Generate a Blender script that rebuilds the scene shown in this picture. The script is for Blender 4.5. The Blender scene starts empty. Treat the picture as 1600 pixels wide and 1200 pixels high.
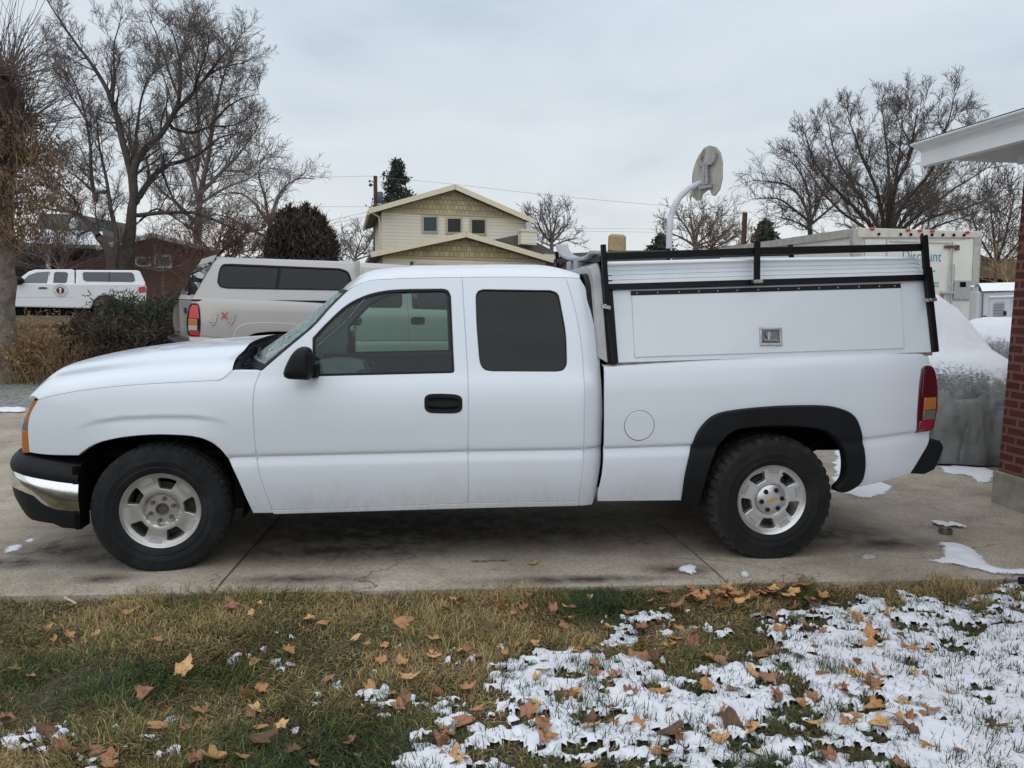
import bpy, bmesh, math, random
import numpy as np
from mathutils import Vector, Matrix
from mathutils.geometry import delaunay_2d_cdt
random.seed(7)
RNG = np.random.default_rng(7)
SC = bpy.context.scene
COL = SC.collection
R = math.radians

# ------------------------------------------------------------------ camera
FPX = 1180.0
CAM = Vector((1.58, -4.512, 1.59))
YAW, PITCH, ROLL = R(5.5), R(6.4), R(0.72)
_r0 = Vector((math.cos(YAW), -math.sin(YAW), 0))
FWD = Vector((math.sin(YAW) * math.cos(PITCH), math.cos(YAW) * math.cos(PITCH), -math.sin(PITCH)))
_u0 = _r0.cross(FWD)
RIGHT = _r0 * math.cos(ROLL) + _u0 * math.sin(ROLL)
UP = _u0 * math.cos(ROLL) - _r0 * math.sin(ROLL)
cd = bpy.data.cameras.new('camera')
cam = bpy.data.objects.new('camera', cd)
COL.objects.link(cam)
M = Matrix((RIGHT, UP, -FWD)).transposed().to_4x4()
M.translation = CAM
cam.matrix_world = M
cd.sensor_fit = 'HORIZONTAL'
cd.sensor_width = 36.0
cd.lens = FPX / 1600 * 36
cd.clip_end = 5000
cd.clip_start = 0.05
SC.camera = cam


def ray(px, py):
    return FWD + RIGHT * ((px - 800) / FPX) - UP * ((py - 600) / FPX)


def on_y(px, py, Y):
    d = ray(px, py)
    return CAM + d * ((Y - CAM.y) / d.y)


def on_x(px, py, X):
    d = ray(px, py)
    return CAM + d * ((X - CAM.x) / d.x)


def at_depth(px, py, D):
    return CAM + ray(px, py) * D


def on_surf(px, py, f, n=7):
    Y = 0.0
    for _ in range(n):
        p = on_y(px, py, Y)
        Y = f(p.x, p.z)
    p = on_y(px, py, Y)
    return p


GZ = -0.044                # level of the driveway


def G(x, y):
    """height of the ground"""
    t = max(0.0, y - 3.0)
    s = 0.0
    if t < 30:
        s = t / (t + 1.5) * t * 0.036
    else:
        s = 30 / 31.5 * 30 * 0.036 + (t - 30) * 0.01
    return s + GZ


def on_ground(px, py):
    d = ray(px, py)
    lo = 1.0
    t = 1.0
    while t < 400:
        p = CAM + d * t
        if p.z <= G(p.x, p.y):
            break
        lo = t
        t *= 1.02
    a, b = lo, t
    for _ in range(30):
        m = (a + b) / 2
        p = CAM + d * m
        if p.z <= G(p.x, p.y):
            b = m
        else:
            a = m
    return CAM + d * b


def pxs(p):
    v = Vector(p) - CAM
    z = v.dot(FWD)
    return 800 + FPX * v.dot(RIGHT) / z, 600 - FPX * v.dot(UP) / z


# ------------------------------------------------------------------ noise (numpy)
_perm = RNG.integers(0, 2**31 - 1, 4096)


def _hash(ix, iy):
    return (_perm[(ix * 73 + _perm[iy & 4095] % 4096) & 4095] % 10007) / 10007.0


def vnoise(x, y):
    x = np.asarray(x, float); y = np.asarray(y, float)
    ix = np.floor(x).astype(int); iy = np.floor(y).astype(int)
    fx = x - ix; fy = y - iy
    fx = fx * fx * (3 - 2 * fx); fy = fy * fy * (3 - 2 * fy)
    a = _hash(ix, iy); b = _hash(ix + 1, iy); c = _hash(ix, iy + 1); d = _hash(ix + 1, iy + 1)
    return (a * (1 - fx) + b * fx) * (1 - fy) + (c * (1 - fx) + d * fx) * fy


def fbm(x, y, octv=4, gain=0.5):
    s = 0; a = 1; t = 0
    for i in range(octv):
        s = s + a * vnoise(np.asarray(x) * 2**i + 17.3 * i, np.asarray(y) * 2**i + 9.1 * i)
        t += a; a *= gain
    return s / t


# ------------------------------------------------------------------ materials
def new_mat(name):
    m = bpy.data.materials.new(name)
    m.use_nodes = True
    nt = m.node_tree
    b = nt.nodes['Principled BSDF']
    return m, nt, b


def N(nt, t, **kw):
    n = nt.nodes.new(t)
    for k, v in kw.items():
        if k in n.inputs:
            n.inputs[k].default_value = v
        else:
            setattr(n, k, v)
    return n


def ramp(nt, fac, stops):
    r = nt.nodes.new('ShaderNodeValToRGB')
    e = r.color_ramp.elements
    while len(e) < len(stops):
        e.new(0.5)
    for i, (p, c) in enumerate(stops):
        e[i].position = p
        e[i].color = (*c, 1) if len(c) == 3 else c
    nt.links.new(fac, r.inputs['Fac'])
    return r.outputs['Color']


def noise(nt, scale, detail=4, rough=0.55, coord='Object', stretch=None):
    tc = nt.nodes.new('ShaderNodeTexCoord')
    src = tc.outputs[coord]
    if stretch:
        mp = nt.nodes.new('ShaderNodeMapping')
        mp.inputs['Scale'].default_value = stretch
        nt.links.new(src, mp.inputs['Vector'])
        src = mp.outputs['Vector']
    n = N(nt, 'ShaderNodeTexNoise', Scale=scale, Detail=detail, Roughness=rough)
    nt.links.new(src, n.inputs['Vector'])
    return n.outputs['Fac']


def mixc(nt, fac, a, b, mode='MIX'):
    m = nt.nodes.new('ShaderNodeMix')
    m.data_type = 'RGBA'
    m.blend_type = mode
    for i, v in ((0, fac), (6, a), (7, b)):
        if hasattr(v, 'is_linked') or hasattr(v, 'links'):
            nt.links.new(v, m.inputs[i])
        else:
            m.inputs[i].default_value = (*v, 1) if (i > 0 and len(v) == 3) else v
    return m.outputs[2]


def math_n(nt, op, a, b=None, clamp=False):
    m = nt.nodes.new('ShaderNodeMath')
    m.operation = op
    m.use_clamp = clamp
    for i, v in ((0, a), (1, b)):
        if v is None:
            continue
        if hasattr(v, 'links'):
            nt.links.new(v, m.inputs[i])
        else:
            m.inputs[i].default_value = v
    return m.outputs[0]


def bump(nt, b, h, strength=0.3, dist=0.01):
    n = N(nt, 'ShaderNodeBump', Strength=strength, Distance=dist)
    nt.links.new(h, n.inputs['Height'])
    nt.links.new(n.outputs['Normal'], b.inputs['Normal'])


def mat(name, col, rough=0.5, metal=0.0, var=0.0, vscale=6.0, bmp=0.0, bscale=60.0, coat=0.0, bdist=0.004, spec=0.5):
    m, nt, b = new_mat(name)
    b.inputs['Roughness'].default_value = rough
    b.inputs['Metallic'].default_value = metal
    b.inputs['Coat Weight'].default_value = coat
    b.inputs['Coat Roughness'].default_value = 0.05
    b.inputs['Specular IOR Level'].default_value = spec
    if var > 0:
        f = noise(nt, vscale, 5, 0.6)
        lo = tuple(c * (1 - var) for c in col)
        hi = tuple(min(1, c * (1 + var)) for c in col)
        nt.links.new(ramp(nt, f, [(0.3, lo), (0.7, hi)]), b.inputs['Base Color'])
    else:
        b.inputs['Base Color'].default_value = (*col, 1)
    if bmp > 0:
        bump(nt, b, noise(nt, bscale, 4, 0.6), bmp, bdist)
    return m


def glass_mat(name, tint, refl=1.0, rough=0.0):
    m, nt, b = new_mat(name)
    nt.nodes.remove(b)
    out = nt.nodes['Material Output']
    tr = N(nt, 'ShaderNodeBsdfTransparent', Color=(*tint, 1))
    gl = N(nt, 'ShaderNodeBsdfGlossy', Color=(refl, refl, refl, 1), Roughness=rough)
    fr = N(nt, 'ShaderNodeFresnel', IOR=1.5)
    fac = math_n(nt, 'MULTIPLY', fr.outputs[0], 0.85, True)
    mx = nt.nodes.new('ShaderNodeMixShader')
    nt.links.new(fac, mx.inputs[0]); nt.links.new(tr.outputs[0], mx.inputs[1]); nt.links.new(gl.outputs[0], mx.inputs[2])
    nt.links.new(mx.outputs[0], out.inputs['Surface'])
    return m


def paint_mat(name, col, dirt=(0.30, 0.27, 0.23), metal=0.0, rough=0.32, dz=0.5, dirt_amt=0.75):
    """car paint, road grime toward the sills (object space z)"""
    m, nt, b = new_mat(name)
    tc = nt.nodes.new('ShaderNodeTexCoord')
    sx = nt.nodes.new('ShaderNodeSeparateXYZ')
    nt.links.new(tc.outputs['Object'], sx.inputs[0])
    n1 = noise(nt, 2.2, 6, 0.65)
    n2 = noise(nt, 40, 3, 0.7, stretch=(1, 1, .25))
    h = math_n(nt, 'SUBTRACT', dz, sx.outputs['Z'])
    h = math_n(nt, 'MULTIPLY', h, 2.4)
    h = math_n(nt, 'ADD', h, math_n(nt, 'MULTIPLY', math_n(nt, 'SUBTRACT', n1, 0.5), 1.0))
    h = math_n(nt, 'MULTIPLY', h, n2, True)
    h = math_n(nt, 'MULTIPLY', h, dirt_amt, True)
    h2 = math_n(nt, 'MULTIPLY', math_n(nt, 'SUBTRACT', n1, 0.42, True), 0.12, True)
    h = math_n(nt, 'MAXIMUM', h, h2)
    nt.links.new(mixc(nt, h, col, dirt), b.inputs['Base Color'])
    b.inputs['Roughness'].default_value = rough
    nt.links.new(math_n(nt, 'ADD', math_n(nt, 'MULTIPLY', h, 0.4), rough), b.inputs['Roughness'])
    b.inputs['Metallic'].default_value = metal
    b.inputs['Coat Weight'].default_value = 0.7
    b.inputs['Coat Roughness'].default_value = 0.07
    bump(nt, b, noise(nt, 1.6, 2, 0.5), 0.05, 0.02)
    return m


def brick_mat(name, c1, c2, mortar, bw=0.2, bh=0.067, ms=0.011, axis='XZ', rough=0.85):
    m, nt, b = new_mat(name)
    tc = nt.nodes.new('ShaderNodeTexCoord')
    sx = nt.nodes.new('ShaderNodeSeparateXYZ'); nt.links.new(tc.outputs['Object'], sx.inputs[0])
    cx = nt.nodes.new('ShaderNodeCombineXYZ')
    if axis == 'XZ':
        nt.links.new(math_n(nt, 'ADD', sx.outputs['X'], sx.outputs['Y']), cx.inputs[0]); nt.links.new(sx.outputs['Z'], cx.inputs[1])
    bt = nt.nodes.new('ShaderNodeTexBrick')
    bt.inputs['Scale'].default_value = 1.0
    bt.inputs['Brick Width'].default_value = bw
    bt.inputs['Row Height'].default_value = bh
    bt.inputs['Mortar Size'].default_value = ms
    bt.inputs['Mortar Smooth'].default_value = 0.15
    bt.inputs['Bias'].default_value = 0.0
    bt.inputs['Color1'].default_value = (*c1, 1)
    bt.inputs['Color2'].default_value = (*c2, 1)
    bt.inputs['Mortar'].default_value = (*mortar, 1)
    nt.links.new(cx.outputs[0], bt.inputs['Vector'])
    n1 = noise(nt, 25, 5, 0.7)
    n2 = noise(nt, 3, 3, 0.6)
    c = mixc(nt, 0.6, bt.outputs['Color'], ramp(nt, n1, [(0.3, (0.45, 0.45, 0.45)), (0.75, (1.0, 1.0, 1.0))]), 'MULTIPLY')
    c = mixc(nt, 0.4, c, ramp(nt, n2, [(0.35, (0.6, 0.6, 0.6)), (0.7, (1.1, 1.1, 1.1))]), 'MULTIPLY')
    nt.links.new(c, b.inputs['Base Color'])
    b.inputs['Roughness'].default_value = rough
    inv = math_n(nt, 'SUBTRACT', 1.0, bt.outputs['Fac'])
    bump(nt, b, math_n(nt, 'ADD', inv, math_n(nt, 'MULTIPLY', n1, 0.3)), 0.7, 0.008)
    return m


# ------------------------------------------------------------------ mesh building
class MB:
    def __init__(s):
        s.v = []; s.f = []; s.sharp = []

    def add(s, verts, faces):
        o = len(s.v)
        s.v.extend([tuple(v) for v in verts])
        s.f.extend([tuple(i + o for i in f) for f in faces])
        return s

    def box(s, x0, y0, z0, x1, y1, z1, rot=None, org=None):
        v = [(x, y, z) for z in (z0, z1) for y in (y0, y1) for x in (x0, x1)]
        if rot is not None:
            v = [tuple(rot @ Vector(p) + (org or Vector())) for p in v]
        return s.add(v, [(0, 2, 3, 1), (4, 5, 7, 6), (0, 1, 5, 4), (2, 6, 7, 3), (0, 4, 6, 2), (1, 3, 7, 5)])

    def bar(s, a, b, w, h, upv=(0, 0, 1)):
        """rectangular bar from a to b; w sideways, h along upv"""
        a = Vector(a); b = Vector(b)
        d = (b - a).normalized(); u = Vector(upv)
        sd = d.cross(u)
        if sd.length < 1e-4:
            u = Vector((1, 0, 0)); sd = d.cross(u)
        sd.normalize(); u = sd.cross(d).normalized()
        v = []
        for p in (a, b):
            for i, j in ((-1, -1), (1, -1), (1, 1), (-1, 1)):
                v.append(p + sd * (i * w / 2) + u * (j * h / 2))
        return s.add(v, [(3, 2, 1, 0), (4, 5, 6, 7), (0, 1, 5, 4), (1, 2, 6, 5), (2, 3, 7, 6), (3, 0, 4, 7)])

    def tube(s, pts, rad, k=8, cap=True):
        pts = [Vector(p) for p in pts]
        n = len(pts)
        if not hasattr(rad, '__len__'):
            rad = [rad] * n
        v = []; f = []
        prev = None
        for i, p in enumerate(pts):
            d = (pts[min(i + 1, n - 1)] - pts[max(i - 1, 0)]).normalized()
            if prev is None:
                a = Vector((0, 0, 1)) if abs(d.z) < 0.9 else Vector((1, 0, 0))
                u = d.cross(a).normalized()
            else:
                u = (prev - d * prev.dot(d)).normalized()
            prev = u
            w = d.cross(u)
            for j in range(k):
                t = 2 * math.pi * j / k
                v.append(p + (u * math.cos(t) + w * math.sin(t)) * rad[i])
        for i in range(n - 1):
            for j in range(k):
                a = i * k + j; b = i * k + (j + 1) % k
                f.append((a, b, b + k, a + k))
        if cap:
            f.append(tuple(range(k - 1, -1, -1))); f.append(tuple((n - 1) * k + j for j in range(k)))
        return s.add(v, f)

    def grid(s, fn, nu, nv, flip=False):
        v = [fn(i / nu, j / nv) for j in range(nv + 1) for i in range(nu + 1)]
        f = []
        for j in range(nv):
            for i in range(nu):
                a = j * (nu + 1) + i
                q = (a, a + 1, a + nu + 2, a + nu + 1)
                f.append(q[::-1] if flip else q)
        return s.add(v, f)

    def prism(s, poly, h, axis='y', base=0.0):
        """poly list of 2-D points CCW, extruded along axis from base to base+h"""
        n = len(poly)

        def P(a, b, c):
            return {'y': (a, c, b), 'z': (a, b, c), 'x': (c, a, b)}[axis]
        v = [P(a, b, base) for a, b in poly] + [P(a, b, base + h) for a, b in poly]
        f = [tuple(range(n)), tuple(range(2 * n - 1, n - 1, -1))]
        for i in range(n):
            j = (i + 1) % n
            f.append((j, i, i + n, j + n))
        return s.add(v, f)

    def lathe(s, prof, k=48, axis='y', c=(0, 0, 0), close=False):
        """prof list of (r, d)"""
        v = []; f = []
        for r_, d in prof:
            for j in range(k):
                t = 2 * math.pi * j / k
                a, b = r_ * math.cos(t), r_ * math.sin(t)
                q = {'y': (a, d, b), 'z': (a, b, d), 'x': (d, a, b)}[axis]
                v.append((q[0] + c[0], q[1] + c[1], q[2] + c[2]))
        n = len(prof)
        for i in range(n - 1 if not close else n):
            i2 = (i + 1) % n
            for j in range(k):
                j2 = (j + 1) % k
                f.append((i * k + j, i * k + j2, i2 * k + j2, i2 * k + j))
        return s.add(v, f)

    def sphere(s, c, r, nu=16, nv=10, sq=(1, 1, 1)):
        def fn(u, v):
            t = 2 * math.pi * u; p = math.pi * (v - 0.5)
            return (c[0] + r * sq[0] * math.cos(p) * math.cos(t), c[1] + r * sq[1] * math.cos(p) * math.sin(t), c[2] + r * sq[2] * math.sin(p))
        return s.grid(fn, nu, nv)

    def xf(s, m):
        s.v = [tuple(m @ Vector(p)) for p in s.v]
        return s

    def mesh(s, name, smooth=False, fixn=True, angle=None):
        me = bpy.data.meshes.new(name)
        me.from_pydata(s.v, [], s.f)
        me.update()
        if fixn:
            bm = bmesh.new(); bm.from_mesh(me)
            bmesh.ops.recalc_face_normals(bm, faces=bm.faces)
            bm.to_mesh(me); bm.free()
        if smooth:
            me.shade_smooth()
            if angle:
                me.set_sharp_from_angle(angle=R(angle))
        return me

    def build(s, name, m, parent=None, smooth=False, bevel=0, angle=40, fixn=True, loc=None):
        me = s.mesh(name, smooth, fixn, angle if smooth else None)
        return link(name, me, m, parent, bevel, loc)


def link(name, me, m, parent=None, bevel=0, loc=None):
    o = bpy.data.objects.new(name, me)
    COL.objects.link(o)
    if m is not None:
        if not me.materials:
            me.materials.append(m)
        elif me.materials[0] is not m:
            o.material_slots[0].link = 'OBJECT'
            o.material_slots[0].material = m
    if parent:
        o.parent = parent
    if loc is not None:
        o.location = loc
    if bevel:
        md = o.modifiers.new('Bevel', 'BEVEL'); md.width = bevel; md.segments = 2; md.limit_method = 'ANGLE'; md.angle_limit = R(40)
        md.harden_normals = False
    return o


def np_mesh(name, V, F):
    """V (n,3) float array, F (m,k) int array (k = 3 or 4)"""
    V = np.ascontiguousarray(V, dtype=np.float32); F = np.ascontiguousarray(F, dtype=np.int32)
    me = bpy.data.meshes.new(name)
    me.vertices.add(len(V)); me.vertices.foreach_set('co', V.ravel())
    k = F.shape[1]
    me.loops.add(F.size); me.loops.foreach_set('vertex_index', F.ravel())
    me.polygons.add(len(F)); me.polygons.foreach_set('loop_start', np.arange(0, F.size, k, dtype=np.int32))
    me.update(calc_edges=True)
    me.validate()
    return me


def empty(name, loc=(0, 0, 0), rz=0):
    o = bpy.data.objects.new(name, None)
    COL.objects.link(o)
    o.location = loc; o.rotation_euler = (0, 0, rz)
    o.empty_display_size = 0.2
    return o


def tag(o, label, cat, group=None):
    o['label'] = label; o['category'] = cat
    if group:
        o['group'] = group
    return o


def structure(o):
    o['kind'] = 'structure'
    return o


def stuff(o, label, cat):
    o['kind'] = 'stuff'; o['label'] = label; o['category'] = cat
    return o


# ------------------------------------------------------------------ outlines and panels
def crom(pts, step):
    """Catmull-Rom resample an open polyline"""
    P = [Vector(p) for p in pts]
    if len(P) == 2:
        n = max(1, int((P[1] - P[0]).length / step))
        return [P[0].lerp(P[1], i / n) for i in range(n + 1)]
    out = []
    for i in range(len(P) - 1):
        p0 = P[i - 1] if i > 0 else P[i] * 2 - P[i + 1]
        p1, p2 = P[i], P[i + 1]
        p3 = P[i + 2] if i + 2 < len(P) else P[i + 1] * 2 - P[i]
        n = max(1, int((p2 - p1).length / step))
        for k in range(n):
            t = k / n
            # centripetal-ish, plain uniform CR with tension .5
            out.append(0.5 * ((2 * p1) + (p2 - p0) * t + (2 * p0 - 5 * p1 + 4 * p2 - p3) * t * t + (3 * p1 - p0 - 3 * p2 + p3) * t**3))
    out.append(P[-1])
    return out


def outline(segs, step):
    """segs: list of open polylines (2-D); chained into a closed loop"""
    out = []
    for s in segs:
        for p in crom(s, step):
            if not out or (p - out[-1]).length > step * 0.25:
                out.append(p)
    if (out[0] - out[-1]).length < step * 0.25:
        out.pop()
    return out


def area2(P):
    return sum(P[i].x * P[(i + 1) % len(P)].y - P[(i + 1) % len(P)].x * P[i].y for i in range(len(P))) / 2


def inset(P, g):
    """inset a CCW loop by g (negative: outset)"""
    n = len(P); out = []
    for i in range(n):
        a, b, c = P[i - 1], P[i], P[(i + 1) % n]
        d1 = (b - a).normalized(); d2 = (c - b).normalized()
        n1 = Vector((-d1.y, d1.x)); n2 = Vector((-d2.y, d2.x))
        m = n1 + n2
        if m.length < 1e-5:
            m = n1
        m.normalize()
        k = max(0.5, m.dot(n1))
        out.append(b + m * (g / k))
    return out


def pip(X, Y, P):
    """vectorised point in polygon"""
    inside = np.zeros(X.shape, bool)
    n = len(P)
    for i in range(n):
        x1, y1 = P[i]; x2, y2 = P[(i + 1) % n]
        c = ((y1 > Y) != (y2 > Y))
        if not c.any():
            continue
        xx = (x2 - x1) * (Y - y1) / ((y2 - y1) if y2 != y1 else 1e-9) + x1
        inside ^= c & (X < xx)
    return inside


def dist_loop(X, Y, P):
    D = np.full(X.shape, 1e9)
    n = len(P)
    for i in range(n):
        x1, y1 = P[i]; x2, y2 = P[(i + 1) % n]
        dx, dy = x2 - x1, y2 - y1
        L = dx * dx + dy * dy + 1e-12
        t = np.clip(((X - x1) * dx + (Y - y1) * dy) / L, 0, 1)
        D = np.minimum(D, np.hypot(X - x1 - t * dx, Y - y1 - t * dy))
    return D


def panel_mesh(name, outer, holes, f, spacing=0.03, flange=0.03, fh=None, proud=0.0, round_edge=0.004, extra=None, band=None):
    """curved sheet over the (x,z) outline: y = f(x,z) - proud, edges returned by 'flange'"""
    if area2(outer) < 0:
        outer = outer[::-1]
    holes = [h if area2(h) < 0 else h[::-1] for h in holes]
    loops = [outer] + holes
    xs = [p.x for p in outer]; zs = [p.y for p in outer]
    gx = np.arange(min(xs), max(xs), spacing); gz = np.arange(min(zs), max(zs), spacing * 0.8)
    X, Z = np.meshgrid(gx, gz); X = X.ravel() + 0.0; Z = Z.ravel()
    if extra is not None and len(extra):
        ex = np.array(extra)
        cz_ = np.interp(X, *band)
        far = (Z - cz_ < -.088) | (Z - cz_ > .036)
        X = np.concatenate([X[far], ex[:, 0]]); Z = np.concatenate([Z[far], ex[:, 1]])
        lim = 0.006
    else:
        lim = spacing * 0.45
    ok = pip(X, Z, outer) & (dist_loop(X, Z, outer) > lim)
    for h in holes:
        ok &= ~pip(X, Z, h) & (dist_loop(X, Z, h) > lim)
    pts = []; edges = []
    for L in loops:
        o = len(pts)
        pts += [Vector((p.x, p.y)) for p in L]
        edges += [(o + i, o + (i + 1) % len(L)) for i in range(len(L))]
    nb = len(pts)
    pts += [Vector((a, b)) for a, b in zip(X[ok], Z[ok])]
    V2, E2, F2, ov, oe, of = delaunay_2d_cdt(pts, edges, [], 1, 1e-6)
    cx = np.array([sum(V2[i].x for i in t) / 3 for t in F2]); cz = np.array([sum(V2[i].y for i in t) / 3 for t in F2])
    keep = pip(cx, cz, outer)
    for h in holes:
        keep &= ~pip(cx, cz, h)
    V = [(p.x, f(p.x, p.y) - proud, p.y) for p in V2]
    F = []
    for t, k in zip(F2, keep):
        if k:
            a, b, c = (V2[i] for i in t)
            s = (b.x - a.x) * (c.y - a.y) - (c.x - a.x) * (b.y - a.y)
            F.append(tuple(t) if s > 0 else tuple(t)[::-1])
    nmain = len(F)
    for li, L in enumerate(loops):
        fl = flange if li == 0 or fh is None else fh
        if fl <= 0:
            continue
        n = len(L)
        rings = []
        Li = inset(L, -round_edge) if round_edge else L
        for ring, (Q, dy) in enumerate(((L, 0.0), (Li, round_edge), (Li, fl))):
            o = len(V)
            V += [(q.x, f(q.x, q.y) - proud + dy, q.y) for q in Q]
            rings.append(o)
        for a, b in zip(rings[:-1], rings[1:]):
            for i in range(n):
                j = (i + 1) % n
                F.append((a + j, a + i, b + i, b + j))
    me = bpy.data.meshes.new(name)
    me.from_pydata(V, [], F)
    me.update()
    sm = [True] * len(me.polygons)
    me.polygons.foreach_set('use_smooth', sm)
    me.update()
    return me


def mirror_mesh(me, yc, name=None):
    m2 = me.copy()
    if name:
        m2.name = name
    n = len(m2.vertices)
    co = np.empty(n * 3, np.float32); m2.vertices.foreach_get('co', co)
    co = co.reshape(-1, 3); co[:, 1] = 2 * yc - co[:, 1]
    m2.vertices.foreach_set('co', co.ravel())
    m2.flip_normals()
    m2.update()
    return m2


def ring_mesh(name, loop, w, f, depth=0.012, proud=0.0):
    """frame strip of width w just inside an outline, following surface f"""
    if area2(loop) < 0:
        loop = loop[::-1]
    a = loop; b = inset(loop, w)
    n = len(a)
    V = []; F = []
    for Q, dy in ((a, depth), (a, -proud), (b, -proud), (b, depth)):
        V += [(q.x, f(q.x, q.y) + dy, q.y) for q in Q]
    for k in range(3):
        for i in range(n):
            j = (i + 1) % n
            F.append((k * n + i, k * n + j, (k + 1) * n + j, (k + 1) * n + i))
    me = bpy.data.meshes.new(name); me.from_pydata(V, [], F); me.update()
    bm = bmesh.new(); bm.from_mesh(me); bmesh.ops.recalc_face_normals(bm, faces=bm.faces); bm.to_mesh(me); bm.free()
    return me


def hermite(xs, ys):
    xs = np.array(xs, float); ys = np.array(ys, float)
    d = np.diff(ys) / np.diff(xs)
    m = np.concatenate([[d[0]], [0 if a * b <= 0 else 2 * a * b / (a + b) for a, b in zip(d[:-1], d[1:])], [d[-1]]])

    def f(x):
        if x <= xs[0]:
            return ys[0] + m[0] * (x - xs[0])
        if x >= xs[-1]:
            return ys[-1] + m[-1] * (x - xs[-1])
        i = int(np.searchsorted(xs, x) - 1)
        h = xs[i + 1] - xs[i]; t = (x - xs[i]) / h
        return (2 * t**3 - 3 * t * t + 1) * ys[i] + (t**3 - 2 * t * t + t) * h * m[i] + (-2 * t**3 + 3 * t * t) * ys[i + 1] + (t**3 - t * t) * h * m[i + 1]
    return f


def text_mesh(body, size, extr=0.0, align='LEFT'):
    cu = bpy.data.curves.new('lettering', 'FONT')
    cu.body = body; cu.size = size; cu.extrude = extr; cu.align_x = align
    o = bpy.data.objects.new('lettering', cu); COL.objects.link(o)
    dg = bpy.context.evaluated_depsgraph_get()
    me = bpy.data.meshes.new_from_object(o.evaluated_get(dg))
    bpy.data.objects.remove(o); bpy.data.curves.remove(cu)
    return me


# common materials
M_BLACK = mat('black_plastic', (0.008, 0.009, 0.011), 0.55, spec=.22, var=0.25, vscale=9, bmp=0.15, bscale=400, bdist=0.001)
M_BLACKPAINT = mat('black_painted_steel', (0.005, 0.005, 0.006), 0.45, spec=.2, var=0.3, vscale=20, bmp=0.2, bscale=120, bdist=0.002)
M_DARK = mat('dark_underbody', (0.005, 0.0045, 0.004), 0.95, spec=.1)
M_CHROME = mat('chrome', (0.75, 0.77, 0.80), 0.13, 1.0, bmp=0.1, bscale=8, bdist=0.01)
M_STEEL = mat('brushed_steel', (0.45, 0.46, 0.47), 0.38, 1.0, var=0.2, vscale=30)
M_RUBBER = mat('rubber_seal', (0.006, 0.006, 0.007), 0.6, spec=.3)
M_SNOW = None
# ------------------------------------------------------------------ the two full-size pickups (one body, measured on the white one)
YC = 0.965
_cr = [on_y(*p, -0.02) for p in ((255, 716), (400, 712), (730, 704), (910, 701), (1080, 695), (1346, 686), (1430, 676))]
_crx = [p.x for p in _cr]; _crz = [p.z for p in _cr]


def zc(x):
    return float(np.interp(x, _crx, _crz))


_low = [(-.50, .075), (-.42, .05), (-.36, .03), (-.25, .002), (-.13, -.014), (-.07, -.016), (-.022, -.004), (-.006, .0), (.004, -.016), (.05, -.022), (.20, -.03)]
H_CAB = hermite(*zip(*(_low + [(.33, -.024), (.40, -.010), (.445, .010), (.49, .026), (.75, .098), (1.06, .205), (1.12, .235)])))
H_BED = hermite(*zip(*(_low + [(.36, -.026), (.46, -.014), (.52, .006), (.56, .028), (.6, .06)])))


def plan(x):
    a = .17 * (max(0, -.35 - x) / .6) ** 2.2
    return a


_eb = [on_y(*p, -0.02) for p in ((118, 668), (150, 657), (190, 651), (250, 648.5), (300, 649), (335, 653), (362, 661))]
_ebx = [p.x for p in _eb]; _ebz = [p.z for p in _eb]


def brow(x, z):
    if x < _ebx[0] or x > _ebx[-1]:
        return 0.0
    s = (x - _ebx[0]) / (_ebx[-1] - _ebx[0])
    amp = .009 * min(1, 4 * s * (1 - s) * 1.4)
    w = z - float(np.interp(x, _ebx, _ebz))
    if w > 0:
        return -.35 * amp * math.exp(-w / .05)
    if w > -.014:
        return -.35 * amp + amp * (-w / .014)
    u = (-.014 - w) / .11
    return amp * (.65 - 1.25 * min(1, u) ** 1.1) if u < 1 else -.6 * amp * math.exp(-(u - 1) * 1.2)


def f_cab(x, z):
    e = .05 * (max(0, x - 2.40) / .16) ** 2.2
    return H_CAB(z - zc(x)) + plan(x) + e


def f_fen(x, z):
    return H_CAB(z - zc(x)) + plan(x) + brow(x, z)


def f_bed(x, z):
    return H_BED(z - zc(x)) + .05 * (max(0, x - 4.3) / .4) ** 2.2


def f_top(x, z):
    return .035 + .17 * (z - 1.25)


def PX(seg, f):
    out = []
    for p in seg:
        q = on_surf(p[0], p[1], f)
        out.append(Vector((q.x, q.z)))
    return out


def OUT(segs, f, step=.02):
    P = outline([PX(s, f) for s in segs], step)
    return P if area2(P) > 0 else P[::-1]


def crease_pts(x0, x1):
    pts = []
    for x in np.arange(x0, x1, .03):
        for w in (-.07, -.045, -.022, -.013, -.005, .001, .006, .02):
            pts.append((x, zc(x) + w))
    return pts


W_EDGE = [(410, 578), (425, 565), (452, 542), (490, 510), (515, 482), (535, 462), (544, 454)]
SEAM = [(544, 454), (552, 448), (565, 441.5), (580, 437.5), (640, 434.5), (722, 433)]
SEAM2 = [(722, 433), (800, 432.5), (884, 433.5)]
DGAP1 = [(722, 433), (726, 500), (731, 585), (732, 650)]
DGAP2 = [(732, 650), (731.5, 700), (732, 786.5)]
RGAP = [(884, 433.5), (897, 477), (905, 515), (910, 553), (913, 594), (913, 657), (911.6, 705), (908, 756), (904, 783)]
FGAP = [(425, 797.5), (420, 783), (411, 759), (402.5, 727), (399, 696), (396, 657), (395.5, 626), (399, 601), (408, 579)]
WIN1 = [[(486, 589.5), (487.5, 528)], [(487.5, 528), (510, 504), (540, 477), (570, 461.5), (600, 454), (630, 451.5), (690, 450.6)], [(690, 450.6), (700.5, 453), (705.6, 463)], [(705.6, 463), (709, 540), (711, 580)], [(711, 580), (709, 583.5), (704, 584.3)], [(704, 584.3), (486, 589.5)]]
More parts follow.
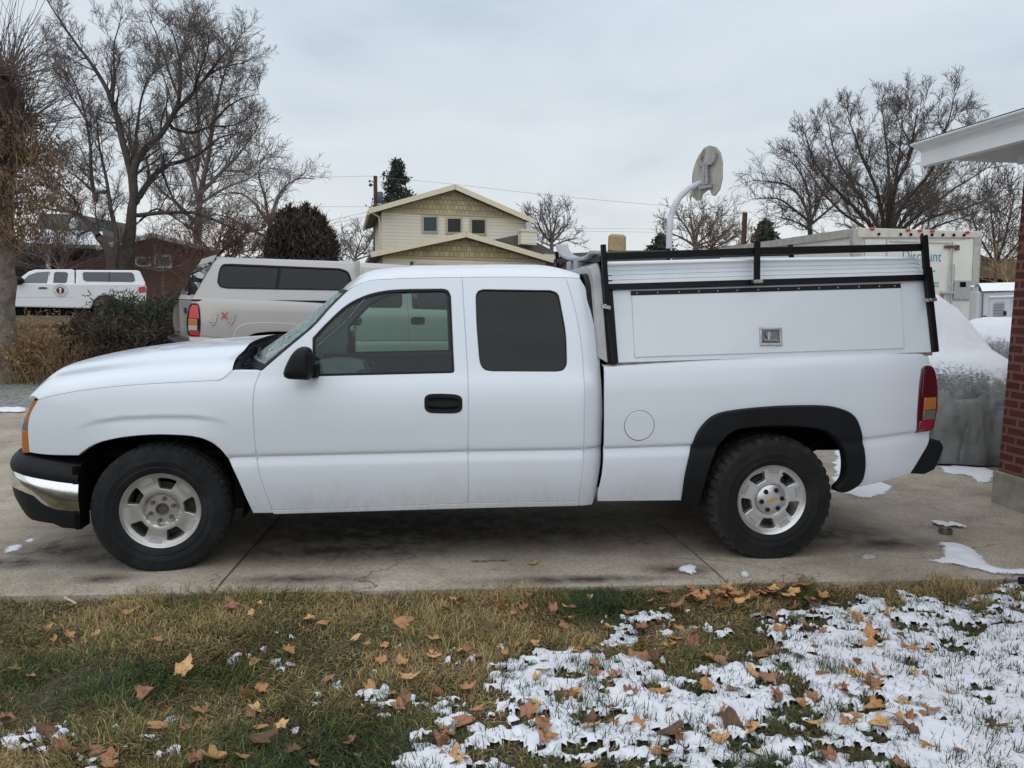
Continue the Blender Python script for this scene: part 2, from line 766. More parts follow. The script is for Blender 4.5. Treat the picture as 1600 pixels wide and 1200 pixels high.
WIN2 = [[(742.5, 470), (743, 460), (747, 454), (756, 451.5)], [(756, 451.5), (860, 453)], [(860, 453), (869, 456), (874, 462), (877, 474)], [(877, 474), (885, 520), (887, 560)], [(887, 560), (886, 572), (880, 580), (868, 582)], [(868, 582), (770, 581.5)], [(770, 581.5), (757, 579), (750, 570), (747.5, 556)], [(747.5, 556), (744, 510), (742.5, 470)]]
SEAMHOOD = [(59.5, 624), (87, 617), (140, 608), (210, 601), (280, 597), (343, 594)]
ARCH = [(395.5, 802), (385, 780), (371, 748), (357, 717), (343, 701), (325.5, 689), (301, 682), (262.5, 679.5), (227.5, 680), (189, 684), (157.5, 691), (136.5, 701), (122.5, 712)]
ARCHB = [(1332, 763), (1331, 720), (1322, 690), (1305, 670), (1270, 653), (1215, 647), (1160, 652), (1125, 670), (1105, 700), (1090, 740), (1080, 782)]

HANDLE = [[(664, 631), (664.5, 622), (671, 617), (690, 616)], [(690, 616), (712, 617.5), (720.5, 622), (721.5, 631)], [(721.5, 631), (720.5, 640), (712, 644.5), (690, 645)], [(690, 645), (672, 644), (665, 639), (664, 631)]]
HOLE_H = [[(692.5 + (a - 692.5) * .90, 630.5 + (b - 630.5) * .86) for a, b in s] for s in HANDLE]
PAN = {}
GAP = .0042


def make_panels():
    def pan(name, segs, f, holes=(), cr=True, g=GAP, more=None, **k):
        o = inset(OUT(segs, f), g)
        h = [OUT(s, f, .015) for s in holes]
        xs = [p.x for p in o]
        PAN[name] = panel_mesh(name, o, h, f, extra=(crease_pts(min(xs), max(xs)) + (more or [])) if cr else None, band=(_crx, _crz), **k)
        return o
    BR = [(x, float(np.interp(x, _ebx, _ebz)) + w) for x in np.arange(_ebx[0], _ebx[-1], .02) for w in (.012, .0, -.007, -.014, -.03, -.05)]
    pan('front_fender', [[(59.5, 624), (87, 617), (140, 608), (210, 601), (280, 597), (343, 594)], [(343, 594), (353, 588), (363, 578.5)], [(363, 578.5), (408, 579)], FGAP[::-1], [(425, 797.5), (427, 801.5), (395.5, 802)], ARCH, [(122.5, 712), (70, 710.7), (45.5, 707)], [(45.5, 707), (43, 668), (47, 647), (55, 632), (59.5, 624)]], f_fen, spacing=.020, flange=.05, more=BR)
    pan('front_door', [W_EDGE, SEAM, DGAP1, DGAP2, [(732, 786.5), (425, 797.5)], FGAP], f_cab, [WIN1, HOLE_H])
    pan('rear_door', [SEAM2, RGAP, [(904, 783), (732, 786.5)], DGAP2[::-1], DGAP1[::-1]], f_cab, [WIN2])
    pan('cab_corner', [RGAP, [(904, 783), (905, 790), (925.5, 788.5)], [(925.5, 788.5), (928.7, 778), (935, 749), (940, 705), (942, 661), (941, 616), (938, 572)], [(938, 572), (936, 534), (930, 496), (919, 458), (906, 434.5)], [(906, 434.5), (884, 433.5)]], f_cab, flange=.014)
    pan('rocker_panel', [[(425, 798), (732, 787), (904, 783.5)], [(904, 783.5), (904.5, 790)], [(904.5, 790), (732, 794.3), (428, 803.3)], [(428, 803.3), (425, 798)]], f_cab, cr=False, g=.002, spacing=.02, flange=.07)
    pan('bed_side', [[(944, 573.5), (1100, 564), (1260, 557.5), (1420, 553), (1450, 554)], [(1450, 554), (1455, 573), (1462, 600), (1462, 640), (1456, 668), (1451, 692), (1440, 712), (1422, 741)], [(1422, 741), (1332, 763)], ARCHB, [(1080, 782), (934, 783.5)], [(934, 783.5), (935, 768.5), (940.7, 743), (943, 705), (944.5, 657), (944.5, 610), (944, 573.5)]], f_bed, flange=.014)
    fl = OUT([[(1066, 780), (1072, 740), (1084, 692), (1096, 668), (1116, 650), (1148, 642), (1212, 636), (1280, 635), (1312, 640), (1332, 652), (1342, 676), (1347, 708), (1347, 736), (1340, 754), (1320, 766), (1306, 765)], [(1306, 765), (1306, 762), (1318, 748), (1321, 720), (1312, 692), (1296, 676), (1272, 667), (1220, 663), (1164, 666), (1136, 676), (1116, 700), (1104, 732), (1089, 784)], [(1089, 784), (1070, 785), (1066, 780)]], f_bed)
    PAN['wheel_flare'] = panel_mesh('wheel_flare', fl, [], f_bed, spacing=.03, flange=.075, proud=.03, round_edge=.008)
    tl = OUT([[(1440, 577), (1444, 573), (1454, 572.5), (1459, 580), (1462.5, 600), (1463, 630), (1460, 652), (1454, 671), (1430, 675)], [(1430, 675), (1434, 640), (1437, 600), (1440, 577)]], f_bed)
    PAN['tail_light'] = panel_mesh('tail_light', tl, [], f_bed, spacing=.02, flange=.05, proud=.012)
    for i, q in enumerate(([(1442, 577.5), (1454, 577), (1459, 588), (1460.5, 618), (1438.5, 619.5)], [(1443, 622), (1460.5, 620.5), (1460, 638), (1441.5, 640)], [(1441.5, 642), (1459.8, 640), (1458, 654), (1440, 656)], [(1436, 658.5), (1457.5, 656), (1452.5, 669), (1433, 672)])):
        P = OUT([[q[k], q[(k + 1) % len(q)]] for k in range(len(q))], f_bed)
        PAN['lens%d' % i] = panel_mesh('lens', P, [], f_bed, spacing=.02, flange=.008, proud=.016, round_edge=.003)
    # glass and its seals
    for i, (w, f) in enumerate(((WIN1, f_cab), (WIN2, f_cab))):
        L = OUT(w, f, .015)
        PAN['glass%d' % i] = panel_mesh('glass', inset(L, .006), [], f, spacing=.05, flange=0, proud=-.016)
        PAN['seal%d' % i] = ring_mesh('window_seal', inset(L, .0005), .017 if i == 0 else .008, f, depth=.018, proud=-.006)
    # fuel door
    c = on_surf(999, 665, f_bed)
    circ = [Vector((c.x + .094 * math.cos(t), c.z + .094 * math.sin(t))) for t in np.linspace(0, 2 * math.pi, 48, endpoint=False)]
    PAN['fuel_door'] = panel_mesh('fuel_door', inset(circ, .004), [], f_bed, spacing=.03, flange=.004, proud=.004, round_edge=.002)
    PAN['fuel_gap'] = ring_mesh('fuel_door_gap', inset(circ, -.001), .007, f_bed, depth=.001, proud=.0008)
    # door handle
    P = HANDLE
    Lh = OUT(P, f_cab, .008)
    hole = inset(Lh, .018)
    PAN['handle_bezel'] = panel_mesh('door_handle', Lh, [hole], f_cab, spacing=.02, flange=.006, fh=.03, proud=.005, round_edge=.004)
    PAN['handle_cup'] = panel_mesh('handle_cup', inset(hole, -.004), [], lambda x, z: f_cab(x, z) + .024, spacing=.02, flange=0, proud=0)
    P = [[(669, 627.5), (717, 628)], [(717, 628), (718, 633.5)], [(718, 633.5), (693, 635.5), (669, 634)], [(669, 634), (669, 627.5)]]
    PAN['handle_grip'] = panel_mesh('handle_grip', OUT(P, f_cab, .008), [], f_cab, spacing=.02, flange=.012, proud=.008, round_edge=.003)


make_panels()


def E3(pts, f):
    out = []
    for p in pts:
        out.append(on_surf(p[0], p[1], f))
    return out


def resample(P, n):
    L = [0]
    for a, b in zip(P[:-1], P[1:]):
        L.append(L[-1] + (b - a).length)
    out = []
    for i in range(n + 1):
        s = L[-1] * i / n
        k = min(len(P) - 2, max(0, int(np.searchsorted(L, s) - 1)))
        t = (s - L[k]) / (L[k + 1] - L[k] + 1e-9)
        out.append(P[k].lerp(P[k + 1], min(1, max(0, t))))
    return out


def far(p):
    return Vector((p.x, 2 * YC - p.y, p.z))


def lathe_mesh(name, prof, k, close=False, angle=35):
    return MB().lathe(prof, k, 'y', close=close).mesh(name, True, True, angle)


# ---- wheels: local frame, axle along y, outer face toward -y
def tyre_mesh(Rt, tread, drop, w=.26):
    k = 240 if tread < .008 else 168
    base = [(.216, .02), (.226, .004), (.24, -.004), (.262, -.012), (.27, -.0085), (.30, -.016), (.306, -.0125), (.335, -.012), (Rt - .035, -.004), (Rt - .026, .002), (Rt - .016, .012), (Rt - .004, .028), (Rt, .045), (Rt, .08), (Rt - .009, .085), (Rt - .009, .092), (Rt, .097), (Rt + .001, w / 2 - .01)]
    prof = base + [(r_, w - d) for r_, d in base[::-1]]
    v = []; f = []
    n = len(prof)
    for i, (r_, d) in enumerate(prof):
        shoulder = 9 <= i <= 13 or n - 14 <= i <= n - 10
        mid = 16 <= i <= n - 17
        for j in range(k):
            t = 2 * math.pi * j / k
            rr = r_; dd = d
            if shoulder and i not in (9, n - 10):
                ph = ((j + (0 if i < n / 2 else 2)) % 4) if tread > .008 else ((j + i // 2) % 5 + (0 if (j + i // 2) % 5 == 3 else 4 if (j + i // 2) % 5 > 3 else 0))
                if ph == 3:
                    rr -= tread; dd += (1 if i < n / 2 else -1) * tread * .5
                if tread > .008 and i in (10, 11, n - 11, n - 12) and (j // 4) % 2 == 0 and ph != 3:
                    dd -= (.006 if i < n / 2 else -.006)
            elif (14 < i < n - 15) and (j + i * 2) % 7 == 0:
                rr -= .006
            x, z = rr * math.cos(t), rr * math.sin(t)
            if z < -drop:
                q = (-drop - z)
                dd += -.012 * min(1, q / .03) * (1 if d < w / 2 else -1) if r_ < Rt - .03 else 0
                z = -drop + .001 * math.sin(j * 1.7)
            elif z < -drop + .09 and abs(x) < .22 and .25 < r_ < Rt - .02:
                b = (1 - (z + drop) / .09) * (1 - (x / .22) ** 2)
                dd += -.012 * b * (1 if d < w / 2 else -1)
            v.append((x, dd, z))
    for i in range(n - 1):
        for j in range(k):
            j2 = (j + 1) % k
            f.append((i * k + j, i * k + j2, (i + 1) * k + j2, (i + 1) * k + j))
    me = bpy.data.meshes.new('tyre'); me.from_pydata(v, [], f); me.update()
    bm = bmesh.new(); bm.from_mesh(me); bmesh.ops.recalc_face_normals(bm, faces=bm.faces); bm.to_mesh(me); bm.free()
    me.shade_smooth(); me.set_sharp_from_angle(angle=R(32))
    return me


RIM_D = hermite([0, .05, .09, .10, .12, .16, .20, .212, .222, .232], [.046, .046, .046, .026, .024, .026, .022, .018, .010, .008])


def rim_mesh():
    k = 120
    outer = [Vector((.214 * math.cos(t), .214 * math.sin(t))) for t in np.linspace(0, 2 * math.pi, 120, endpoint=False)]
    holes = []
    for i in range(5):
        a = R(72 * i)
        segs = []
        c = [(.124, R(-15)), (.197, R(-18.5)), (.197, R(18.5)), (.124, R(15))]
        pts = []
        for (r0, a0), (r1, a1) in zip(c, c[1:] + c[:1]):
            for s in np.linspace(.12, .88, 7):
                rr = r0 + (r1 - r0) * s; aa = a0 + (a1 - a0) * s
                pts.append(Vector((rr * math.cos(a + aa), rr * math.sin(a + aa))))
        holes.append(pts)
    bore = [Vector((.033 * math.cos(t), .033 * math.sin(t))) for t in np.linspace(0, 2 * math.pi, 24, endpoint=False)]
    pads = []
    f = lambda x, z: RIM_D(math.hypot(x, z))
    me = panel_mesh('wheel', outer, holes + [bore], f, spacing=.011, flange=0.0, fh=.042, round_edge=.0035)
    me2 = MB().lathe([(.213, .018), (.219, .010), (.226, .004), (.233, .004), (.236, .010), (.231, .02), (.222, .026), (.205, .05), (.196, .06), (.196, .20), (.225, .235), (.225, .245)], 120).mesh('x', True, True, 40)
    bm = bmesh.new(); bm.from_mesh(me); bm.from_mesh(me2)
    bm.to_mesh(me); bm.free()
    me.shade_smooth(); me.set_sharp_from_angle(angle=R(35))
    return me


def pad_mesh():
    mb = MB()
    for i in range(1):
        a = R(36)
        for (ra, rb, da, db, w0, w1) in ((.168, .204, .0, .004, 11.0, 11.0),):
            c = [(ra, -w0), (rb, -w1), (rb, w1), (ra, w0)]
            V = []; n = 8
            for r_, s in ((ra, 0), ((ra + rb) / 2, 0), (rb, 0)):
                for j in range(n + 1):
                    t = a + R(-w0 + 2 * w0 * j / n)
                    V.append((r_ * math.cos(t), RIM_D(r_) - .0025, r_ * math.sin(t)))
            F = []
            for q in range(2):
                for j in range(n):
                    b = q * (n + 1) + j
                    F.append((b, b + 1, b + n + 2, b + n + 1))
            o = len(V)
            # returned edge
            ring = [j for j in range(n + 1)] + [n + 1 + n] + [2 * (n + 1) + j for j in range(n, -1, -1)] + [n + 1]
            for k_ in ring:
                x, y, z = V[k_]; V.append((x, y + .006, z))
            m = len(ring)
            for j in range(m):
                F.append((ring[j], ring[(j + 1) % m], o + (j + 1) % m, o + j))
            mb.add(V, F)
    return mb.mesh('spoke_pad', False)




def tyre_mat(name, col, dust, r0, amt):
    m, nt, b = new_mat(name)
    tc = nt.nodes.new('ShaderNodeTexCoord'); mp = nt.nodes.new('ShaderNodeMapping'); mp.inputs['Scale'].default_value = (1, 0, 1)
    nt.links.new(tc.outputs['Object'], mp.inputs[0]); ln = nt.nodes.new('ShaderNodeVectorMath'); ln.operation = 'LENGTH'; nt.links.new(mp.outputs[0], ln.inputs[0])
    n1 = noise(nt, 26, 5, .7); n2 = noise(nt, 6, 4, .65); n3 = noise(nt, 90, 3, .6)
    r_ = ramp(nt, math_n(nt, 'MULTIPLY', math_n(nt, 'SUBTRACT', ln.outputs['Value'], r0), 20.0, True), [(0, (0, 0, 0)), (1, (1, 1, 1))])
    f = math_n(nt, 'MULTIPLY', r_, math_n(nt, 'MULTIPLY', math_n(nt, 'SUBTRACT', n1, .36, True), amt), True)
    f = math_n(nt, 'MAXIMUM', f, math_n(nt, 'MULTIPLY', math_n(nt, 'SUBTRACT', n2, .45, True), .9, True))
    nt.links.new(mixc(nt, f, col, dust), b.inputs['Base Color'])
    b.inputs['Roughness'].default_value = .75; b.inputs['Specular IOR Level'].default_value = .15
    bump(nt, b, math_n(nt, 'ADD', n3, n1), .4, .003)
    return m


M_TYRE = tyre_mat('tyre_rubber', (.014, .0155, .018), (.075, .071, .065), .352, 2.6)
M_TYRE2 = tyre_mat('worn_dusty_tyre_rubber', (.015, .0155, .0165), (.066, .060, .052), .345, 2.8)
M_ALLOY = mat('cast_alloy', (0.50, 0.495, 0.48), 0.36, 0.75, var=0.18, vscale=9, bmp=0.15, bscale=60, bdist=0.001)
M_ALLOY2 = mat('clean_alloy', (0.62, 0.62, 0.62), 0.32, 0.75, var=0.12, vscale=9, bmp=0.1, bscale=60, bdist=0.001)
M_PAD = mat('grey_painted_pad', (0.40, 0.40, 0.40), 0.5, 0.5, var=.15, vscale=20)
M_NUT = mat('rusty_lug_steel', (0.14, 0.115, 0.095), 0.6, 0.6, var=.4, vscale=60)
M_GOLD = mat('gold_badge', (0.55, 0.38, 0.08), 0.35, 0.4)
M_BRAKE = mat('rusty_brake_disc', (0.030, 0.026, 0.022), 0.7, 0.5, var=.4, vscale=30)
M_AMBER = mat('amber_lens', (0.46, 0.165, 0.045), 0.15, coat=.6)
M_REDDK = mat('dark_red_lens', (0.085, 0.006, 0.014), 0.12, coat=.6)
M_RED = mat('red_lens', (0.32, 0.015, 0.03), 0.15, coat=.6)
M_REDBR = mat('bright_red_lens', (0.50, 0.02, 0.03), 0.2, coat=.5)
M_SMOKE = mat('grey_clear_lens', (0.16, 0.14, 0.125), 0.12, coat=.6)
M_CLEARL = mat('clear_lens', (0.45, 0.44, 0.42), 0.12, coat=.8)
M_GLASS = glass_mat('window_glass', (0.50, 0.66, 0.60))
M_TINT = glass_mat('tinted_glass', (0.035, 0.04, 0.048), 1.0)
M_WIND = glass_mat('wet_windshield_glass', (0.72, 0.86, 0.81))
_nt = M_WIND.node_tree
_o = _nt.nodes['Material Output']; _s = _o.inputs['Surface'].links[0].from_socket
_d = N(_nt, 'ShaderNodeBsdfDiffuse', Color=(.50, .66, .63, 1)); _m = _nt.nodes.new('ShaderNodeMixShader')
_f = ramp(_nt, noise(_nt, 55, 4, .75), [(.38, (.10, .10, .10)), (.52, (.38, .38, .38)), (.66, (.75, .75, .75))])
_nt.links.new(_f, _m.inputs[0]); _nt.links.new(_s, _m.inputs[1]); _nt.links.new(_d.outputs[0], _m.inputs[2]); _nt.links.new(_m.outputs[0], _o.inputs['Surface'])
M_GREYTRIM = mat('grey_interior_plastic', (0.27, 0.29, 0.29), 0.6, var=.15)
M_TRIMDK = mat('charcoal_interior_plastic', (0.05, 0.055, 0.058), 0.6, var=.15)
M_GREYFAB = mat('grey_seat_fabric', (0.13, 0.135, 0.14), 0.9, var=.2, bmp=.3, bscale=200)
M_LIGHTFAB = mat('pale_cloth', (0.42, 0.47, 0.46), 0.9, var=.2)

TY_F = tyre_mesh(.392, .0075, .367)
TY_R = tyre_mesh(.410, .0095, .385)
RIM = rim_mesh()
PADM = pad_mesh()
DOME = MB().lathe([(0.0001, -.012), (.010, -.010), (.0145, -.003), (.016, .004), (.016, .03)], 16).mesh('lug_nut', True)
HEX = MB().prism([(.0125 * math.cos(t), .0125 * math.sin(t)) for t in np.linspace(0, 2 * math.pi, 6, endpoint=False)], .03, 'y', -.0).lathe([(.0001, -.010), (.007, -.008), (.009, .0)], 10).mesh('lug_nut')
DISC = MB().lathe([(.04, .075), (.16, .075), (.16, .10), (.04, .10)], 40).box(.02, .06, .10, .16, .14, .19).mesh('brake_disc')
CAPM = MB().lathe([(.0001, .0), (.05, .002), (.085, .008), (.094, .016), (.096, .045)], 64).mesh('hub_cap', True, True, 40)
HUBM = MB().lathe([(.0001, .05), (.024, .05), (.030, .034), (.034, .032), (.037, .046)], 40).mesh('hub_bore', True, True, 30)
BOW = MB().prism([(-.034, -.006), (-.014, -.006), (-.018, -.012), (.010, -.012), (.012, -.006), (.034, -.006), (.038, .008), (.017, .008), (.020, .014), (-.009, .014), (-.012, .008), (-.031, .008)], .004, 'y', -.004).mesh('badge')


def wheel(parent, x, y, z, rear, rot, flip=False, steer=0):
    w = link('wheel', RIM, M_ALLOY2 if rear else M_ALLOY, parent)
    w.location = (x, y, z)
    w.rotation_euler = (0, -R(rot), (math.pi if flip else 0) + R(steer))
    t = link('tyre', TY_R if rear else TY_F, M_TYRE2 if rear else M_TYRE, w)
    t.rotation_euler = (0, R(rot), 0)
    for i in range(5):
        link('spoke_pad', PADM, M_PAD, w).rotation_euler = (0, -R(72 * i), 0)
    link('brake_disc', DISC, M_BRAKE, w).rotation_euler = (0, R(rot + 40), 0)
    if rear:
        link('hub_cap', CAPM, M_ALLOY2, w)
        b = link('badge', BOW, M_GOLD, w); b.rotation_euler = (0, R(rot - 14), 0); b.location = (0, -.001, 0)
    else:
        link('hub', HUBM, M_NUT, w)
    for i in range(6):
        a = R(60 * i + (18 if rear else 12))
        o = link('lug_nut', DOME if rear else HEX, M_BLACK if rear else M_NUT, w)
        o.location = (.067 * math.cos(a), .002 if rear else .026, .067 * math.sin(a))
    return w


def both(name, key, m, parent, mb=None):
    """near side and far side copies of a measured panel; returns both"""
    a = link(name, PAN[key], m, parent)
    k2 = key + '_far'
    if k2 not in PAN:
        PAN[k2] = mirror_mesh(PAN[key], YC, name)
    b = link(name, PAN[k2], m, parent)
    return a, b


def mirror_y(mb):
    out = MB(); out.v = [(x, 2 * YC - y, z) for x, y, z in mb.v]; out.f = [f[::-1] for f in mb.f]
    return out


XFW = on_y(250, 799, .0).x
XRW = on_y(1206.5, 781.5, .0).x


def build_pickup(label, paint, brights, flares=True, handles2=False, lift=0.0, group=None, clear_glass=True):
    T = empty('pickup_truck')
    tag(T, label, 'pickup truck')
    fen = both('front_fender', 'front_fender', paint, T)
    dr = both('front_door', 'front_door', paint, T)
    rd = both('rear_door', 'rear_door', paint, T)
    both('cab_corner', 'cab_corner', paint, T)
    both('rocker_panel', 'rocker_panel', paint, T)
    bed = both('bed_side', 'bed_side', paint, T)
    if flares:
        both('wheel_flare', 'wheel_flare', M_BLACK, T)
    else:
        both('wheel_flare', 'wheel_flare', paint, T)
    tl = both('tail_light', 'tail_light', M_BLACK if brights else M_REDDK, T)
    ms = [M_REDBR, M_AMBER, M_CLEARL, M_REDBR] if brights else [M_REDDK, M_AMBER, M_SMOKE, M_RED]
    for i in range(4):
        k = 'lens%d' % i
        link('lens', PAN[k], ms[i], tl[0])
        if k + '_far' not in PAN:
            PAN[k + '_far'] = mirror_mesh(PAN[k], YC, 'lens')
        link('lens', PAN[k + '_far'], ms[i], tl[1])
    for i, (d, gm) in enumerate(((dr, M_GLASS), (rd, M_TINT))):
        for s in (0, 1):
            kk = 'glass%d' % i + ('_far' if s else '')
            if kk not in PAN:
                PAN[kk] = mirror_mesh(PAN['glass%d' % i], YC, 'window_glass')
            link('window_glass', PAN[kk], gm, d[s])
            kk = 'seal%d' % i + ('_far' if s else '')
            if kk not in PAN:
                PAN[kk] = mirror_mesh(PAN['seal%d' % i], YC, 'window_seal')
            link('window_seal', PAN[kk], M_RUBBER, d[s])
    for k, nm, m in (('handle_bezel', 'door_handle', M_BLACK), ('handle_cup', 'handle_recess', M_RUBBER), ('handle_grip', 'handle_grip', M_BLACK)):
        for s in (0, 1):
            kk = k + ('_far' if s else '')
            if kk not in PAN:
                PAN[kk] = mirror_mesh(PAN[k], YC, nm)
            link(nm, PAN[kk], m, dr[s])
            if handles2:
                link(nm, PAN[kk], m, rd[s]).location.x = .98
    link('fuel_door', PAN['fuel_door'], paint, bed[0])
    link('fuel_door_gap', PAN['fuel_gap'], M_DARK, bed[0])

    # ---- hood
    S = E3(crom(SEAMHOOD, 8), f_fen)
    S = [Vector((p.x, p.y, p.z)) for p in [Vector(q) for q in E3([tuple(v) for v in crom(SEAMHOOD, 8)], f_fen)]]
    S = resample(S, 36)
    tail = E3([(348, 591), (353, 588), (363, 578.5)], f_fen)
    S += tail[1:]
    n = len(S) - 1
    xa, xb = S[0].x, S[-1].x
    ZC = hermite([-1.02, -.96, -.88, -.68, -.38, -.077, .1, .4], [.965, 1.025, 1.088, 1.18, 1.238, 1.276, 1.29, 1.314])

    def hood(u, v):
        i = u * n; k = min(n - 1, int(i)); p = S[k].lerp(S[k + 1], i - k)
        h = YC - p.y
        s = 2 * v - 1                      # -1 near .. 1 far
        e = 1 - abs(s)                     # 0 edge .. 1 centre
        e = e ** 1.35
        d = e * h
        y = p.y + d if s < 0 else 2 * YC - p.y - d
        x = p.x
        fr = max(0, 1 - (p.x - xa) / .5)
        q = min(1, abs(YC - y) / (YC - .10))
        x += (min(0, (-.965 + .185 * q ** 3) - (xa + .02))) * fr ** 2 * min(1, d / .06)
        rr = max(0, (p.x - xb + .5) / .5)
        x += .03 * e * rr
        c = ZC(x) - p.z
        sh = .40 * (1 - math.exp(-d / .05)) + .40 * (1 - (1 - e) ** 2) + .20 * (1 / (1 + math.exp(-(d - .30) / .035)) - .0002)
        z = p.z + c * sh + .004
        z -= .075 * max(0, 1 - (p.x - xa) / .13) ** 1.8 * min(1, d / .10)
        if d < .001:
            z -= .004
        return (x, y, z)
    mb = MB().grid(hood, 70, 120)
    hd = mb.build('hood', paint, T, True, angle=180)
    # hood lip folded down at the front, and the seam flange
    mb = MB()
    pts = [Vector(hood(0, v / 60)) for v in range(61)]
    mb.grid(lambda u, v: pts[int(round(u * 60))] + Vector((.025 * v, 0, -.014 * v)), 60, 3)
    mb.build('hood_lip', paint, hd, True)

    # ---- nose: headlights and grille set in a curved face
    def nose(u, z, dx=0.0):
        y = .10 + (2 * YC - .20) * u
        q = abs(2 * u - 1)
        x = -1.035 + .178 * q ** 3 + dx + .05 * max(0, z - .72) + .42 * max(0, z - .81)
        return (x, y, z)
    def face(u0, u1, z0, z1, dx, k=16, th=.05):
        mb = MB()
        mb.grid(lambda u, v: nose(u0 + (u1 - u0) * u, z0 + (z1 - z0) * v, dx), k, 4)
        mb.grid(lambda u, v: nose(u0 + (u1 - u0) * u, z1, dx + th * v), k, 1)
        mb.grid(lambda u, v: nose(u0 + (u1 - u0) * u, z0, dx + th * v), k, 1)
        mb.grid(lambda u, v: nose(u0, z0 + (z1 - z0) * v, dx + th * u), 1, 4)
        mb.grid(lambda u, v: nose(u1, z0 + (z1 - z0) * v, dx + th * u), 1, 4)
        return mb
    face(.02, .98, .60, .95, .05, 50).build('grille_surround', M_DARK, T, True)
    g = face(.24, .76, .66, .95, .03, 30).build('grille', M_BLACK, T, True)
    face(.0, 1.0, .795, .845, .0, 50).build('chrome_bar', M_CHROME, g, True)
    for zz in (.70, .74, .885, .925):
        face(.25, .75, zz, zz + .012, .015, 30).build('grille_slat', M_BLACK, g, True)
    b_ = BOW.copy(); ob = link('badge', b_, M_GOLD, g); ob.rotation_euler = (0, 0, -math.pi / 2); ob.scale = (3.4, 3.4, 3.4); ob.location = (-1.0, YC, .80)
    for sd in (0, 1):
        def U(a, b):
            return (a, b) if sd == 0 else (1 - b, 1 - a)
        h1 = face(*U(.012, .225), .85, .955, .006, 16).build('headlight', M_CLEARL, T, True)
        face(*U(.0, .032), .845, .968, .0, 6).build('marker_lens', M_AMBER, h1, True)
        h2 = face(*U(.012, .225), .665, .79, .006, 16).build('headlight', M_CLEARL, T, True)
        face(*U(.0, .032), .66, .785, .0, 6).build('marker_lens', M_AMBER, h2, True)

    # ---- front bumper
    half = [(-.49, -.035), (-.60, -.03), (-.70, -.01), (-.81, .025), (-.91, .10), (-.985, .23), (-1.04, .45), (-1.07, .70), (-1.08, YC)]
    path = [Vector((a, b, 0)) for a, b in half] + [Vector((a, 2 * YC - b, 0)) for a, b in half[-2::-1]]
    path = [Vector((p.x, p.y, 0)) for p in crom([Vector((p.x, p.y)) for p in path], .05) for p in [p]]
    path = resample(path, 90)

    def bump_band(z0f, z1f, outf, k=8):
        def fn(u, v):
            i = int(round(u * 90)); p = path[i]
            a = path[min(90, i + 1)] - path[max(0, i - 1)]
            nrm = Vector((a.y, -a.x, 0)).normalized() * -1
            if nrm.x > 0.3 or (abs(nrm.x) < .31 and (nrm.y > 0) != (p.y > YC)):
                nrm = -nrm
            s = min(u, 1 - u) * 2
            z = z0f(s) + (z1f(s) - z0f(s)) * v
            q = p + nrm * outf(s, v)
            return (q.x, q.y, z)
        return MB().grid(fn, 90, k)
    ip = lambda xs, ys: (lambda s: float(np.interp(s, xs, ys)))
    ztop = ip([0, .12, .25, 1], [.605, .625, .645, .66])
    zch = ip([0, .12, .3, 1], [.500, .52, .55, .555])
    zcb = ip([0, .10, .16, .20, .26, .30, 1], [.335, .345, .375, .42, .44, .445, .445])
    zvb = ip([0, .10, .12, .25, .35, 1], [.225, .235, .255, .27, .33, .34])
    FB = bump_band(zch, ztop, lambda s, v: .012 - .05 * v ** 3 - .006 * (1 - v) ** 6).build('front_bumper', M_BLACK, T, True)
    mb = bump_band(lambda s: ztop(s) - .003, lambda s: ztop(s) + .012, lambda s, v: -.035 - .14 * v)
    mb.build('bumper_top', M_BLACK, FB, True)
    bump_band(zcb, lambda s: zch(s) + .004, lambda s, v: .004 + .012 * math.sin(math.pi * v)).build('chrome_face', M_CHROME, FB, True)
    bump_band(zvb, lambda s: zcb(s) + .004, lambda s, v: .006 - .03 * (1 - v) ** 2).build('valance', M_BLACK, FB, True)
    # closed ends
    for sd in (0, 1):
        mb = MB()
        e = path[0] if sd == 0 else path[-1]
        y0 = e.y + (-.005 if sd == 0 else .005)
        y1 = e.y + (.12 if sd == 0 else -.12)
        mb.box(e.x - .03, min(y0, y1), .232, e.x - .002, max(y0, y1), .60)
        mb.build('bumper_end', M_DARK, FB)

    # ---- roof
    P = E3([tuple(v) for v in crom(SEAM + SEAM2[1:] + [(906, 434.5)], 10)], f_cab)
    P = resample(P, 60)
    x0r, x1r = P[0].x, P[-1].x

    def roof(u, v):
        i = u * 60; k = min(59, int(i)); p = P[k].lerp(P[k + 1], i - k)
        s = 2 * v - 1
        e = 1 - abs(s)
        h = YC - p.y
        c = .105
        fr = max(0, 1 - (p.x - x0r) / .42); bk = max(0, 1 - (x1r - p.x) / .25)
        zz = c * (.55 * (1 - math.exp(-e * h / .05)) + .45 * (1 - s * s))
        g = 1 - fr ** 2.4
        z = p.z + zz * g + .02 * (1 - s * s) * (1 - g)
        z -= .055 * bk ** 2.2 * (1 - abs(s) ** 6)
        x = p.x - .10 * (1 - abs(s) ** 2.4) * fr + .02 * bk * (1 - abs(s) ** 4)
        y = p.y + (1 + s) * h
        return (x, y, z)
    MB().grid(roof, 80, 60).build('roof', paint, T, True, angle=180)
    # ---- windshield
    Wd = resample(E3([tuple(v) for v in crom(W_EDGE, 6)], f_cab), 20)

    def wsh(u, v, off=0.0, k0=.05):
        i = v * 20; k = min(19, int(i)); p = Wd[k].lerp(Wd[k + 1], i - k)
        b = .24 + (.10 - .24) * v
        s = 2 * u - 1
        return Vector((p.x - b * (1 - abs(s) ** 2.4) - off * .7, p.y + 2 * (YC - p.y) * u, p.z + .02 * (1 - s * s) + off * .6))
    ws = MB().grid(lambda u, v: wsh(.012 + .976 * u, v), 40, 20).build('windshield', M_WIND, T, True)
    mb = MB()
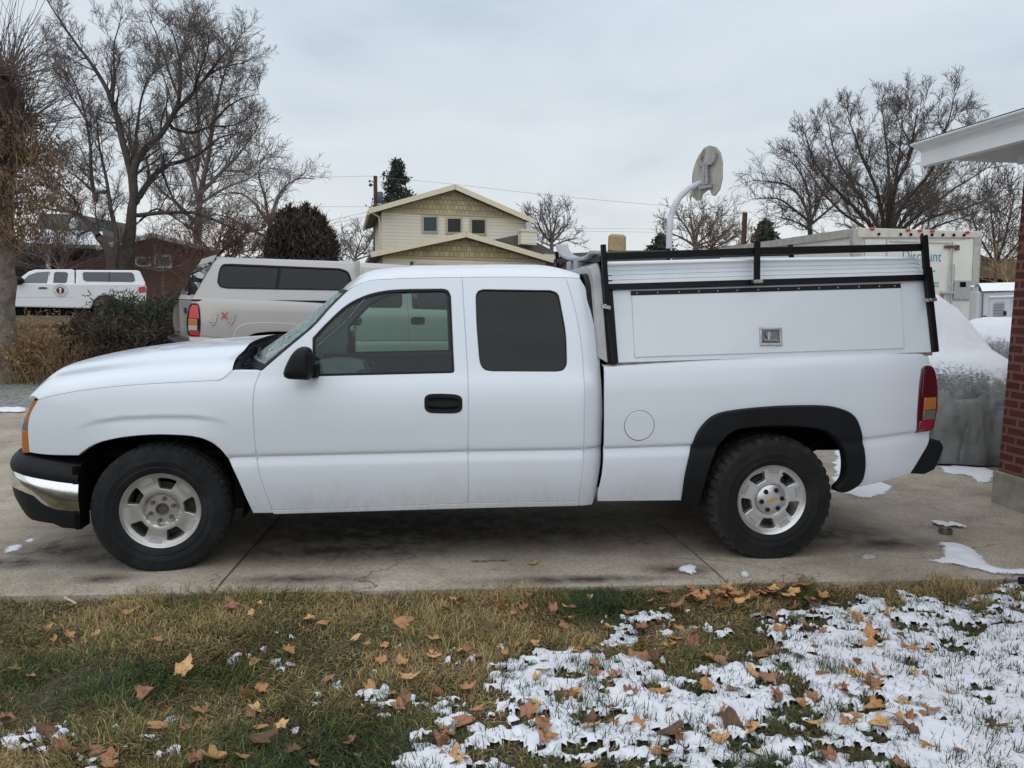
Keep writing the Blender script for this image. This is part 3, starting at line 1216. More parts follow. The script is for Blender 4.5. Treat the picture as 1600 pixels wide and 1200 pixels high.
    for a, b in ((.0, .02), (.98, 1.0)):
        mb.grid(lambda u, v: wsh(a + (b - a) * u, v, .006), 2, 20)
    mb.grid(lambda u, v: wsh(u, .955 + .045 * v, .005), 40, 2)
    mb.grid(lambda u, v: wsh(u, .06 * v, .005), 40, 2)
    mb.build('windshield_seal', M_RUBBER, ws, True)
    # ---- cowl between hood and windshield, wipers on it
    hr = [Vector(hood(1, v / 40)) for v in range(41)]

    def cowl(u, v):
        a = hr[int(round(u * 40))]
        b = wsh(u, .03)
        p = a.lerp(b, v)
        p.z -= .045 * math.sin(math.pi * min(1, v * 1.1)) + .03 * (1 - v)
        return p
    cw = MB().grid(cowl, 40, 8).build('cowl', M_BLACK, T, True)
    for (u0, u1) in ((.10, .46), (.50, .86)):
        a = cowl(.03 + (u0 + u1) / 2, .45) + Vector((0, 0, .05))
        b = wsh(u0, .10, .03); c = wsh(u1, .10, .03)
        mb = MB().tube([a, (a + b.lerp(c, .5)) / 2 + Vector((0, 0, .02)), b.lerp(c, .5)], [.012, .009, .006], 6)
        mb.tube([b, b.lerp(c, .5) + Vector((-.01, 0, .01)), c], .008, 6)
        mb.build('wiper', M_RUBBER, cw, True)
    mb = MB()
    for k in range(6):
        a = cowl(.06 + .03 * k, .25) + Vector((0, 0, .012)); b = cowl(.075 + .03 * k, .8) + Vector((0, 0, .012))
        mb.tube([a, b], .006, 5)
    mb.build('cowl_vent', M_RUBBER, cw)

    # ---- cab back wall, floor, inner skins, chassis
    xb_ = on_surf(936, 560, f_cab).x
    mb = MB()
    prof = [(z, f_cab(2.5, z) + .03) for z in np.linspace(.47, 1.70, 24)]
    V = []
    for z, y in prof:
        xx = xb_ - .03 - max(0, (z - 1.15)) * .26 - max(0, z - 1.6) * .5
        V += [(xx, y, z), (xx, 2 * YC - y, z)]
    mb.add(V, [(2 * i, 2 * i + 1, 2 * i + 3, 2 * i + 2) for i in range(len(prof) - 1)])
    mb.build('cab_back', paint, T, fixn=False)
    mb = MB()
    for mir in (0, 1):
        m1 = MB()
        m1.grid(lambda u, v: (.42 + 2.1 * u, f_cab(.42 + 2.1 * u, .42 + .62 * v) + .055, .42 + .62 * v), 20, 10)
        m1.grid(lambda u, v: (2.58 + .53 * u, f_bed(3, .45 + .72 * v) + .06, .45 + .72 * v), 4, 10)
        m1.grid(lambda u, v: (3.1 + 1.15 * u, f_bed(3.5, .80 + .38 * v) + .06, .80 + .38 * v), 4, 6)
        m1.grid(lambda u, v: (4.2 + .42 * u, f_bed(4.3, .55 + .60 * v) + .08, .55 + .60 * v), 4, 10)
        if mir:
            m1 = mirror_y(m1)
        mb.add(m1.v, m1.f)
    mb.box(.40, .10, .40, 2.54, 1.83, .50)
    mb.box(.5, .30, .24, 2.50, 1.60, .42)  # low underbody boxes added to block light from under the truck
    mb.box(2.6, .42, .33, 3.2, 1.5, .62)
    mb.box(-.6, .45, .24, .42, 1.48, .45)
    mb.box(2.60, .10, .80, 4.62, 1.83, .86)
    mb.box(-.70, .15, .62, .40, 1.78, .66)
    for y in (.50, 1.36):
        mb.box(-.75, y, .46, 2.6, y + .07, .60)
        mb.box(2.6, y, .56, 4.60, y + .07, .72)
    mb.box(-.75, .5, .50, -.68, 1.43, .60)
    mb.box(.34, .12, .30, .44, 1.81, .5)
    mb.tube([(XRW, .25, .37), (XRW, 1.68, .37)], .045, 10)
    mb.sphere((XRW, YC, .37), .14)
    mb.tube([(XFW, .25, .36), (XFW, 1.68, .36)], .04, 8)
    mb.bar((XRW + .25, .32, .55), (XRW + .55, .42, .64), .05, .05)
    mb.tube([(XRW + .12, .38, .38), (XRW + .48, .40, .82)], .025, 8)
    mb.box(2.55, .95, .45, 3.3, 1.30, .62)
    mb.build('chassis', M_DARK, T)
    for mir in (0, 1):
        m1 = MB()
        m1.grid(lambda u, v: (XFW + .47 * math.cos(R(-12 + 200 * u)), .03 + .40 * v, .355 + .46 * math.sin(R(-12 + 200 * u))), 30, 2)
        m1.grid(lambda u, v: (XFW - .5 + 1.0 * u, .43, .42 + .42 * v), 2, 2)
        m1.grid(lambda u, v: (XFW - .72 + .30 * u, .02 + .3 * v, .60 - .06 * u), 3, 2)
        m2 = MB()
        m2.grid(lambda u, v: (XRW + .47 * math.cos(R(62 + 128 * u)), .06 + .40 * v, .375 + .47 * math.sin(R(62 + 128 * u))), 24, 2)
        m2.grid(lambda u, v: (XRW - .45 + .95 * u, .44, .66 + .2 * v), 2, 2)
        for q in (m1, m2):
            (mirror_y(q) if mir else q).build('wheel_liner', M_DARK, T, fixn=False)
    # bed: top rails, tailgate, front wall
    Q = resample(E3([tuple(v) for v in crom([(944, 573.5), (1100, 564), (1260, 557.5), (1420, 553), (1450, 554)], 12)], f_bed), 30)
    for s in (0, 1):
        mb = MB().grid(lambda u, v: Q[int(round(u * 30))] + Vector((0, .11 * v, .012 * math.sin(v * math.pi / 2) - .002)), 30, 4)
        if s:
            mb = mirror_y(mb)
        mb.build('bed_rail', paint, T, True)
    xt = Q[-1].x
    tg = MB().box(xt - .06, .10, .66, xt - .005, 2 * YC - .10, 1.235).build('tailgate', paint, T, bevel=.012)
    MB().box(xt - .008, YC - .14, 1.05, xt + .008, YC + .14, 1.13).build('tailgate_handle', M_BLACK, tg, bevel=.01)
    MB().box(2.585, .06, .80, 2.61, 2 * YC - .06, 1.20).build('bed_front', M_DARK, T)
    # rear bumper
    poly = [on_y(*p, .05) for p in ((1452, 687), (1474, 692), (1477, 700), (1470, 720), (1462, 735), (1447, 742), (1424, 741), (1440, 714))]
    poly = [(p.x, p.z) for p in poly]
    if area2([Vector(p) for p in poly]) < 0:
        poly = poly[::-1]
    rb = MB().prism(poly, 2 * YC - .12, 'y', .06).build('rear_bumper', M_BLACK, T, bevel=.012)
    face_ = [Vector((p.x + .006, 0, p.z)) for p in [on_y(*q, .05) for q in ((1475.5, 702), (1470, 719), (1463, 734))]]
    MB().grid(lambda u, v: (face_[0].lerp(face_[2], v).x + .004, .09 + (2 * YC - .18) * u, face_[0].lerp(face_[2], v).z), 2, 2).build('bumper_face', M_CHROME, rb)
    mb = MB()
    tp = on_y(1453, 687, .05); tq = on_y(1474, 692, .05)
    for k in range(6):
        p = tp.lerp(tq, .1 + .16 * k)
        mb.box(p.x, .08, p.z - .004, p.x + .008, .62, p.z + .006)
    mb.build('step_pad', M_RUBBER, rb)

    # ---- wing mirrors
    mo = [on_y(*p, -.13) for p in ((445, 582.5), (449, 570), (457.5, 553.5), (467.5, 543.5), (476, 541.5), (484, 544.5), (487, 556), (487.5, 575), (487.5, 589), (484, 592.5), (468, 592), (452.5, 591), (447, 588))]
    mo = crom([Vector((p.x, p.z)) for p in mo + mo[:1]], .012)[:-1]
    cx = sum(p.x for p in mo) / len(mo) + .02; cz = sum(p.y for p in mo) / len(mo)
    for s in (0, 1):
        n_ = len(mo); V = []; F = []
        sl = [(-.035, .55), (-.045, .78), (-.07, .93), (-.12, 1.0), (-.17, 1.0), (-.215, .93), (-.235, .80), (-.245, .55), (-.247, .1)]
        for y, k in sl:
            V += [(cx + (p.x - cx) * k, y, cz + (p.y - cz) * k) for p in mo]
        for i in range(len(sl) - 1):
            for j in range(n_):
                F.append((i * n_ + j, i * n_ + (j + 1) % n_, (i + 1) * n_ + (j + 1) % n_, (i + 1) * n_ + j))
        F.append(tuple(range(n_))); F.append(tuple((len(sl) - 1) * n_ + j for j in range(n_)))
        mb = MB().add(V, F)
        mb.box(cx + .0, -.05, cz - .085, cx + .06, .055, cz - .01)
        gl = MB().box(max(p.x for p in mo) - .02, -.205, cz - .07, max(p.x for p in mo) - .004, -.065, cz + .075)
        rim_ = MB()
        if s:
            mb = mirror_y(mb); gl = mirror_y(gl)
        w = mb.build('wing_mirror', M_BLACK, T, True, angle=50)
        gl.build('mirror_glass', M_CHROME if s == 0 else M_CHROME, w, bevel=.01)

    # ---- cabin
    mb = MB().grid(lambda u, v: (.52 + .52 * v, .10 + 1.73 * u, 1.055 + .045 * math.sin(math.pi * v) + .035 * math.exp(-((u - .24) / .13) ** 2) * v), 30, 8)
    mb.grid(lambda u, v: (1.04 + .06 * v * (1 - v) * 2, .10 + 1.73 * u, 1.055 - .35 * v + .035 * math.exp(-((u - .24) / .13) ** 2) * (1 - v)), 30, 6)
    db = mb.build('dashboard', M_GREYTRIM, T, True)
    MB().box(1.03, .26, .98, 1.10, .64, 1.11).build('gauge_hood', M_TRIMDK, db, bevel=.02)
    sw = MB()
    c0 = Vector((1.20, .45, 1.02)); ax = Vector((.80, 0, .50)).normalized()
    u_ = Vector((0, 1, 0)); v_ = ax.cross(u_)
    sw.tube([c0 + (u_ * math.cos(t) + v_ * math.sin(t)) * .185 for t in np.linspace(0, 2 * math.pi, 33)], .017, 8, False)
    for t in (R(0), R(180), R(250)):
        sw.bar(c0, c0 + (u_ * math.cos(t) + v_ * math.sin(t)) * .18, .05, .025, ax)
    sw.sphere(c0, .065, 12, 8)
    sw.tube([c0, c0 - ax * .25], .03, 8)
    sw.build('steering_wheel', M_TRIMDK, T, True)
    for y0 in (.14, 1.02):
        mb = MB().box(1.35, y0, .72, 1.92, y0 + .72, .90)
        V = [(1.80, .88), (1.95, .88), (2.20, 1.50), (2.10, 1.52)]
        mb.prism([(a, b) for a, b in V], .70, 'y', y0)
        mb.prism([(2.09, 1.50), (2.20, 1.48), (2.24, 1.66), (2.16, 1.68)], .28, 'y', y0 + .2)
        mb.build('seat', M_GREYFAB, T, bevel=.04)
    for y0, dy in ((f_cab(1.2, 1.05) + .055, .03), (2 * YC - f_cab(1.2, 1.05) - .085, .03)):
        mb = MB().box(.62, y0, .55, 1.72, y0 + dy, 1.12)
        mb.box(1.05, y0 - (0 if y0 < 1 else .06), .93, 1.60, y0 + dy + (.06 if y0 < 1 else 0), .98)
        mb.build('door_trim', M_TRIMDK, T, bevel=.012)
    # ---- wheels
    zf, zr = .367 + GZ, .385 + GZ
    wheel(T, XFW, .005, zf, False, 6, False, 6)
    wheel(T, XRW, -.0, zr, True, 50, False)
    wheel(T, XFW, 2 * YC - .005, zf, False, 20, True, 6)
    wheel(T, XRW, 2 * YC, zr, True, 35, True)
    return T


PAINT_W = paint_mat('white_car_paint', (0.71, 0.762, 0.835), rough=.33, dz=.54, dirt_amt=.95)
truck = build_pickup('white extended cab pickup with ladder rack topper and black rear wheel flares on the driveway', PAINT_W, False)

# ------------------------------------------------------------------ topper with ladder rack on the white truck
M_CAP = paint_mat('white_aluminium_skin', (0.67, 0.725, 0.775), rough=.42, dz=1.33, dirt_amt=.38)
M_CAPW = mat('bright_white_ribbed_skin', (0.74, 0.79, 0.85), 0.42, var=.05, vscale=4)
M_CAPG = mat('greyed_fibreglass', (0.40, 0.40, 0.41), 0.5, var=.25, vscale=5)
M_CRADLE = mat('grey_moulded_plastic', (0.34, 0.35, 0.37), 0.55, var=.2, vscale=12)
M_WOODRAIL = mat('grimy_rail', (0.16, 0.125, 0.10), 0.85, var=.5, vscale=18)


def strip(name, q, m, parent, proud, flange=.02, f=f_top, re=.003, sp=.05):
    P = OUT([[q[k], q[(k + 1) % len(q)]] for k in range(len(q))], f, .05)
    me = panel_mesh(name, P, [], f, spacing=sp, flange=flange, proud=proud, round_edge=re)
    a = link(name, me, m, parent)
    b = link(name, mirror_mesh(me, YC, name), m, parent)
    return a, b


TP = link('topper', panel_mesh('topper', OUT([[(950, 452), (957, 567)], [(957, 567), (1456, 550.5)], [(1456, 550.5), (1442, 436)], [(1442, 436), (950, 452)]], f_top, .05), [], f_top, spacing=.06, flange=.02), M_CAP, truck)
link('topper_side', mirror_mesh(TP.data, YC, 'topper_side'), M_CAP, TP)
td = strip('topper_door', [(987, 457), (992, 557.5), (1411.5, 543.5), (1405.5, 444)], M_CAP, TP, .008, .012)
strip('drip_rail', [(946, 444.5), (947, 452.5), (1444, 437.5), (1443, 429.5)], M_BLACKPAINT, TP, .024, .05)
strip('hinge_strip', [(986, 455.5), (986.4, 460.8), (1405.5, 449.2), (1405.2, 443.5)], M_RUBBER, TP, .013, .012)
strip('sill_rail', [(956, 567.5), (956.5, 571), (1456, 554.5), (1456, 550.8)], M_WOODRAIL, TP, .004, .06)
mb = MB()
for xx in (338, 419, 502, 580, 653, 730, 812, 890, 970, 1050, 1123, 1205, 1285, 1345):
    px = 860 + xx / 2.5
    p = on_surf(px, 458.3 - (px - 986) * .0282, lambda x, z: f_top(x, z) - .016)
    mb.sphere(p, .0055, 8, 6)
mb.build('rivet', M_STEEL, TP, True)
# ribbed roof edge and roof
Bt = resample(E3([(947, 446), (1180, 438.5), (1441, 431)], f_top), 60)
Tt = resample(E3([(945, 411), (1188, 404.5), (1440, 401)], f_top), 60)


def ribs(u, v):
    i = int(round(u * 60))
    vv = v
    if u > .965:
        vv = v * (1 - .35 * ((u - .965) / .035) ** 2.5)
    p = Bt[i].lerp(Tt[i], vv)
    s = (vv * 4.6) % 1.0
    p = p + Vector((0, -.006 - .0055 * (1 - s) ** .7, 0))
    if vv > .93:
        p.y += (vv - .93) / .07 * .02
    return p


for s in (0, 1):
    mb = MB().grid(ribs, 60, 46)
    if s:
        mb = mirror_y(mb)
    mb.build('roof_edge', M_CAPW, TP, True, angle=25)
mb = MB().grid(lambda u, v: Vector(ribs(u, 1)).lerp(far(Vector(ribs(u, 1))), v) + Vector((0, 0, .035 * math.sin(math.pi * v))), 60, 20)
mb.build('topper_roof', M_CAPW, TP, True)
# front bulkhead: rounded, with gasket and window (faces the cab)
pb = on_surf(957, 567, f_top); pt = on_surf(945, 413, f_top)


def fx(z):
    return pb.x + (pt.x - pb.x) * (z - pb.z) / (pt.z - pb.z)


def bulk_loop(y0, z0, z1, rr, inn):
    pts = []
    zz0, zz1 = z0 + inn, z1 - inn
    sl = .17
    ya = lambda z: f_top(0, z) + y0 + inn
    for t in np.linspace(0, math.pi / 2, 8):
        z = zz1 - rr + rr * math.sin(t); y = ya(z) + rr - rr * math.cos(t)
        pts.append((y, z))
    pts = [(ya(zz0), zz0), (ya(zz0 + .2), zz0 + .2)] + pts
    return pts + [(2 * YC - y, z) for y, z in pts[::-1]]


def bulk(name, loops, m, parent):
    V = []; F = []
    n = len(loops[0][0])
    for L, dx in loops:
        V += [(fx(z) + dx, y, z) for y, z in L]
    for k in range(len(loops) - 1):
        for j in range(n):
            j2 = (j + 1) % n
            F.append((k * n + j, k * n + j2, (k + 1) * n + j2, (k + 1) * n + j))
    F.append(tuple((len(loops) - 1) * n + j for j in range(n)))
    return MB().add(V, F).build(name, m, parent)


z0, z1 = pb.z, pt.z + .015
bk = bulk('front_bulkhead', [(bulk_loop(.0, z0, z1, .10, 0), .03), (bulk_loop(.0, z0, z1, .10, .004), -.035), (bulk_loop(.0, z0, z1, .12, .03), -.075), (bulk_loop(.0, z0, z1, .12, .07), -.085)], M_CAPG, TP)
bulk('bulkhead_gasket', [(bulk_loop(-.008, z0, z1 + .006, .10, 0), .035), (bulk_loop(-.008, z0, z1 + .006, .10, 0), -.03), (bulk_loop(.0, z0, z1, .10, .012), -.03)], M_BLACKPAINT, TP)
bulk('bulkhead_window', [(bulk_loop(.0, z0, z1, .12, .065), -.080), (bulk_loop(.0, z0, z1, .12, .07), -.115), (bulk_loop(.0, z0, z1, .12, .12), -.115), (bulk_loop(.0, z0, z1, .12, .13), -.09)], M_RUBBER, TP)
# rear face
pr0 = on_surf(1456, 550.5, f_top); pr1 = on_surf(1441, 403, f_top)
V = [(pr0.x, pr0.y, pr0.z), (pr0.x, 2 * YC - pr0.y, pr0.z), (pr1.x, 2 * YC - pr1.y, pr1.z), (pr1.x, pr1.y, pr1.z)]
MB().add(V, [(0, 1, 2, 3)]).build('rear_hatch', M_CAP, TP)
# corner trims
for a, b, w in (((944, 446), (958, 569), .034), ((1447, 432), (1459.5, 550), .040)):
    p = on_surf(*a, f_top) + Vector((0, -.012, 0)); q = on_surf(*b, f_top) + Vector((0, -.012, 0))
    for s in (0, 1):
        mb = MB().bar(p, q, .03, w, (1, 0, 0))
        (mirror_y(mb) if s else mb).build('corner_trim', M_BLACKPAINT, TP, bevel=.006)
# latch
lt = td[0]
c = on_surf(1203, 525.5, f_top)
mb = MB()
ap = lambda dx, dz, o=0: (c.x + dx, f_top(c.x, c.z + dz) - .009 - o, c.z + dz)
W2, H2 = .072, .057
for (a0, a1, b0, b1) in ((-W2, W2, H2 - .016, H2), (-W2, W2, -H2, -H2 + .016), (-W2, -W2 + .016, -H2 + .016, H2 - .016), (W2 - .016, W2, -H2 + .016, H2 - .016)):
    mb.add([ap(a0, b0), ap(a1, b0), ap(a1, b1), ap(a0, b1), ap(a0, b0, .008), ap(a1, b0, .008), ap(a1, b1, .008), ap(a0, b1, .008)], [(0, 1, 2, 3), (7, 6, 5, 4), (0, 4, 5, 1), (1, 5, 6, 2), (2, 6, 7, 3), (3, 7, 4, 0)])
mb.build('door_latch', M_STEEL, TP, bevel=.003)
mb = MB()
mb.add([ap(-.056, -.041, .001), ap(.056, -.041, .001), ap(.056, .041, .001), ap(-.056, .041, .001)], [(0, 1, 2, 3)])
mb.build('latch_recess', mat('latch_recess_metal', (.16, .16, .165), .4, .7, var=.3, vscale=30), TP)
mb = MB()
mb.bar(ap(-.05, -.022, .006), ap(.045, -.022, .006), .012, .012)
mb.tube([ap(-.018, .012, -.0), ap(-.018, .012, .016)], .018, 14)
mb.bar(ap(-.018, .03, .014), ap(-.018, -.02, .014), .014, .010)
mb.build('latch_handle', M_STEEL, TP)

# ladder rack
RK = MB()
Yr = .075
top = [on_y(*p, Yr) for p in ((944, 401), (1183, 392.5), (1441, 386.5))]
RK.bar(top[0], top[1], .04, .044); RK.bar(top[1], top[2], .04, .046)
rk = RK.build('ladder_rack', M_BLACKPAINT, truck, bevel=.004)
m2 = mirror_y(RK); m2.v = [(x, y, z + .07) for x, y, z in m2.v]
m2.build('rack_rail', M_BLACKPAINT, rk, bevel=.004)


def rack_post(a, b, w, nm='rack_post', Y=.045):
    p = on_y(*a, Y); q = on_y(*b, Y)
    for s in (0, 1):
        mb = MB().bar(p, q, .03, w, (1, 0, 0))
        if s:
            mb = mirror_y(mb); mb.v = [(x, y, z + .07) for x, y, z in mb.v]
        mb.build(nm, M_BLACKPAINT, rk, bevel=.004)
    return p, q


rack_post((942.3, 382), (949, 479), .031)
rack_post((1183, 375.5), (1182.5, 441), .034)
rack_post((1443.5, 367.5), (1447.5, 420), .038)
rack_post((1449, 418), (1455.5, 470), .046, Y=.05)
for p, q in (((940, 478), (953, 481)), ((1176, 440), (1190, 439)), ((1448, 469), (1461, 468))):
    for s in (0, 1):
        mb = MB().bar(on_y(*p, .03), on_y(*q, .03), .04, .02).sphere(on_y(p[0] + 6, p[1] - 1, .012), .008, 8, 6)
        (mirror_y(mb) if s else mb).build('rack_foot', M_BLACKPAINT if s else M_STEEL, rk)
for t in (top[0] + Vector((.0, 0, -.012)), top[1] + Vector((0, 0, .0)), top[2] + Vector((-.02, 0, .0))):
    MB().bar(t + Vector((0, .02, 0)), far(t) - Vector((0, .02, -.07)), .04, .035).build('rack_crossbar', M_BLACKPAINT, rk, bevel=.004)
# grey cradle on the front crossbar
cx_ = top[0].x + .0
zb = top[0].z + .012
prof = [(.30, 1.895), (.36, 1.878), (.50, 1.868), (.80, 1.876), (1.15, 1.90), (1.45, 1.94), (1.62, 1.985), (1.74, 2.035)]
Pc = [Vector((0, y, z)) for y, z in prof]
Pc = [Vector((cx_, p.x, p.y)) for p in crom([Vector((p.y, p.z)) for p in Pc], .05)]
mb = MB()
V = []; F = []
for p in Pc:
    for dx, dz in ((-.05, .014), (.05, .014), (.05, -.012), (-.05, -.012)):
        V.append((p.x + dx, p.y, p.z + dz))
n = len(Pc)
for i in range(n - 1):
    for j in range(4):
        F.append((i * 4 + j, i * 4 + (j + 1) % 4, (i + 1) * 4 + (j + 1) % 4, (i + 1) * 4 + j))
F += [(0, 1, 2, 3), tuple((n - 1) * 4 + j for j in (3, 2, 1, 0))]
mb.add(V, F)
mb.build('rack_cradle', M_CRADLE, rk, True, bevel=.008)
mb = MB()
for y in (.72, 1.02):
    MB().box(cx_ - .05, y, zb - .10, cx_ + .03, y + .15, 1.875).build('cradle_foot', M_CRADLE, rk, bevel=.008)
# ------------------------------------------------------------------ helpers for measured background things
class Frame:
    """local frame of a thing: x to the right along its front, y away, z up"""
    def __init__(s, px, D, rz=-YAW, base=None, py=470):
        p = at_depth(px, py, D)
        s.o = Vector((p.x, p.y, G(p.x, p.y) if base is None else base)); s.rz = rz
        s.m = Matrix.Translation(s.o) @ Matrix.Rotation(rz, 4, 'Z'); s.inv = s.m.inverted()

    def root(s, name, label, cat, group=None):
        o = empty(name, s.o, s.rz)
        return tag(o, label, cat, group)

    def p(s, px, py, dep=0.0):
        n = s.m.to_3x3() @ Vector((0, 1, 0))
        q = s.m @ Vector((0, dep, 0))
        d = ray(px, py)
        return s.inv @ (CAM + d * ((q - CAM).dot(n) / d.dot(n)))

    def xz(s, pts, dep=0.0):
        out = [s.p(a, b, dep) for a, b in pts]
        out = [(q.x, q.z) for q in out]
        return out if area2([Vector(q) for q in out]) > 0 else out[::-1]

    def prism(s, pts, h, dep=0.0):
        return MB().prism(s.xz(pts, dep), h, 'y', dep)


def rect(x0, y0, x1, y1):
    return [(x0, y0), (x1, y0), (x1, y1), (x0, y1)]


# snow that lies on roofs and covers
M_SNOW = mat('snow', (0.82, 0.85, 0.90), 0.8, var=.04, vscale=3, bmp=.5, bscale=30, bdist=.02)


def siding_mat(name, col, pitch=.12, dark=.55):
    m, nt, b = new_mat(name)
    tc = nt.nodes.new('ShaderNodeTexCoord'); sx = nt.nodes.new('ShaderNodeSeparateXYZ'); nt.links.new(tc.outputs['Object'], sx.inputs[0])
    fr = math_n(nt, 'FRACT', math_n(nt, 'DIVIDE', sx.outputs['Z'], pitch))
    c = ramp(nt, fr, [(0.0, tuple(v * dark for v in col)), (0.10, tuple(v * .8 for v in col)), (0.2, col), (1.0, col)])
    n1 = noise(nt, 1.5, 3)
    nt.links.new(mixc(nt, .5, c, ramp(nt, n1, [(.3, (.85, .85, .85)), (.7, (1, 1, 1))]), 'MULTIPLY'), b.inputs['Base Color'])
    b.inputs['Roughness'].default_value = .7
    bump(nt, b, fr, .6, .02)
    return m


def shingle_mat(name, col, w=.22, h=.2, axis='XZ', mort=.012, c2=.75):
    m = brick_mat(name, col, tuple(v * c2 for v in col), tuple(v * .45 for v in col), w, h, mort)
    return m


def roof_mat(name, col, snow=0.0):
    m, nt, b = new_mat(name)
    n1 = noise(nt, 14, 5, .7); n2 = noise(nt, .9, 4, .6)
    c = ramp(nt, n1, [(.3, tuple(v * .6 for v in col)), (.7, tuple(v * 1.3 for v in col))])
    if snow > 0:
        f = ramp(nt, n2, [(max(0, .52 - snow * .5), (0, 0, 0)), (max(.02, .56 - snow * .5), (1, 1, 1))])
        c = mixc(nt, f, c, (.8, .83, .88))
    nt.links.new(c, b.inputs['Base Color']); b.inputs['Roughness'].default_value = .85
    bump(nt, b, n1, .4, .02)
    return m


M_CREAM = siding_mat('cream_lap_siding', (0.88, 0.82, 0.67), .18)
M_TANSH = shingle_mat('tan_shingle_cladding', (0.84, 0.69, 0.42), .24, .26, mort=.016)
M_TRIM = mat('cream_trim_paint', (0.74, 0.66, 0.48), .6, var=.06)
M_TANTRIM = mat('tan_trim_paint', (0.52, 0.44, 0.28), .6)
M_WINDK = mat('dark_window_glass', (0.012, 0.015, 0.018), .25, spec=.3, var=.6, vscale=3)
M_WINBLUE = mat('grey_blue_window_glass', (0.035, 0.055, 0.08), .25, spec=.3)
M_ROOFG = roof_mat('grey_asphalt_shingles', (0.13, 0.125, 0.125))
M_ROOFSNOW = roof_mat('snowy_roof', (0.14, 0.14, 0.16), .62)
M_BRICKL = brick_mat('orange_red_brick', (0.26, 0.09, 0.055), (0.19, 0.06, 0.04), (0.30, 0.25, 0.22), .22, .075, .012)
M_WHITETRIM = mat('white_trim_paint', (0.74, 0.75, 0.76), .5, var=.06, vscale=3)
M_CONC = mat('rough_concrete', (0.30, 0.275, 0.235), .9, var=.3, vscale=7, bmp=.8, bscale=40, bdist=.01)
M_BARK = mat('dark_bark', (0.060, 0.049, 0.042), .95, var=.4, vscale=5, bmp=.8, bscale=14, bdist=.03)
M_TWIG = mat('dark_twigs', (0.125, 0.100, 0.090), .95)
M_TWIGG = mat('grey_brown_twigs', (0.16, 0.125, 0.112), .95)
M_TWIGL = mat('pale_grey_twigs', (0.26, 0.23, 0.21), .95)
M_TWIGR = mat('reddish_twigs', (0.17, 0.10, 0.075), .95)
M_BARKL = mat('grey_tan_bark', (0.20, 0.165, 0.13), .95, var=.45, vscale=7, bmp=1.0, bscale=16, bdist=.04)
M_DRYLEAF = mat('dry_hanging_leaves', (0.155, 0.092, 0.048), .85, var=.65, vscale=9)
M_DRYSTEM = mat('dry_stems', (0.30, 0.20, 0.11), .9, var=.5, vscale=8)
M_JUNI = mat('juniper_foliage', (0.050, 0.058, 0.030), .9, var=.55, vscale=3)
M_JUNI2 = mat('brown_juniper_foliage', (0.060, 0.045, 0.030), .9, var=.5, vscale=3)
M_ARB = mat('winter_bronzed_foliage', (0.045, 0.031, 0.026), .95, var=.65, vscale=6)
M_PINE = mat('pine_foliage', (0.045, 0.058, 0.042), .95, var=.5, vscale=4)
M_WIRE = mat('wire', (0.22, 0.22, 0.23), .8)
M_POLE = mat('weathered_pole_wood', (0.08, 0.06, 0.05), .9, var=.3)


# ------------------------------------------------------------------ branch engine
def tubes(name, lines, k, m, parent=None):
    """lines: list of (pts (n,3), radii (n,)) -> one mesh"""
    V = []; F = []; base = 0
    groups = {}
    for P, r_ in lines:
        groups.setdefault(len(P), []).append((P, r_))
    for n, L in groups.items():
        P = np.array([a for a, _ in L]); r_ = np.array([b for _, b in L])
        d = np.empty_like(P)
        d[:, 1:-1] = P[:, 2:] - P[:, :-2]; d[:, 0] = P[:, 1] - P[:, 0]; d[:, -1] = P[:, -1] - P[:, -2]
        d /= np.linalg.norm(d, axis=2, keepdims=True) + 1e-9
        ref = np.tile(np.array([0.31, 0.87, 0.38]), (len(L), n, 1))
        u = np.cross(d, ref); u /= np.linalg.norm(u, axis=2, keepdims=True) + 1e-9
        w_ = np.cross(d, u)
        t = np.arange(k) * 2 * np.pi / k
        ring = P[:, :, None, :] + (u[:, :, None, :] * np.cos(t)[None, None, :, None] + w_[:, :, None, :] * np.sin(t)[None, None, :, None]) * r_[:, :, None, None]
        V.append(ring.reshape(-1, 3))
        b = base + (np.arange(len(L)) * n * k)[:, None, None] + (np.arange(n - 1) * k)[None, :, None]
        j = np.arange(k)[None, None, :]; j2 = (j + 1) % k
        F.append(np.stack([b + j, b + j2, b + j2 + k, b + j + k], axis=-1).reshape(-1, 4))
        base += len(L) * n * k
    me = np_mesh(name, np.concatenate(V), np.concatenate(F))
    me.shade_smooth()
    return link(name, me, m, parent)


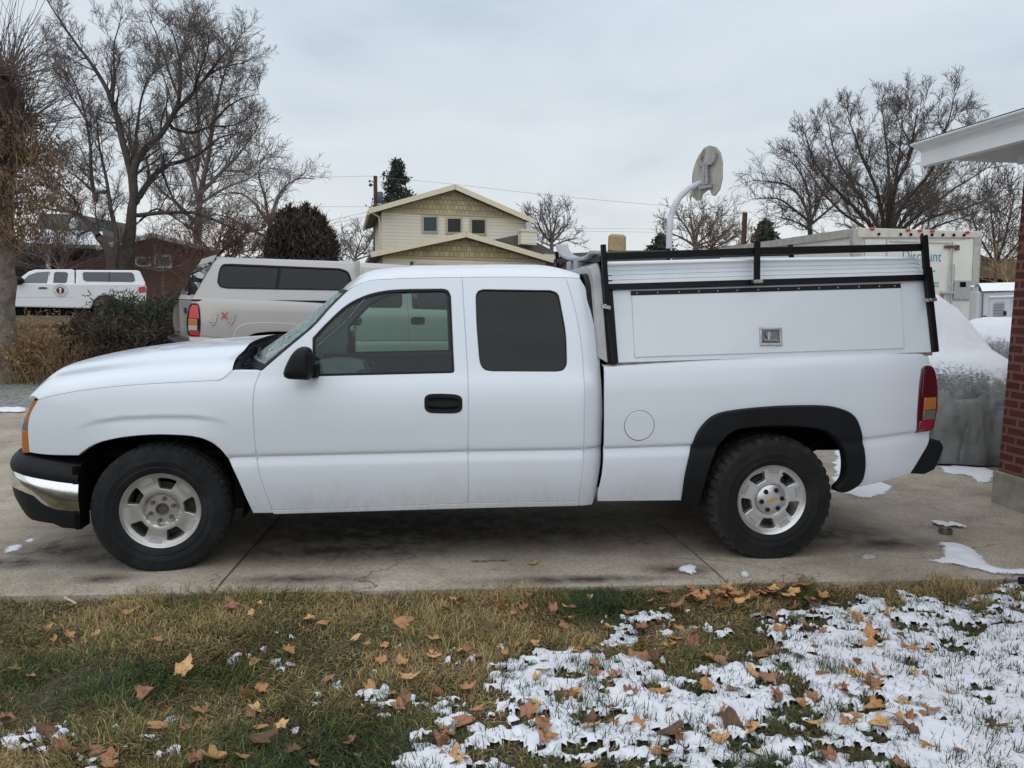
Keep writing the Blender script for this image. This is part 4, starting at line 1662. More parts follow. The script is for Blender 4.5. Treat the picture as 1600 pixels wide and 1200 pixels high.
def sprout(rs, P, r_, n_child, length, levels, out, up=.35, spread=1.0, t0=.25, droop=0.0, rmin=.006, wig=.16, nseg=(7, 5, 4, 3)):
    """grow children along polyline P; out[level] collects tubes"""
    if levels <= 0:
        return
    n = len(P)
    for c in range(n_child):
        t = t0 + (1 - t0) * ((c + rs.random()) / n_child)
        f = t * (n - 1); i = min(n - 2, int(f)); q = P[i] + (P[i + 1] - P[i]) * (f - i)
        d = P[i + 1] - P[i]; d = d / (np.linalg.norm(d) + 1e-9)
        a = rs.normal(size=3); a -= d * a.dot(d); a /= np.linalg.norm(a) + 1e-9
        ang = rs.uniform(.45, 1.05) * spread
        v = d * math.cos(ang) + a * math.sin(ang)
        v[2] += up * rs.uniform(.3, 1.0)
        v /= np.linalg.norm(v)
        L = length * rs.uniform(.55, 1.25) * (1.15 - .55 * t)
        lv = len(out) - levels
        m = nseg[min(lv + 1, len(nseg) - 1)]
        pts = [q]; vv = v
        for s in range(m):
            vv = vv + rs.normal(size=3) * wig; vv[2] += .06 * up - droop * (s + 1) / m
            vv = vv / np.linalg.norm(vv)
            pts.append(pts[-1] + vv * L / m)
        pts = np.array(pts)
        rb = max(rmin * (1.9 if levels > 2 else 1.0), float(np.interp(t, np.linspace(0, 1, n), r_)) * .40)
        rr = np.linspace(rb, max(rmin * .6, rb * .30), m + 1)
        out[lv].append((pts, rr))
        sprout(rs, pts, rr, max(3, int((6 if levels > 2 else 5 if levels == 2 else 4) * rs.uniform(.7, 1.2))), length * .52, levels - 1, out, up, spread, .15, droop, rmin, wig, nseg)


def guided_tree(label, seed, D, guides, mt, mc, group=None, dens=2.6, length=1.5, levels=3, up=.35, jit=.9, droop=0, rmin=.007, name='bare_tree', spread=1.0, wig=.16, cat='tree', base=None, k1=7):
    """guides: list of (pixel polyline, r0, r1); laid out in depth with some spread"""
    rs = np.random.default_rng(seed)
    TH = .62
    p0 = at_depth(*guides[0][0][0], D)
    g0 = G(p0.x, p0.y) if base is None else base
    root = empty(name, (p0.x, p0.y, g0)); tag(root, label, cat, group)
    o = np.array((p0.x, p0.y, g0))
    main = []; out = [[] for _ in range(levels)]; seen = []
    for gi, (pl, r0, r1) in enumerate(guides):
        dy = 0 if gi == 0 else rs.normal() * jit
        pl = list(pl); Ds = D
        if gi:
            k_ = min(range(len(seen)), key=lambda a: (seen[a][0] - pl[0][0]) ** 2 + (seen[a][1] - pl[0][1]) ** 2)
            Ds = seen[k_][2]
            pl.insert(0, seen[k_][:2]) if abs(seen[k_][0] - pl[0][0]) + abs(seen[k_][1] - pl[0][1]) > 2 else None
        P2 = crom([Vector(p) for p in pl], 9)
        n = len(P2)
        dd = [Ds + dy * (i / n) ** .8 * 2 for i in range(n)]
        seen += [(q.x, q.y, e_) for q, e_ in zip(P2[1:], dd[1:])] if gi else [(q.x, q.y, e_) for q, e_ in zip(P2, dd)]
        pts = np.array([np.array(at_depth(q.x, q.y, e_)) for q, e_ in zip(P2, dd)])
        if gi == 0:
            pts[0, 2] = g0 - .2
        L = np.linalg.norm(np.diff(pts, axis=0), axis=1).sum()
        pts = pts + np.cumsum(rs.normal(size=pts.shape) * .008, axis=0) - o
        rr = np.linspace(r0 * TH, r1 * TH * .7, n)
        main.append((pts, rr))
        if gi > 0 or len(guides) == 1:
            sprout(rs, pts, rr, max(3, int(L * dens)), length, levels, out, up, spread, .12, droop, rmin, wig)
    tubes('trunk', main, k1, mt, root)
    # one crown mesh
    C = out[0]
    tubes('limb', C, 5, mt, root)
    tw = sum(out[1:], [])
    if tw:
        tubes('crown', tw, 3, mc, root)
    return root


def leafcards(name, pts, size, m, parent=None, rs=None, stretch=1.6, down=0.0, smin=.6):
    """many small single-leaf quads"""
    n = len(pts)
    P = np.array(pts)
    a = rs.normal(size=(n, 3)); a[:, 2] -= down; a /= np.linalg.norm(a, axis=1, keepdims=True)
    b = rs.normal(size=(n, 3)); b -= a * (a * b).sum(1, keepdims=True); b /= np.linalg.norm(b, axis=1, keepdims=True)
    s = size * rs.uniform(smin, 1.3, size=(n, 1))
    v = np.stack([P, P + a * s * .5 * stretch + b * s * .5, P + a * s * stretch, P + a * s * .5 * stretch - b * s * .5], 1).reshape(-1, 3)
    F = np.arange(4 * n).reshape(n, 4)
    return link(name, np_mesh(name, v, F), m, parent)


# ------------------------------------------------------------------ ground sheets
def ground_sheet(name, xs, ys, dz, m, fn=None):
    V = [(x, y, G(x, y) + dz + (fn(x, y) if fn else 0)) for y in ys for x in xs]
    nx = len(xs)
    F = [(j * nx + i, j * nx + i + 1, (j + 1) * nx + i + 1, (j + 1) * nx + i) for j in range(len(ys) - 1) for i in range(nx - 1)]
    me = bpy.data.meshes.new(name); me.from_pydata(V, [], F); me.update(); me.shade_smooth()
    return structure(link(name, me, m))


m, nt, b = new_mat('winter_ground')
n1 = noise(nt, .35, 6, .65); n2 = noise(nt, 6, 6, .7)
c = ramp(nt, n2, [(.3, (.06, .05, .03)), (.55, (.13, .105, .06)), (.75, (.20, .16, .10))])
f = ramp(nt, n1, [(.70, (0, 0, 0)), (.74, (.9, .9, .9))])
nt.links.new(mixc(nt, f, c, (.78, .81, .86)), b.inputs['Base Color']); b.inputs['Roughness'].default_value = .95
bump(nt, b, n2, .7, .05)
M_GROUND = m
xs = [-400, -200, -100, -60] + list(np.arange(-40, 41, 4)) + [60, 100, 200, 400]
ys = [-60, -30, -12, -8, -4, 0, 2, 3, 4, 5, 6, 7, 8, 9, 10, 12, 14, 16, 18, 20, 23, 26, 30, 33, 36, 40, 50, 70, 100, 160, 260, 500]
ground_sheet('ground', xs, ys, -.06, M_GROUND)

# driveway slabs with joints; lawn edge and joint lines are measured
E0 = on_ground(0, 931); E1 = on_ground(1600, 903)


def edge_y(x):
    return E0.y + (E1.y - E0.y) * (x - E0.x) / (E1.x - E0.x)


m, nt, b = new_mat('stained_shaded_concrete')
nA = noise(nt, 1.1, 6, .6); nB = noise(nt, 55, 4, .75); nC = noise(nt, 3.0, 6, .7, stretch=(1, 1.5, 1)); nD = noise(nt, 9, 4, .7)
c = ramp(nt, nA, [(.30, (.26, .215, .165)), (.5, (.385, .335, .27)), (.7, (.46, .415, .345))])
c = mixc(nt, .75, c, ramp(nt, nB, [(.30, (.42, .40, .38)), (.5, (.95, .95, .95)), (.70, (1.35, 1.33, 1.3))]), 'MULTIPLY')
c = mixc(nt, .8, c, ramp(nt, nC, [(.28, (.55, .52, .50)), (.46, (.93, .92, .9)), (.6, (1.05, 1.05, 1.05))]), 'MULTIPLY')
c = mixc(nt, 1.0, c, ramp(nt, nD, [(.24, (.35, .32, .30)), (.33, (1, 1, 1))]), 'MULTIPLY')
# oil and damp spots, plus wide dark blots painting the truck's shade beneath it
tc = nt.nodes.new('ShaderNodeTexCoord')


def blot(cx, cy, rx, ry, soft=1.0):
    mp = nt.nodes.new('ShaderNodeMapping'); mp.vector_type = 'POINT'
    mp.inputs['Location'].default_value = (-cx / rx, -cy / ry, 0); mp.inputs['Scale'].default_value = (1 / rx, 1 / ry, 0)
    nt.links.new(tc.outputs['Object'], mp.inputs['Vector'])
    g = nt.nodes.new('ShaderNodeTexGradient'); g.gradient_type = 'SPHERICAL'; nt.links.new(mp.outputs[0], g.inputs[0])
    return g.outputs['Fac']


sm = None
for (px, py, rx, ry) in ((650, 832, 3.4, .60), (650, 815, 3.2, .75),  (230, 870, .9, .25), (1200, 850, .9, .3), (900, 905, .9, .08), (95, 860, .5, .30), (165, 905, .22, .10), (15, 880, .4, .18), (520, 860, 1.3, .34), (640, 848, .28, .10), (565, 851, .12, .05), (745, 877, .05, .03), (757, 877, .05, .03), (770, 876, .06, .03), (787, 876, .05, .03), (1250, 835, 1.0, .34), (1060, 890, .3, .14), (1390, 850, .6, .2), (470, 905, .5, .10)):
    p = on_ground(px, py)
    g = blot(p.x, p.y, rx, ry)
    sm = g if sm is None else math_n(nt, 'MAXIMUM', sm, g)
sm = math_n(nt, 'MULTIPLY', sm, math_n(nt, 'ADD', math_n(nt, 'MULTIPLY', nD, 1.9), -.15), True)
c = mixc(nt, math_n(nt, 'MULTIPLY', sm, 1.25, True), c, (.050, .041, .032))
# fine wandering cracks and dark grit
wv = nt.nodes.new('ShaderNodeVectorMath'); wv.operation = 'ADD'
nz = N(nt, 'ShaderNodeTexNoise', Scale=2.6, Detail=5.0); nt.links.new(tc.outputs['Object'], nz.inputs['Vector'])
sc_ = nt.nodes.new('ShaderNodeVectorMath'); sc_.operation = 'SCALE'; sc_.inputs['Scale'].default_value = .55; nt.links.new(nz.outputs['Color'], sc_.inputs[0])
nt.links.new(tc.outputs['Object'], wv.inputs[0]); nt.links.new(sc_.outputs[0], wv.inputs[1])
vc = N(nt, 'ShaderNodeTexVoronoi', Scale=.42); vc.feature = 'DISTANCE_TO_EDGE'; nt.links.new(wv.outputs[0], vc.inputs['Vector'])
crk = math_n(nt, 'MULTIPLY', ramp(nt, vc.outputs['Distance'], [(.0, (1, 1, 1)), (.0045, (0, 0, 0))]), ramp(nt, nA, [(.45, (0, 0, 0)), (.6, (1, 1, 1))]))
c = mixc(nt, math_n(nt, 'MULTIPLY', crk, .75), c, (.05, .042, .035))
nGr = noise(nt, 130, 2, .6)
c = mixc(nt, .8, c, ramp(nt, nGr, [(.26, (.35, .33, .30)), (.36, (1, 1, 1))]), 'MULTIPLY')
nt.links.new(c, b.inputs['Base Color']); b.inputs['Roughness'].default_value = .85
bump(nt, b, math_n(nt, 'ADD', nB, math_n(nt, 'MULTIPLY', nD, .4)), .55, .006)
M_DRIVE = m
j1 = (on_ground(333, 925), on_ground(366, 862)); j2 = (on_ground(1142, 915), on_ground(1092, 862))


def jx(j, y):
    a, b_ = j
    return a.x + (b_.x - a.x) * (y - a.y) / (b_.y - a.y) * (1 if j is j1 else 1)


cols = [(-14, None), (None, j1), (j1, j2), (j2, None)]
bounds = [lambda y: -14, lambda y: -3.05, lambda y: j1[0].x + .04 * (y + .4), lambda y: j2[0].x - .05 * (y + .4), lambda y: 6.6, lambda y: 16]
rows = [None, 3.1, 6.3]
for r_ in range(2):
    for k in range(5):
        ny, nx = 24, 40
        V = []; F = []
        for j in range(ny + 1):
            for i in range(nx + 1):
                t = j / ny
                ya = 0.0
                yb_ = rows[r_ + 1] - .006
                u = i / nx
                for _ in range(2):
                    xl = bounds[k](ya) + .006; xr = bounds[k + 1](ya) - .006
                    x = xl + (xr - xl) * u
                    y0 = (edge_y(x) + .022 * (fbm(x * 7, 3.3, 3) - .5)) if r_ == 0 else rows[1] + .006
                    ya = y0 + (yb_ - y0) * t
                z = G(x, ya) + .004 * (k % 2)
                if r_ == 0 and j == 0:
                    z -= .008
                V.append((x, ya, z))
        for j in range(ny):
            for i in range(nx):
                a = j * (nx + 1) + i
                F.append((a, a + 1, a + nx + 2, a + nx + 1))
        n0 = len(V)
        ring = list(range(nx + 1)) + [j * (nx + 1) + nx for j in range(1, ny + 1)] + [ny * (nx + 1) + i for i in range(nx - 1, -1, -1)] + [j * (nx + 1) for j in range(ny - 1, 0, -1)]
        for q in ring:
            x, y, z = V[q]; V.append((x, y, z - .1))
        for a in range(len(ring)):
            a2 = (a + 1) % len(ring)
            F.append((ring[a2], ring[a], n0 + a, n0 + a2))
        me = bpy.data.meshes.new('driveway'); me.from_pydata(V, [], F); me.update()
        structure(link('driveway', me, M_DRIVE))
# soil under the joints
MB().box(-14, -.5, GZ - .06, 16, 3.0, GZ - .045).build('driveway_base', mat('damp_soil', (.03, .024, .018), .95)).__setitem__('kind', 'structure')

m, nt, b = new_mat('grey_gravel')
tcg = nt.nodes.new('ShaderNodeTexCoord')
vo = N(nt, 'ShaderNodeTexVoronoi', Scale=28.0); nt.links.new(tcg.outputs['Object'], vo.inputs['Vector'])
nG = noise(nt, 3, 4)
c = ramp(nt, vo.outputs['Color'], [(.0, (.13, .13, .125)), (.5, (.25, .25, .24)), (1.0, (.42, .42, .41))])
c = mixc(nt, .6, c, ramp(nt, nG, [(.3, (.7, .68, .64)), (.7, (1.05, 1.05, 1.05))]), 'MULTIPLY')
nt.links.new(c, b.inputs['Base Color']); b.inputs['Roughness'].default_value = .9
bump(nt, b, math_n(nt, 'SUBTRACT', 1, vo.outputs['Distance']), 1.0, .03)
ground_sheet('gravel_path', list(np.arange(-14, 16.1, 1)), [6.29, 6.6, 7, 8, 9, 10, 11, 12], -.02, m)


def snow_patch(label, px_poly, h=.012, seed=0, name='snow_patch', dz=.004, group=None):
    """thin patch of snow lying on the ground, ragged outline given in the photo, built where it lies"""
    W = [on_ground(*p) for p in px_poly]
    L = crom([Vector((p.x, p.y)) for p in W + W[:1]], .03)[:-1]
    L = [p + Vector((fbm(p.x * 9, p.y * 9 + seed, 3) - .5, fbm(p.x * 9 + 40, p.y * 9 + seed, 3) - .5)) * .10 for p in L]
    if area2(L) < 0:
        L = L[::-1]
    xs_ = [p.x for p in L]; ys_ = [p.y for p in L]
    st = max(.02, (max(xs_) - min(xs_)) / 60)
    X, Y = np.meshgrid(np.arange(min(xs_), max(xs_), st), np.arange(min(ys_), max(ys_), st)); X = X.ravel(); Y = Y.ravel()
    ok = pip(X, Y, L); X = X[ok]; Y = Y[ok]; Dd = dist_loop(X, Y, L)
    ok = Dd > st * .4; X = X[ok]; Y = Y[ok]; Dd = Dd[ok]
    pts = list(L) + [Vector((a, c_)) for a, c_ in zip(X, Y)]
    v2, e2, f2, *_ = delaunay_2d_cdt(pts, [(i, (i + 1) % len(L)) for i in range(len(L))], [], 1, 1e-6)
    dd = dist_loop(np.array([q.x for q in v2]), np.array([q.y for q in v2]), L)
    V = [(q.x, q.y, G(q.x, q.y) + dz + h * min(1, d_ / .09) ** .8 * (.5 + .9 * float(fbm(q.x * 14, q.y * 14, 3)))) for q, d_ in zip(v2, dd)]
    me = bpy.data.meshes.new(name); me.from_pydata(V, [], [tuple(t) for t in f2]); me.update(); me.shade_smooth()
    at = me.color_attributes.new('cover', 'FLOAT_COLOR', 'POINT')
    at.data.foreach_set('color', np.repeat(np.clip(dd / .10, 0, 1)[:, None], 4, 1).astype(np.float32).ravel())
    return tag(link(name, me, M_THIN), label, 'snow', group)


M_THIN, nt, b = new_mat('thin_melting_snow')
a_ = nt.nodes.new('ShaderNodeAttribute'); a_.attribute_name = 'cover'
n1 = noise(nt, 16, 6, .75); n2 = noise(nt, 70, 4, .7)
f = math_n(nt, 'ADD', math_n(nt, 'MULTIPLY', a_.outputs['Fac'], 1.5), math_n(nt, 'MULTIPLY', math_n(nt, 'SUBTRACT', n1, .55), 1.6))
f = math_n(nt, 'ADD', f, math_n(nt, 'MULTIPLY', math_n(nt, 'SUBTRACT', n2, .5), .8))
fr_ = ramp(nt, f, [(.22, (0, 0, 0)), (.50, (1, 1, 1))])
b.inputs['Base Color'].default_value = (.76, .79, .85, 1); b.inputs['Roughness'].default_value = .7
nt.links.new(fr_, b.inputs['Alpha']); bump(nt, b, n1, .5, .01)


snow_patch('long snow patch at the lawn edge below the tin can', [(1425, 876), (1470, 868), (1468, 851), (1500, 850), (1530, 862), (1555, 884), (1600, 890), (1660, 900), (1600, 903), (1540, 897), (1500, 890), (1460, 882)], seed=1, h=.02)
snow_patch('snow patch behind the rear wheel under the bumper', [(1296, 768), (1300, 735), (1305, 700), (1330, 690), (1350, 735), (1375, 752), (1396, 760), (1390, 772), (1355, 780), (1320, 774)], seed=2)
snow_patch('snow patch beside the covered car near the brick corner', [(1460, 728), (1510, 728), (1552, 735), (1556, 752), (1530, 756), (1505, 744), (1475, 740)], seed=3)
snow_patch('small round frosty patch ahead of the rear wheel', [(1054, 890), (1066, 884), (1086, 882), (1104, 888), (1100, 898), (1078, 901), (1060, 897)], seed=4, h=.02)
snow_patch('thin snow streak at the far left of the driveway', [(0, 861), (10, 853), (34, 848), (42, 855), (25, 863), (0, 869)], seed=5, h=.006)
snow_patch('wisp of snow in front of the chrome bumper', [(28, 846), (42, 842), (58, 838), (54, 845), (40, 850)], seed=6, h=.005)
snow_patch('straight snow line along the gravel at left', [(-60, 637), (0, 637.5), (38, 638), (40, 645), (0, 646), (-60, 646)], seed=7, h=.03)
snow_patch('small snow patch on leaf litter by the junipers', [(94, 566), (110, 563), (118, 566), (108, 569), (96, 569)], seed=8, h=.03)

# ------------------------------------------------------------------ silver pickup beyond the white one
PAINT_S = paint_mat('silver_beige_paint', (0.47, 0.445, 0.425), metal=.25, rough=.36, dz=.35)
silver = build_pickup('silver beige 4x4 pickup with fibreglass canopy, parked behind the white pickup', PAINT_S, True, flares=False, handles2=True)
SIL_YAW = R(24)
M_CANOPY = mat('silver_fibreglass', (0.44, 0.43, 0.425), .35, .2, coat=.3)


def f_can(x, z):
    return .04 + .30 * (z - 1.24) + .05 * max(0, z - 1.7) * 6


def canopy(parent):
    # built in truck coordinates (near side y ~ 0); mirrored for both sides
    z0, z1 = 1.245, 1.785
    x0, x1 = 2.46, 4.72
    poly = [Vector(p) for p in ((x0, z0), (x1 - .02, z0), (x1 - .30, z1 - .06), (x1 - .36, z1), (x0, z1))]
    wl = outline([[(2.62, 1.40), (4.26, 1.40)], [(4.26, 1.40), (4.35, 1.42), (4.38, 1.48)], [(4.38, 1.48), (4.35, 1.62), (4.30, 1.71), (4.20, 1.725)], [(4.20, 1.725), (2.72, 1.71)], [(2.72, 1.71), (2.61, 1.67), (2.57, 1.58), (2.57, 1.46), (2.62, 1.40)]], .03)
    P = outline([[poly[i], poly[(i + 1) % 5]] for i in range(5)], .05)
    me = panel_mesh('canopy', P, [wl], f_can, spacing=.06, flange=.02)
    gl = panel_mesh('canopy_window', inset(wl, .004), [], f_can, spacing=.08, flange=0, proud=-.008)
    fr = ring_mesh('window_seal', inset(wl, -.004), .022, f_can, proud=.006)
    c1 = None
    for s in (0, 1):
        f_ = (lambda q: mirror_mesh(q, YC)) if s else (lambda q: q)
        o = link('canopy', f_(me), M_CANOPY, parent)
        link('canopy_window', f_(gl), M_TINT, o)
        link('window_seal', f_(fr), M_RUBBER, o)
        mb = MB()
        mb.bar((3.62, f_can(0, 1.40) - .004, 1.40), (3.55, f_can(0, 1.70) - .004, 1.70), .02, .035, (1, 0, 0))
        mb.bar((x0, f_can(0, z0) - .012, z0 - .005), (x1, f_can(0, z0) - .012, z0 - .005), .03, .022)
        if s:
            mb = mirror_y(mb)
        mb.build('canopy_trim', M_RUBBER, o)
        c1 = c1 or o
    mb = MB().grid(lambda u, v: (x0 + (x1 - .36 - x0) * u, f_can(0, z1) + (2 * YC - 2 * f_can(0, z1)) * v, z1 + .045 * (1 - abs(2 * v - 1) ** 6)), 6, 24)
    mb.build('canopy_roof', M_CANOPY, c1, True)
    mb = MB().grid(lambda u, v: (x1 - .03 - .33 * v, f_can(0, z0 + .56 * v) + (2 * YC - 2 * f_can(0, z0 + .56 * v)) * u, z0 + .60 * v), 8, 6)
    mb.build('canopy_hatch', M_CANOPY, c1)
    mb = MB().grid(lambda u, v: (x1 - .03 - .33 * (.12 + .72 * v) + .012, f_can(0, 1.5) + .04 + (2 * YC - 2 * f_can(0, 1.5) - .08) * u, z0 + .60 * (.12 + .72 * v)), 8, 6)
    g = mb.build('hatch_glass', M_TINT, c1)
    mb = MB().box(x1 - .03, .35, 1.30, x1 + .0, .42, 1.33).box(x1 - .03, 1.5, 1.30, x1, 1.57, 1.33)
    mb.build('hatch_latch', M_RUBBER, c1)
    mb = MB().grid(lambda u, v: (x0 - .0, f_can(0, z0) + (2 * YC - 2 * f_can(0, z0)) * u, z0 + .58 * v), 4, 4)
    mb.build('canopy_front', M_CANOPY, c1)


canopy(silver)
# lettering on the bed side that faces us: grey 4 4 with a red x
M_DECAL = mat('silver_decal', (.50, .51, .53), .4, .4)
M_DECALDK = mat('dark_decal_outline', (.10, .11, .14), .5)
M_DECALR = mat('red_decal', (.55, .04, .03), .5)


def decal(body, size, x, z, m, off, shear=.45):
    me = text_mesh(body, size, .002)
    o = link('lettering', me, m, silver)
    n = len(me.vertices); co = np.empty(n * 3, np.float32); me.vertices.foreach_get('co', co); co = co.reshape(-1, 3)
    y = 2 * YC - np.array([f_bed(x - a, z + b_) for a, b_ in zip(co[:, 0] + 0, co[:, 1])])
    new = np.stack([x - (co[:, 0] + shear * co[:, 1]), y + off + np.sign(co[:, 2]) * .001, z + co[:, 1]], 1)
    me.vertices.foreach_set('co', new.astype(np.float32).ravel()); me.update()
    return o


for (t_, dx) in (('4', 0.0), ('4', .22)):
    decal(t_, .20, 4.545 - dx, .915, M_DECALDK, .014)
    decal(t_, .175, 4.538 - dx, .923, M_DECAL, .018)
decal('x', .19, 4.385, 1.00, M_DECALR, .022, .2)
p = at_depth(313, 495, 9.8)
silver.rotation_euler = (0, 0, math.pi + SIL_YAW)
loc_tail = Vector((4.62, 2 * YC, 0))                     # tail corner in truck coordinates that must land at p
q = Matrix.Rotation(math.pi + SIL_YAW, 3, 'Z') @ loc_tail
silver.location = (p.x - q.x, p.y - q.y, G(p.x, p.y) + .27)

# ------------------------------------------------------------------ white pickup with canopy and round door emblem, across the yard
F1 = Frame(120, 24.0, rz=R(21))
T1 = F1.root('pickup_truck', 'small white pickup with white canopy and round red door emblem, beyond the juniper hedge', 'pickup truck')
M_W2 = mat('white_paint', (.74, .76, .79), .35, coat=.3)
S1 = 1.78
body = F1.xz([(-38, 452), (-36, 445), (15, 443), (30, 442), (117, 443), (226, 443), (229, 449), (228, 476), (190, 480), (184, 470), (176, 463), (165, 460.5), (154, 463), (146, 470), (142, 482), (20, 479.5), (-2, 479), (-6, 470), (-14, 462), (-24, 461), (-33, 466), (-38, 476)], 0)
mb = MB().prism(body, S1, 'y', 0)
bd = mb.build('body', M_W2, T1, bevel=.04)


def cabin(pts, name, m, inn=.16, zs=None):
    P = F1.xz(pts, 0)
    zmin = min(b_ for a, b_ in P); zmax = max(b_ for a, b_ in P)
    V = []
    n = len(P)
    for side in (0, 1):
        for a, b_ in P:
            k = inn * (b_ - zmin) / (zmax - zmin) + .02
            V.append((a, k if side == 0 else S1 - k, b_))
    Fc = [tuple(range(n)), tuple(range(2 * n - 1, n - 1, -1))] + [((i + 1) % n, i, i + n, (i + 1) % n + n) for i in range(n)]
    o = MB().add(V, Fc).build(name, m, T1, bevel=.03)
    return o, (lambda z: inn * (z - zmin) / (zmax - zmin) + .02)


cb, lean = cabin([(18, 444), (30, 435), (44, 424), (54, 421), (112, 420.5), (116.5, 423), (116.5, 444)], 'cab', M_W2)
cn, lean2 = cabin([(118, 444), (118, 421.5), (214, 422), (219, 424), (228, 444)], 'canopy', M_W2)
zt = F1.p(60, 421).z; zb_ = F1.p(60, 444).z


def flat(pts, dep, name, m, parent, th=.012):
    P = F1.xz(pts, 0)
    V = []
    n = len(P)
    for k in (0, 1):
        for a, b_ in P:
            V.append((a, dep(b_) - (th if k else -.01), b_))
    Fc = [tuple(range(2 * n - 1, n - 1, -1))] + [(i, (i + 1) % n, (i + 1) % n + n, i + n) for i in range(n)]
    return MB().add(V, Fc).build(name, m, parent)


M_GL2 = mat('grey_green_car_glass', (.10, .125, .125), .08, spec=.8)
M_GL3 = mat('dark_car_glass', (.035, .04, .048), .08, spec=.8)
flat([(31, 442.5), (44, 430), (56, 425.5), (76, 424), (73, 442.5)], lean, 'window', M_GL2, cb)
flat([(83, 441.5), (84, 426), (88, 424.5), (103, 425), (106, 428), (104, 440.5), (101, 442)], lean, 'window', M_GL3, cb)
flat([(130, 437), (128.5, 427), (131, 424.8), (205, 425.3), (209, 428), (211, 438), (208, 440.5), (134, 439.5)], lean2, 'window', M_GL3, cn)
flat([(170, 424.8), (171, 424.8), (171, 440.2), (170, 440.2)], lambda z: lean2(z) - .012, 'window_bar', M_RUBBER, cn)
for a in ((76.5, 425, 77.2, 478), (116.3, 423, 117.2, 480)):
    flat(rect(*a), lambda z: max(.0, lean(z) - .02) + .006, 'door_gap', M_DARK, bd, .008)
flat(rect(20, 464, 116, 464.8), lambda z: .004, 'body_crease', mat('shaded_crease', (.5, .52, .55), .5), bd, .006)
flat([(60, 449.2), (66, 448.6), (73.5, 449.2), (73.5, 451), (67, 450.8), (60, 451)], lambda z: .0, 'door_handle', M_RUBBER, bd, .03)
flat(rect(141, 448, 151, 454), lambda z: .006, 'fuel_door', mat('fuel_door_paint', (.62, .64, .66), .4), bd, .004)
flat([(216, 449), (227, 447), (228.5, 456), (217, 458)], lambda z: .0, 'tail_light', M_REDBR, bd, .02)
mb = MB().sphere(F1.p(28, 438.5, -.1), .17, 12, 8, (1, .8, .75)); mb.build('wing_mirror', M_BLACK, bd, True)
# emblem
ce = F1.p(94.3, 453.8)
for r_, m_, nm in ((.205, mat('grey_ring', (.45, .42, .42), .5), 'emblem_rim'), (.190, M_W2, 'emblem_ring'), (.112, mat('maroon', (.10, .018, .016), .5), 'emblem')):
    mb = MB().lathe([(.0001, -.012 - .004 * (r_ < .2) - .004 * (r_ < .15)), (r_, -.012 - .004 * (r_ < .2) - .004 * (r_ < .15)), (r_, .01)], 32, 'y', (ce.x, .0, ce.z)); mb.build(nm, m_, bd)
mb = MB().box(ce.x - .02, -.026, ce.z - .09, ce.x + .02, -.021, ce.z + .02).sphere((ce.x, -.022, ce.z + .05), .035, 10, 6, (1, .2, 1)); mb.build('emblem_figure', M_W2, bd)
mb = MB()
for k in range(22):
    a = 2 * math.pi * k / 22
    if abs(math.sin(a)) < .25:
        continue
    mb.box(-.012, -.0195, -.014, .012, -.0155, .014, Matrix.Rotation(a + math.pi / 2, 3, 'Y'), Vector((ce.x + .152 * math.cos(a), 0, ce.z - .152 * math.sin(a))))
mb.build('emblem_marks', mat('maroon_grey', (.25, .13, .13), .5), bd)
for px in (165, -24):
    c_ = F1.p(px, 478)
    for y in (.02, S1 - .26):
        w_ = MB().lathe([(.20, 0), (.34, .0), (.37, .04), (.37, .2), (.34, .24), (.2, .24)], 32, 'y', (c_.x, y, .37)).build('wheel', M_TYRE, T1, True)
        MB().lathe([(.0001, .03), (.20, .01)], 24, 'y', (c_.x, y, .37)).build('rim', M_ALLOY, w_)
MB().box(F1.p(-30, 470).x, .1, .35, F1.p(225, 470).x, S1 - .1, .6).build('chassis', M_DARK, T1)

# ------------------------------------------------------------------ brick house with snowy roof, far left
F2 = Frame(180, 34.0, rz=R(16))
H2 = F2.root('brick_house', 'low red brick house with snow on its roof, behind the small white pickup', 'house')
wl = F2.xz([(156, 384), (240, 372), (326, 390), (326, 470), (156, 470)]); MB().prism(wl, 8, 'y', 0).build('wall', M_BRICKL, H2)
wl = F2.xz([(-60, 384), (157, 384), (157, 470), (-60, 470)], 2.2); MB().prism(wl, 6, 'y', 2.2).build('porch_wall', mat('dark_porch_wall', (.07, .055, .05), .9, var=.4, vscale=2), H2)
wl = F2.xz([(88, 408), (157, 406), (157, 470), (88, 470)], .3); MB().prism(wl, .2, 'y', .3).build('porch_parapet', M_BRICKL, H2)
for a in (75, 12):
    p0 = F2.p(a, 420); MB().box(p0.x - .08, .05, 0, p0.x + .08, .21, F2.p(a, 384).z).build('porch_post', M_WHITETRIM, H2)
ea = F2.p(-80, 378, -.5); eb = F2.p(160, 385.5, -.5); ra = F2.p(-80, 352, 4.5); rb_ = F2.p(160, 362, 4.5)
rf = MB().add([(ea.x, -.5, ea.z), (eb.x, -.5, eb.z), (rb_.x, 4.5, rb_.z), (ra.x, 4.5, ra.z), (ea.x, -.5, ea.z - .1), (eb.x, -.5, eb.z - .1), (rb_.x, 9, eb.z), (ra.x, 9, ea.z)], [(0, 1, 2, 3), (0, 4, 5, 1), (2, 6, 7, 3)])
rf = rf.build('roof', M_ROOFSNOW, H2)
MB().bar((ea.x, -.55, ea.z - .02), (eb.x, -.55, eb.z - .02), .12, .16).build('gutter', mat('tan_gutter', (.33, .30, .27), .6), H2)
A = F2.p(238, 366, -.6); L_ = F2.p(150, 386, -.6); R_ = F2.p(338, 390, -.6)
mb = MB().add([(A.x, -.6, A.z), (L_.x, -.6, L_.z), (L_.x, 8, L_.z), (A.x, 8, A.z), (R_.x, -.6, R_.z), (R_.x, 8, R_.z)], [(0, 1, 2, 3), (4, 0, 3, 5)])
g_ = mb.build('gable_roof', M_SNOW, H2)
mb = MB()
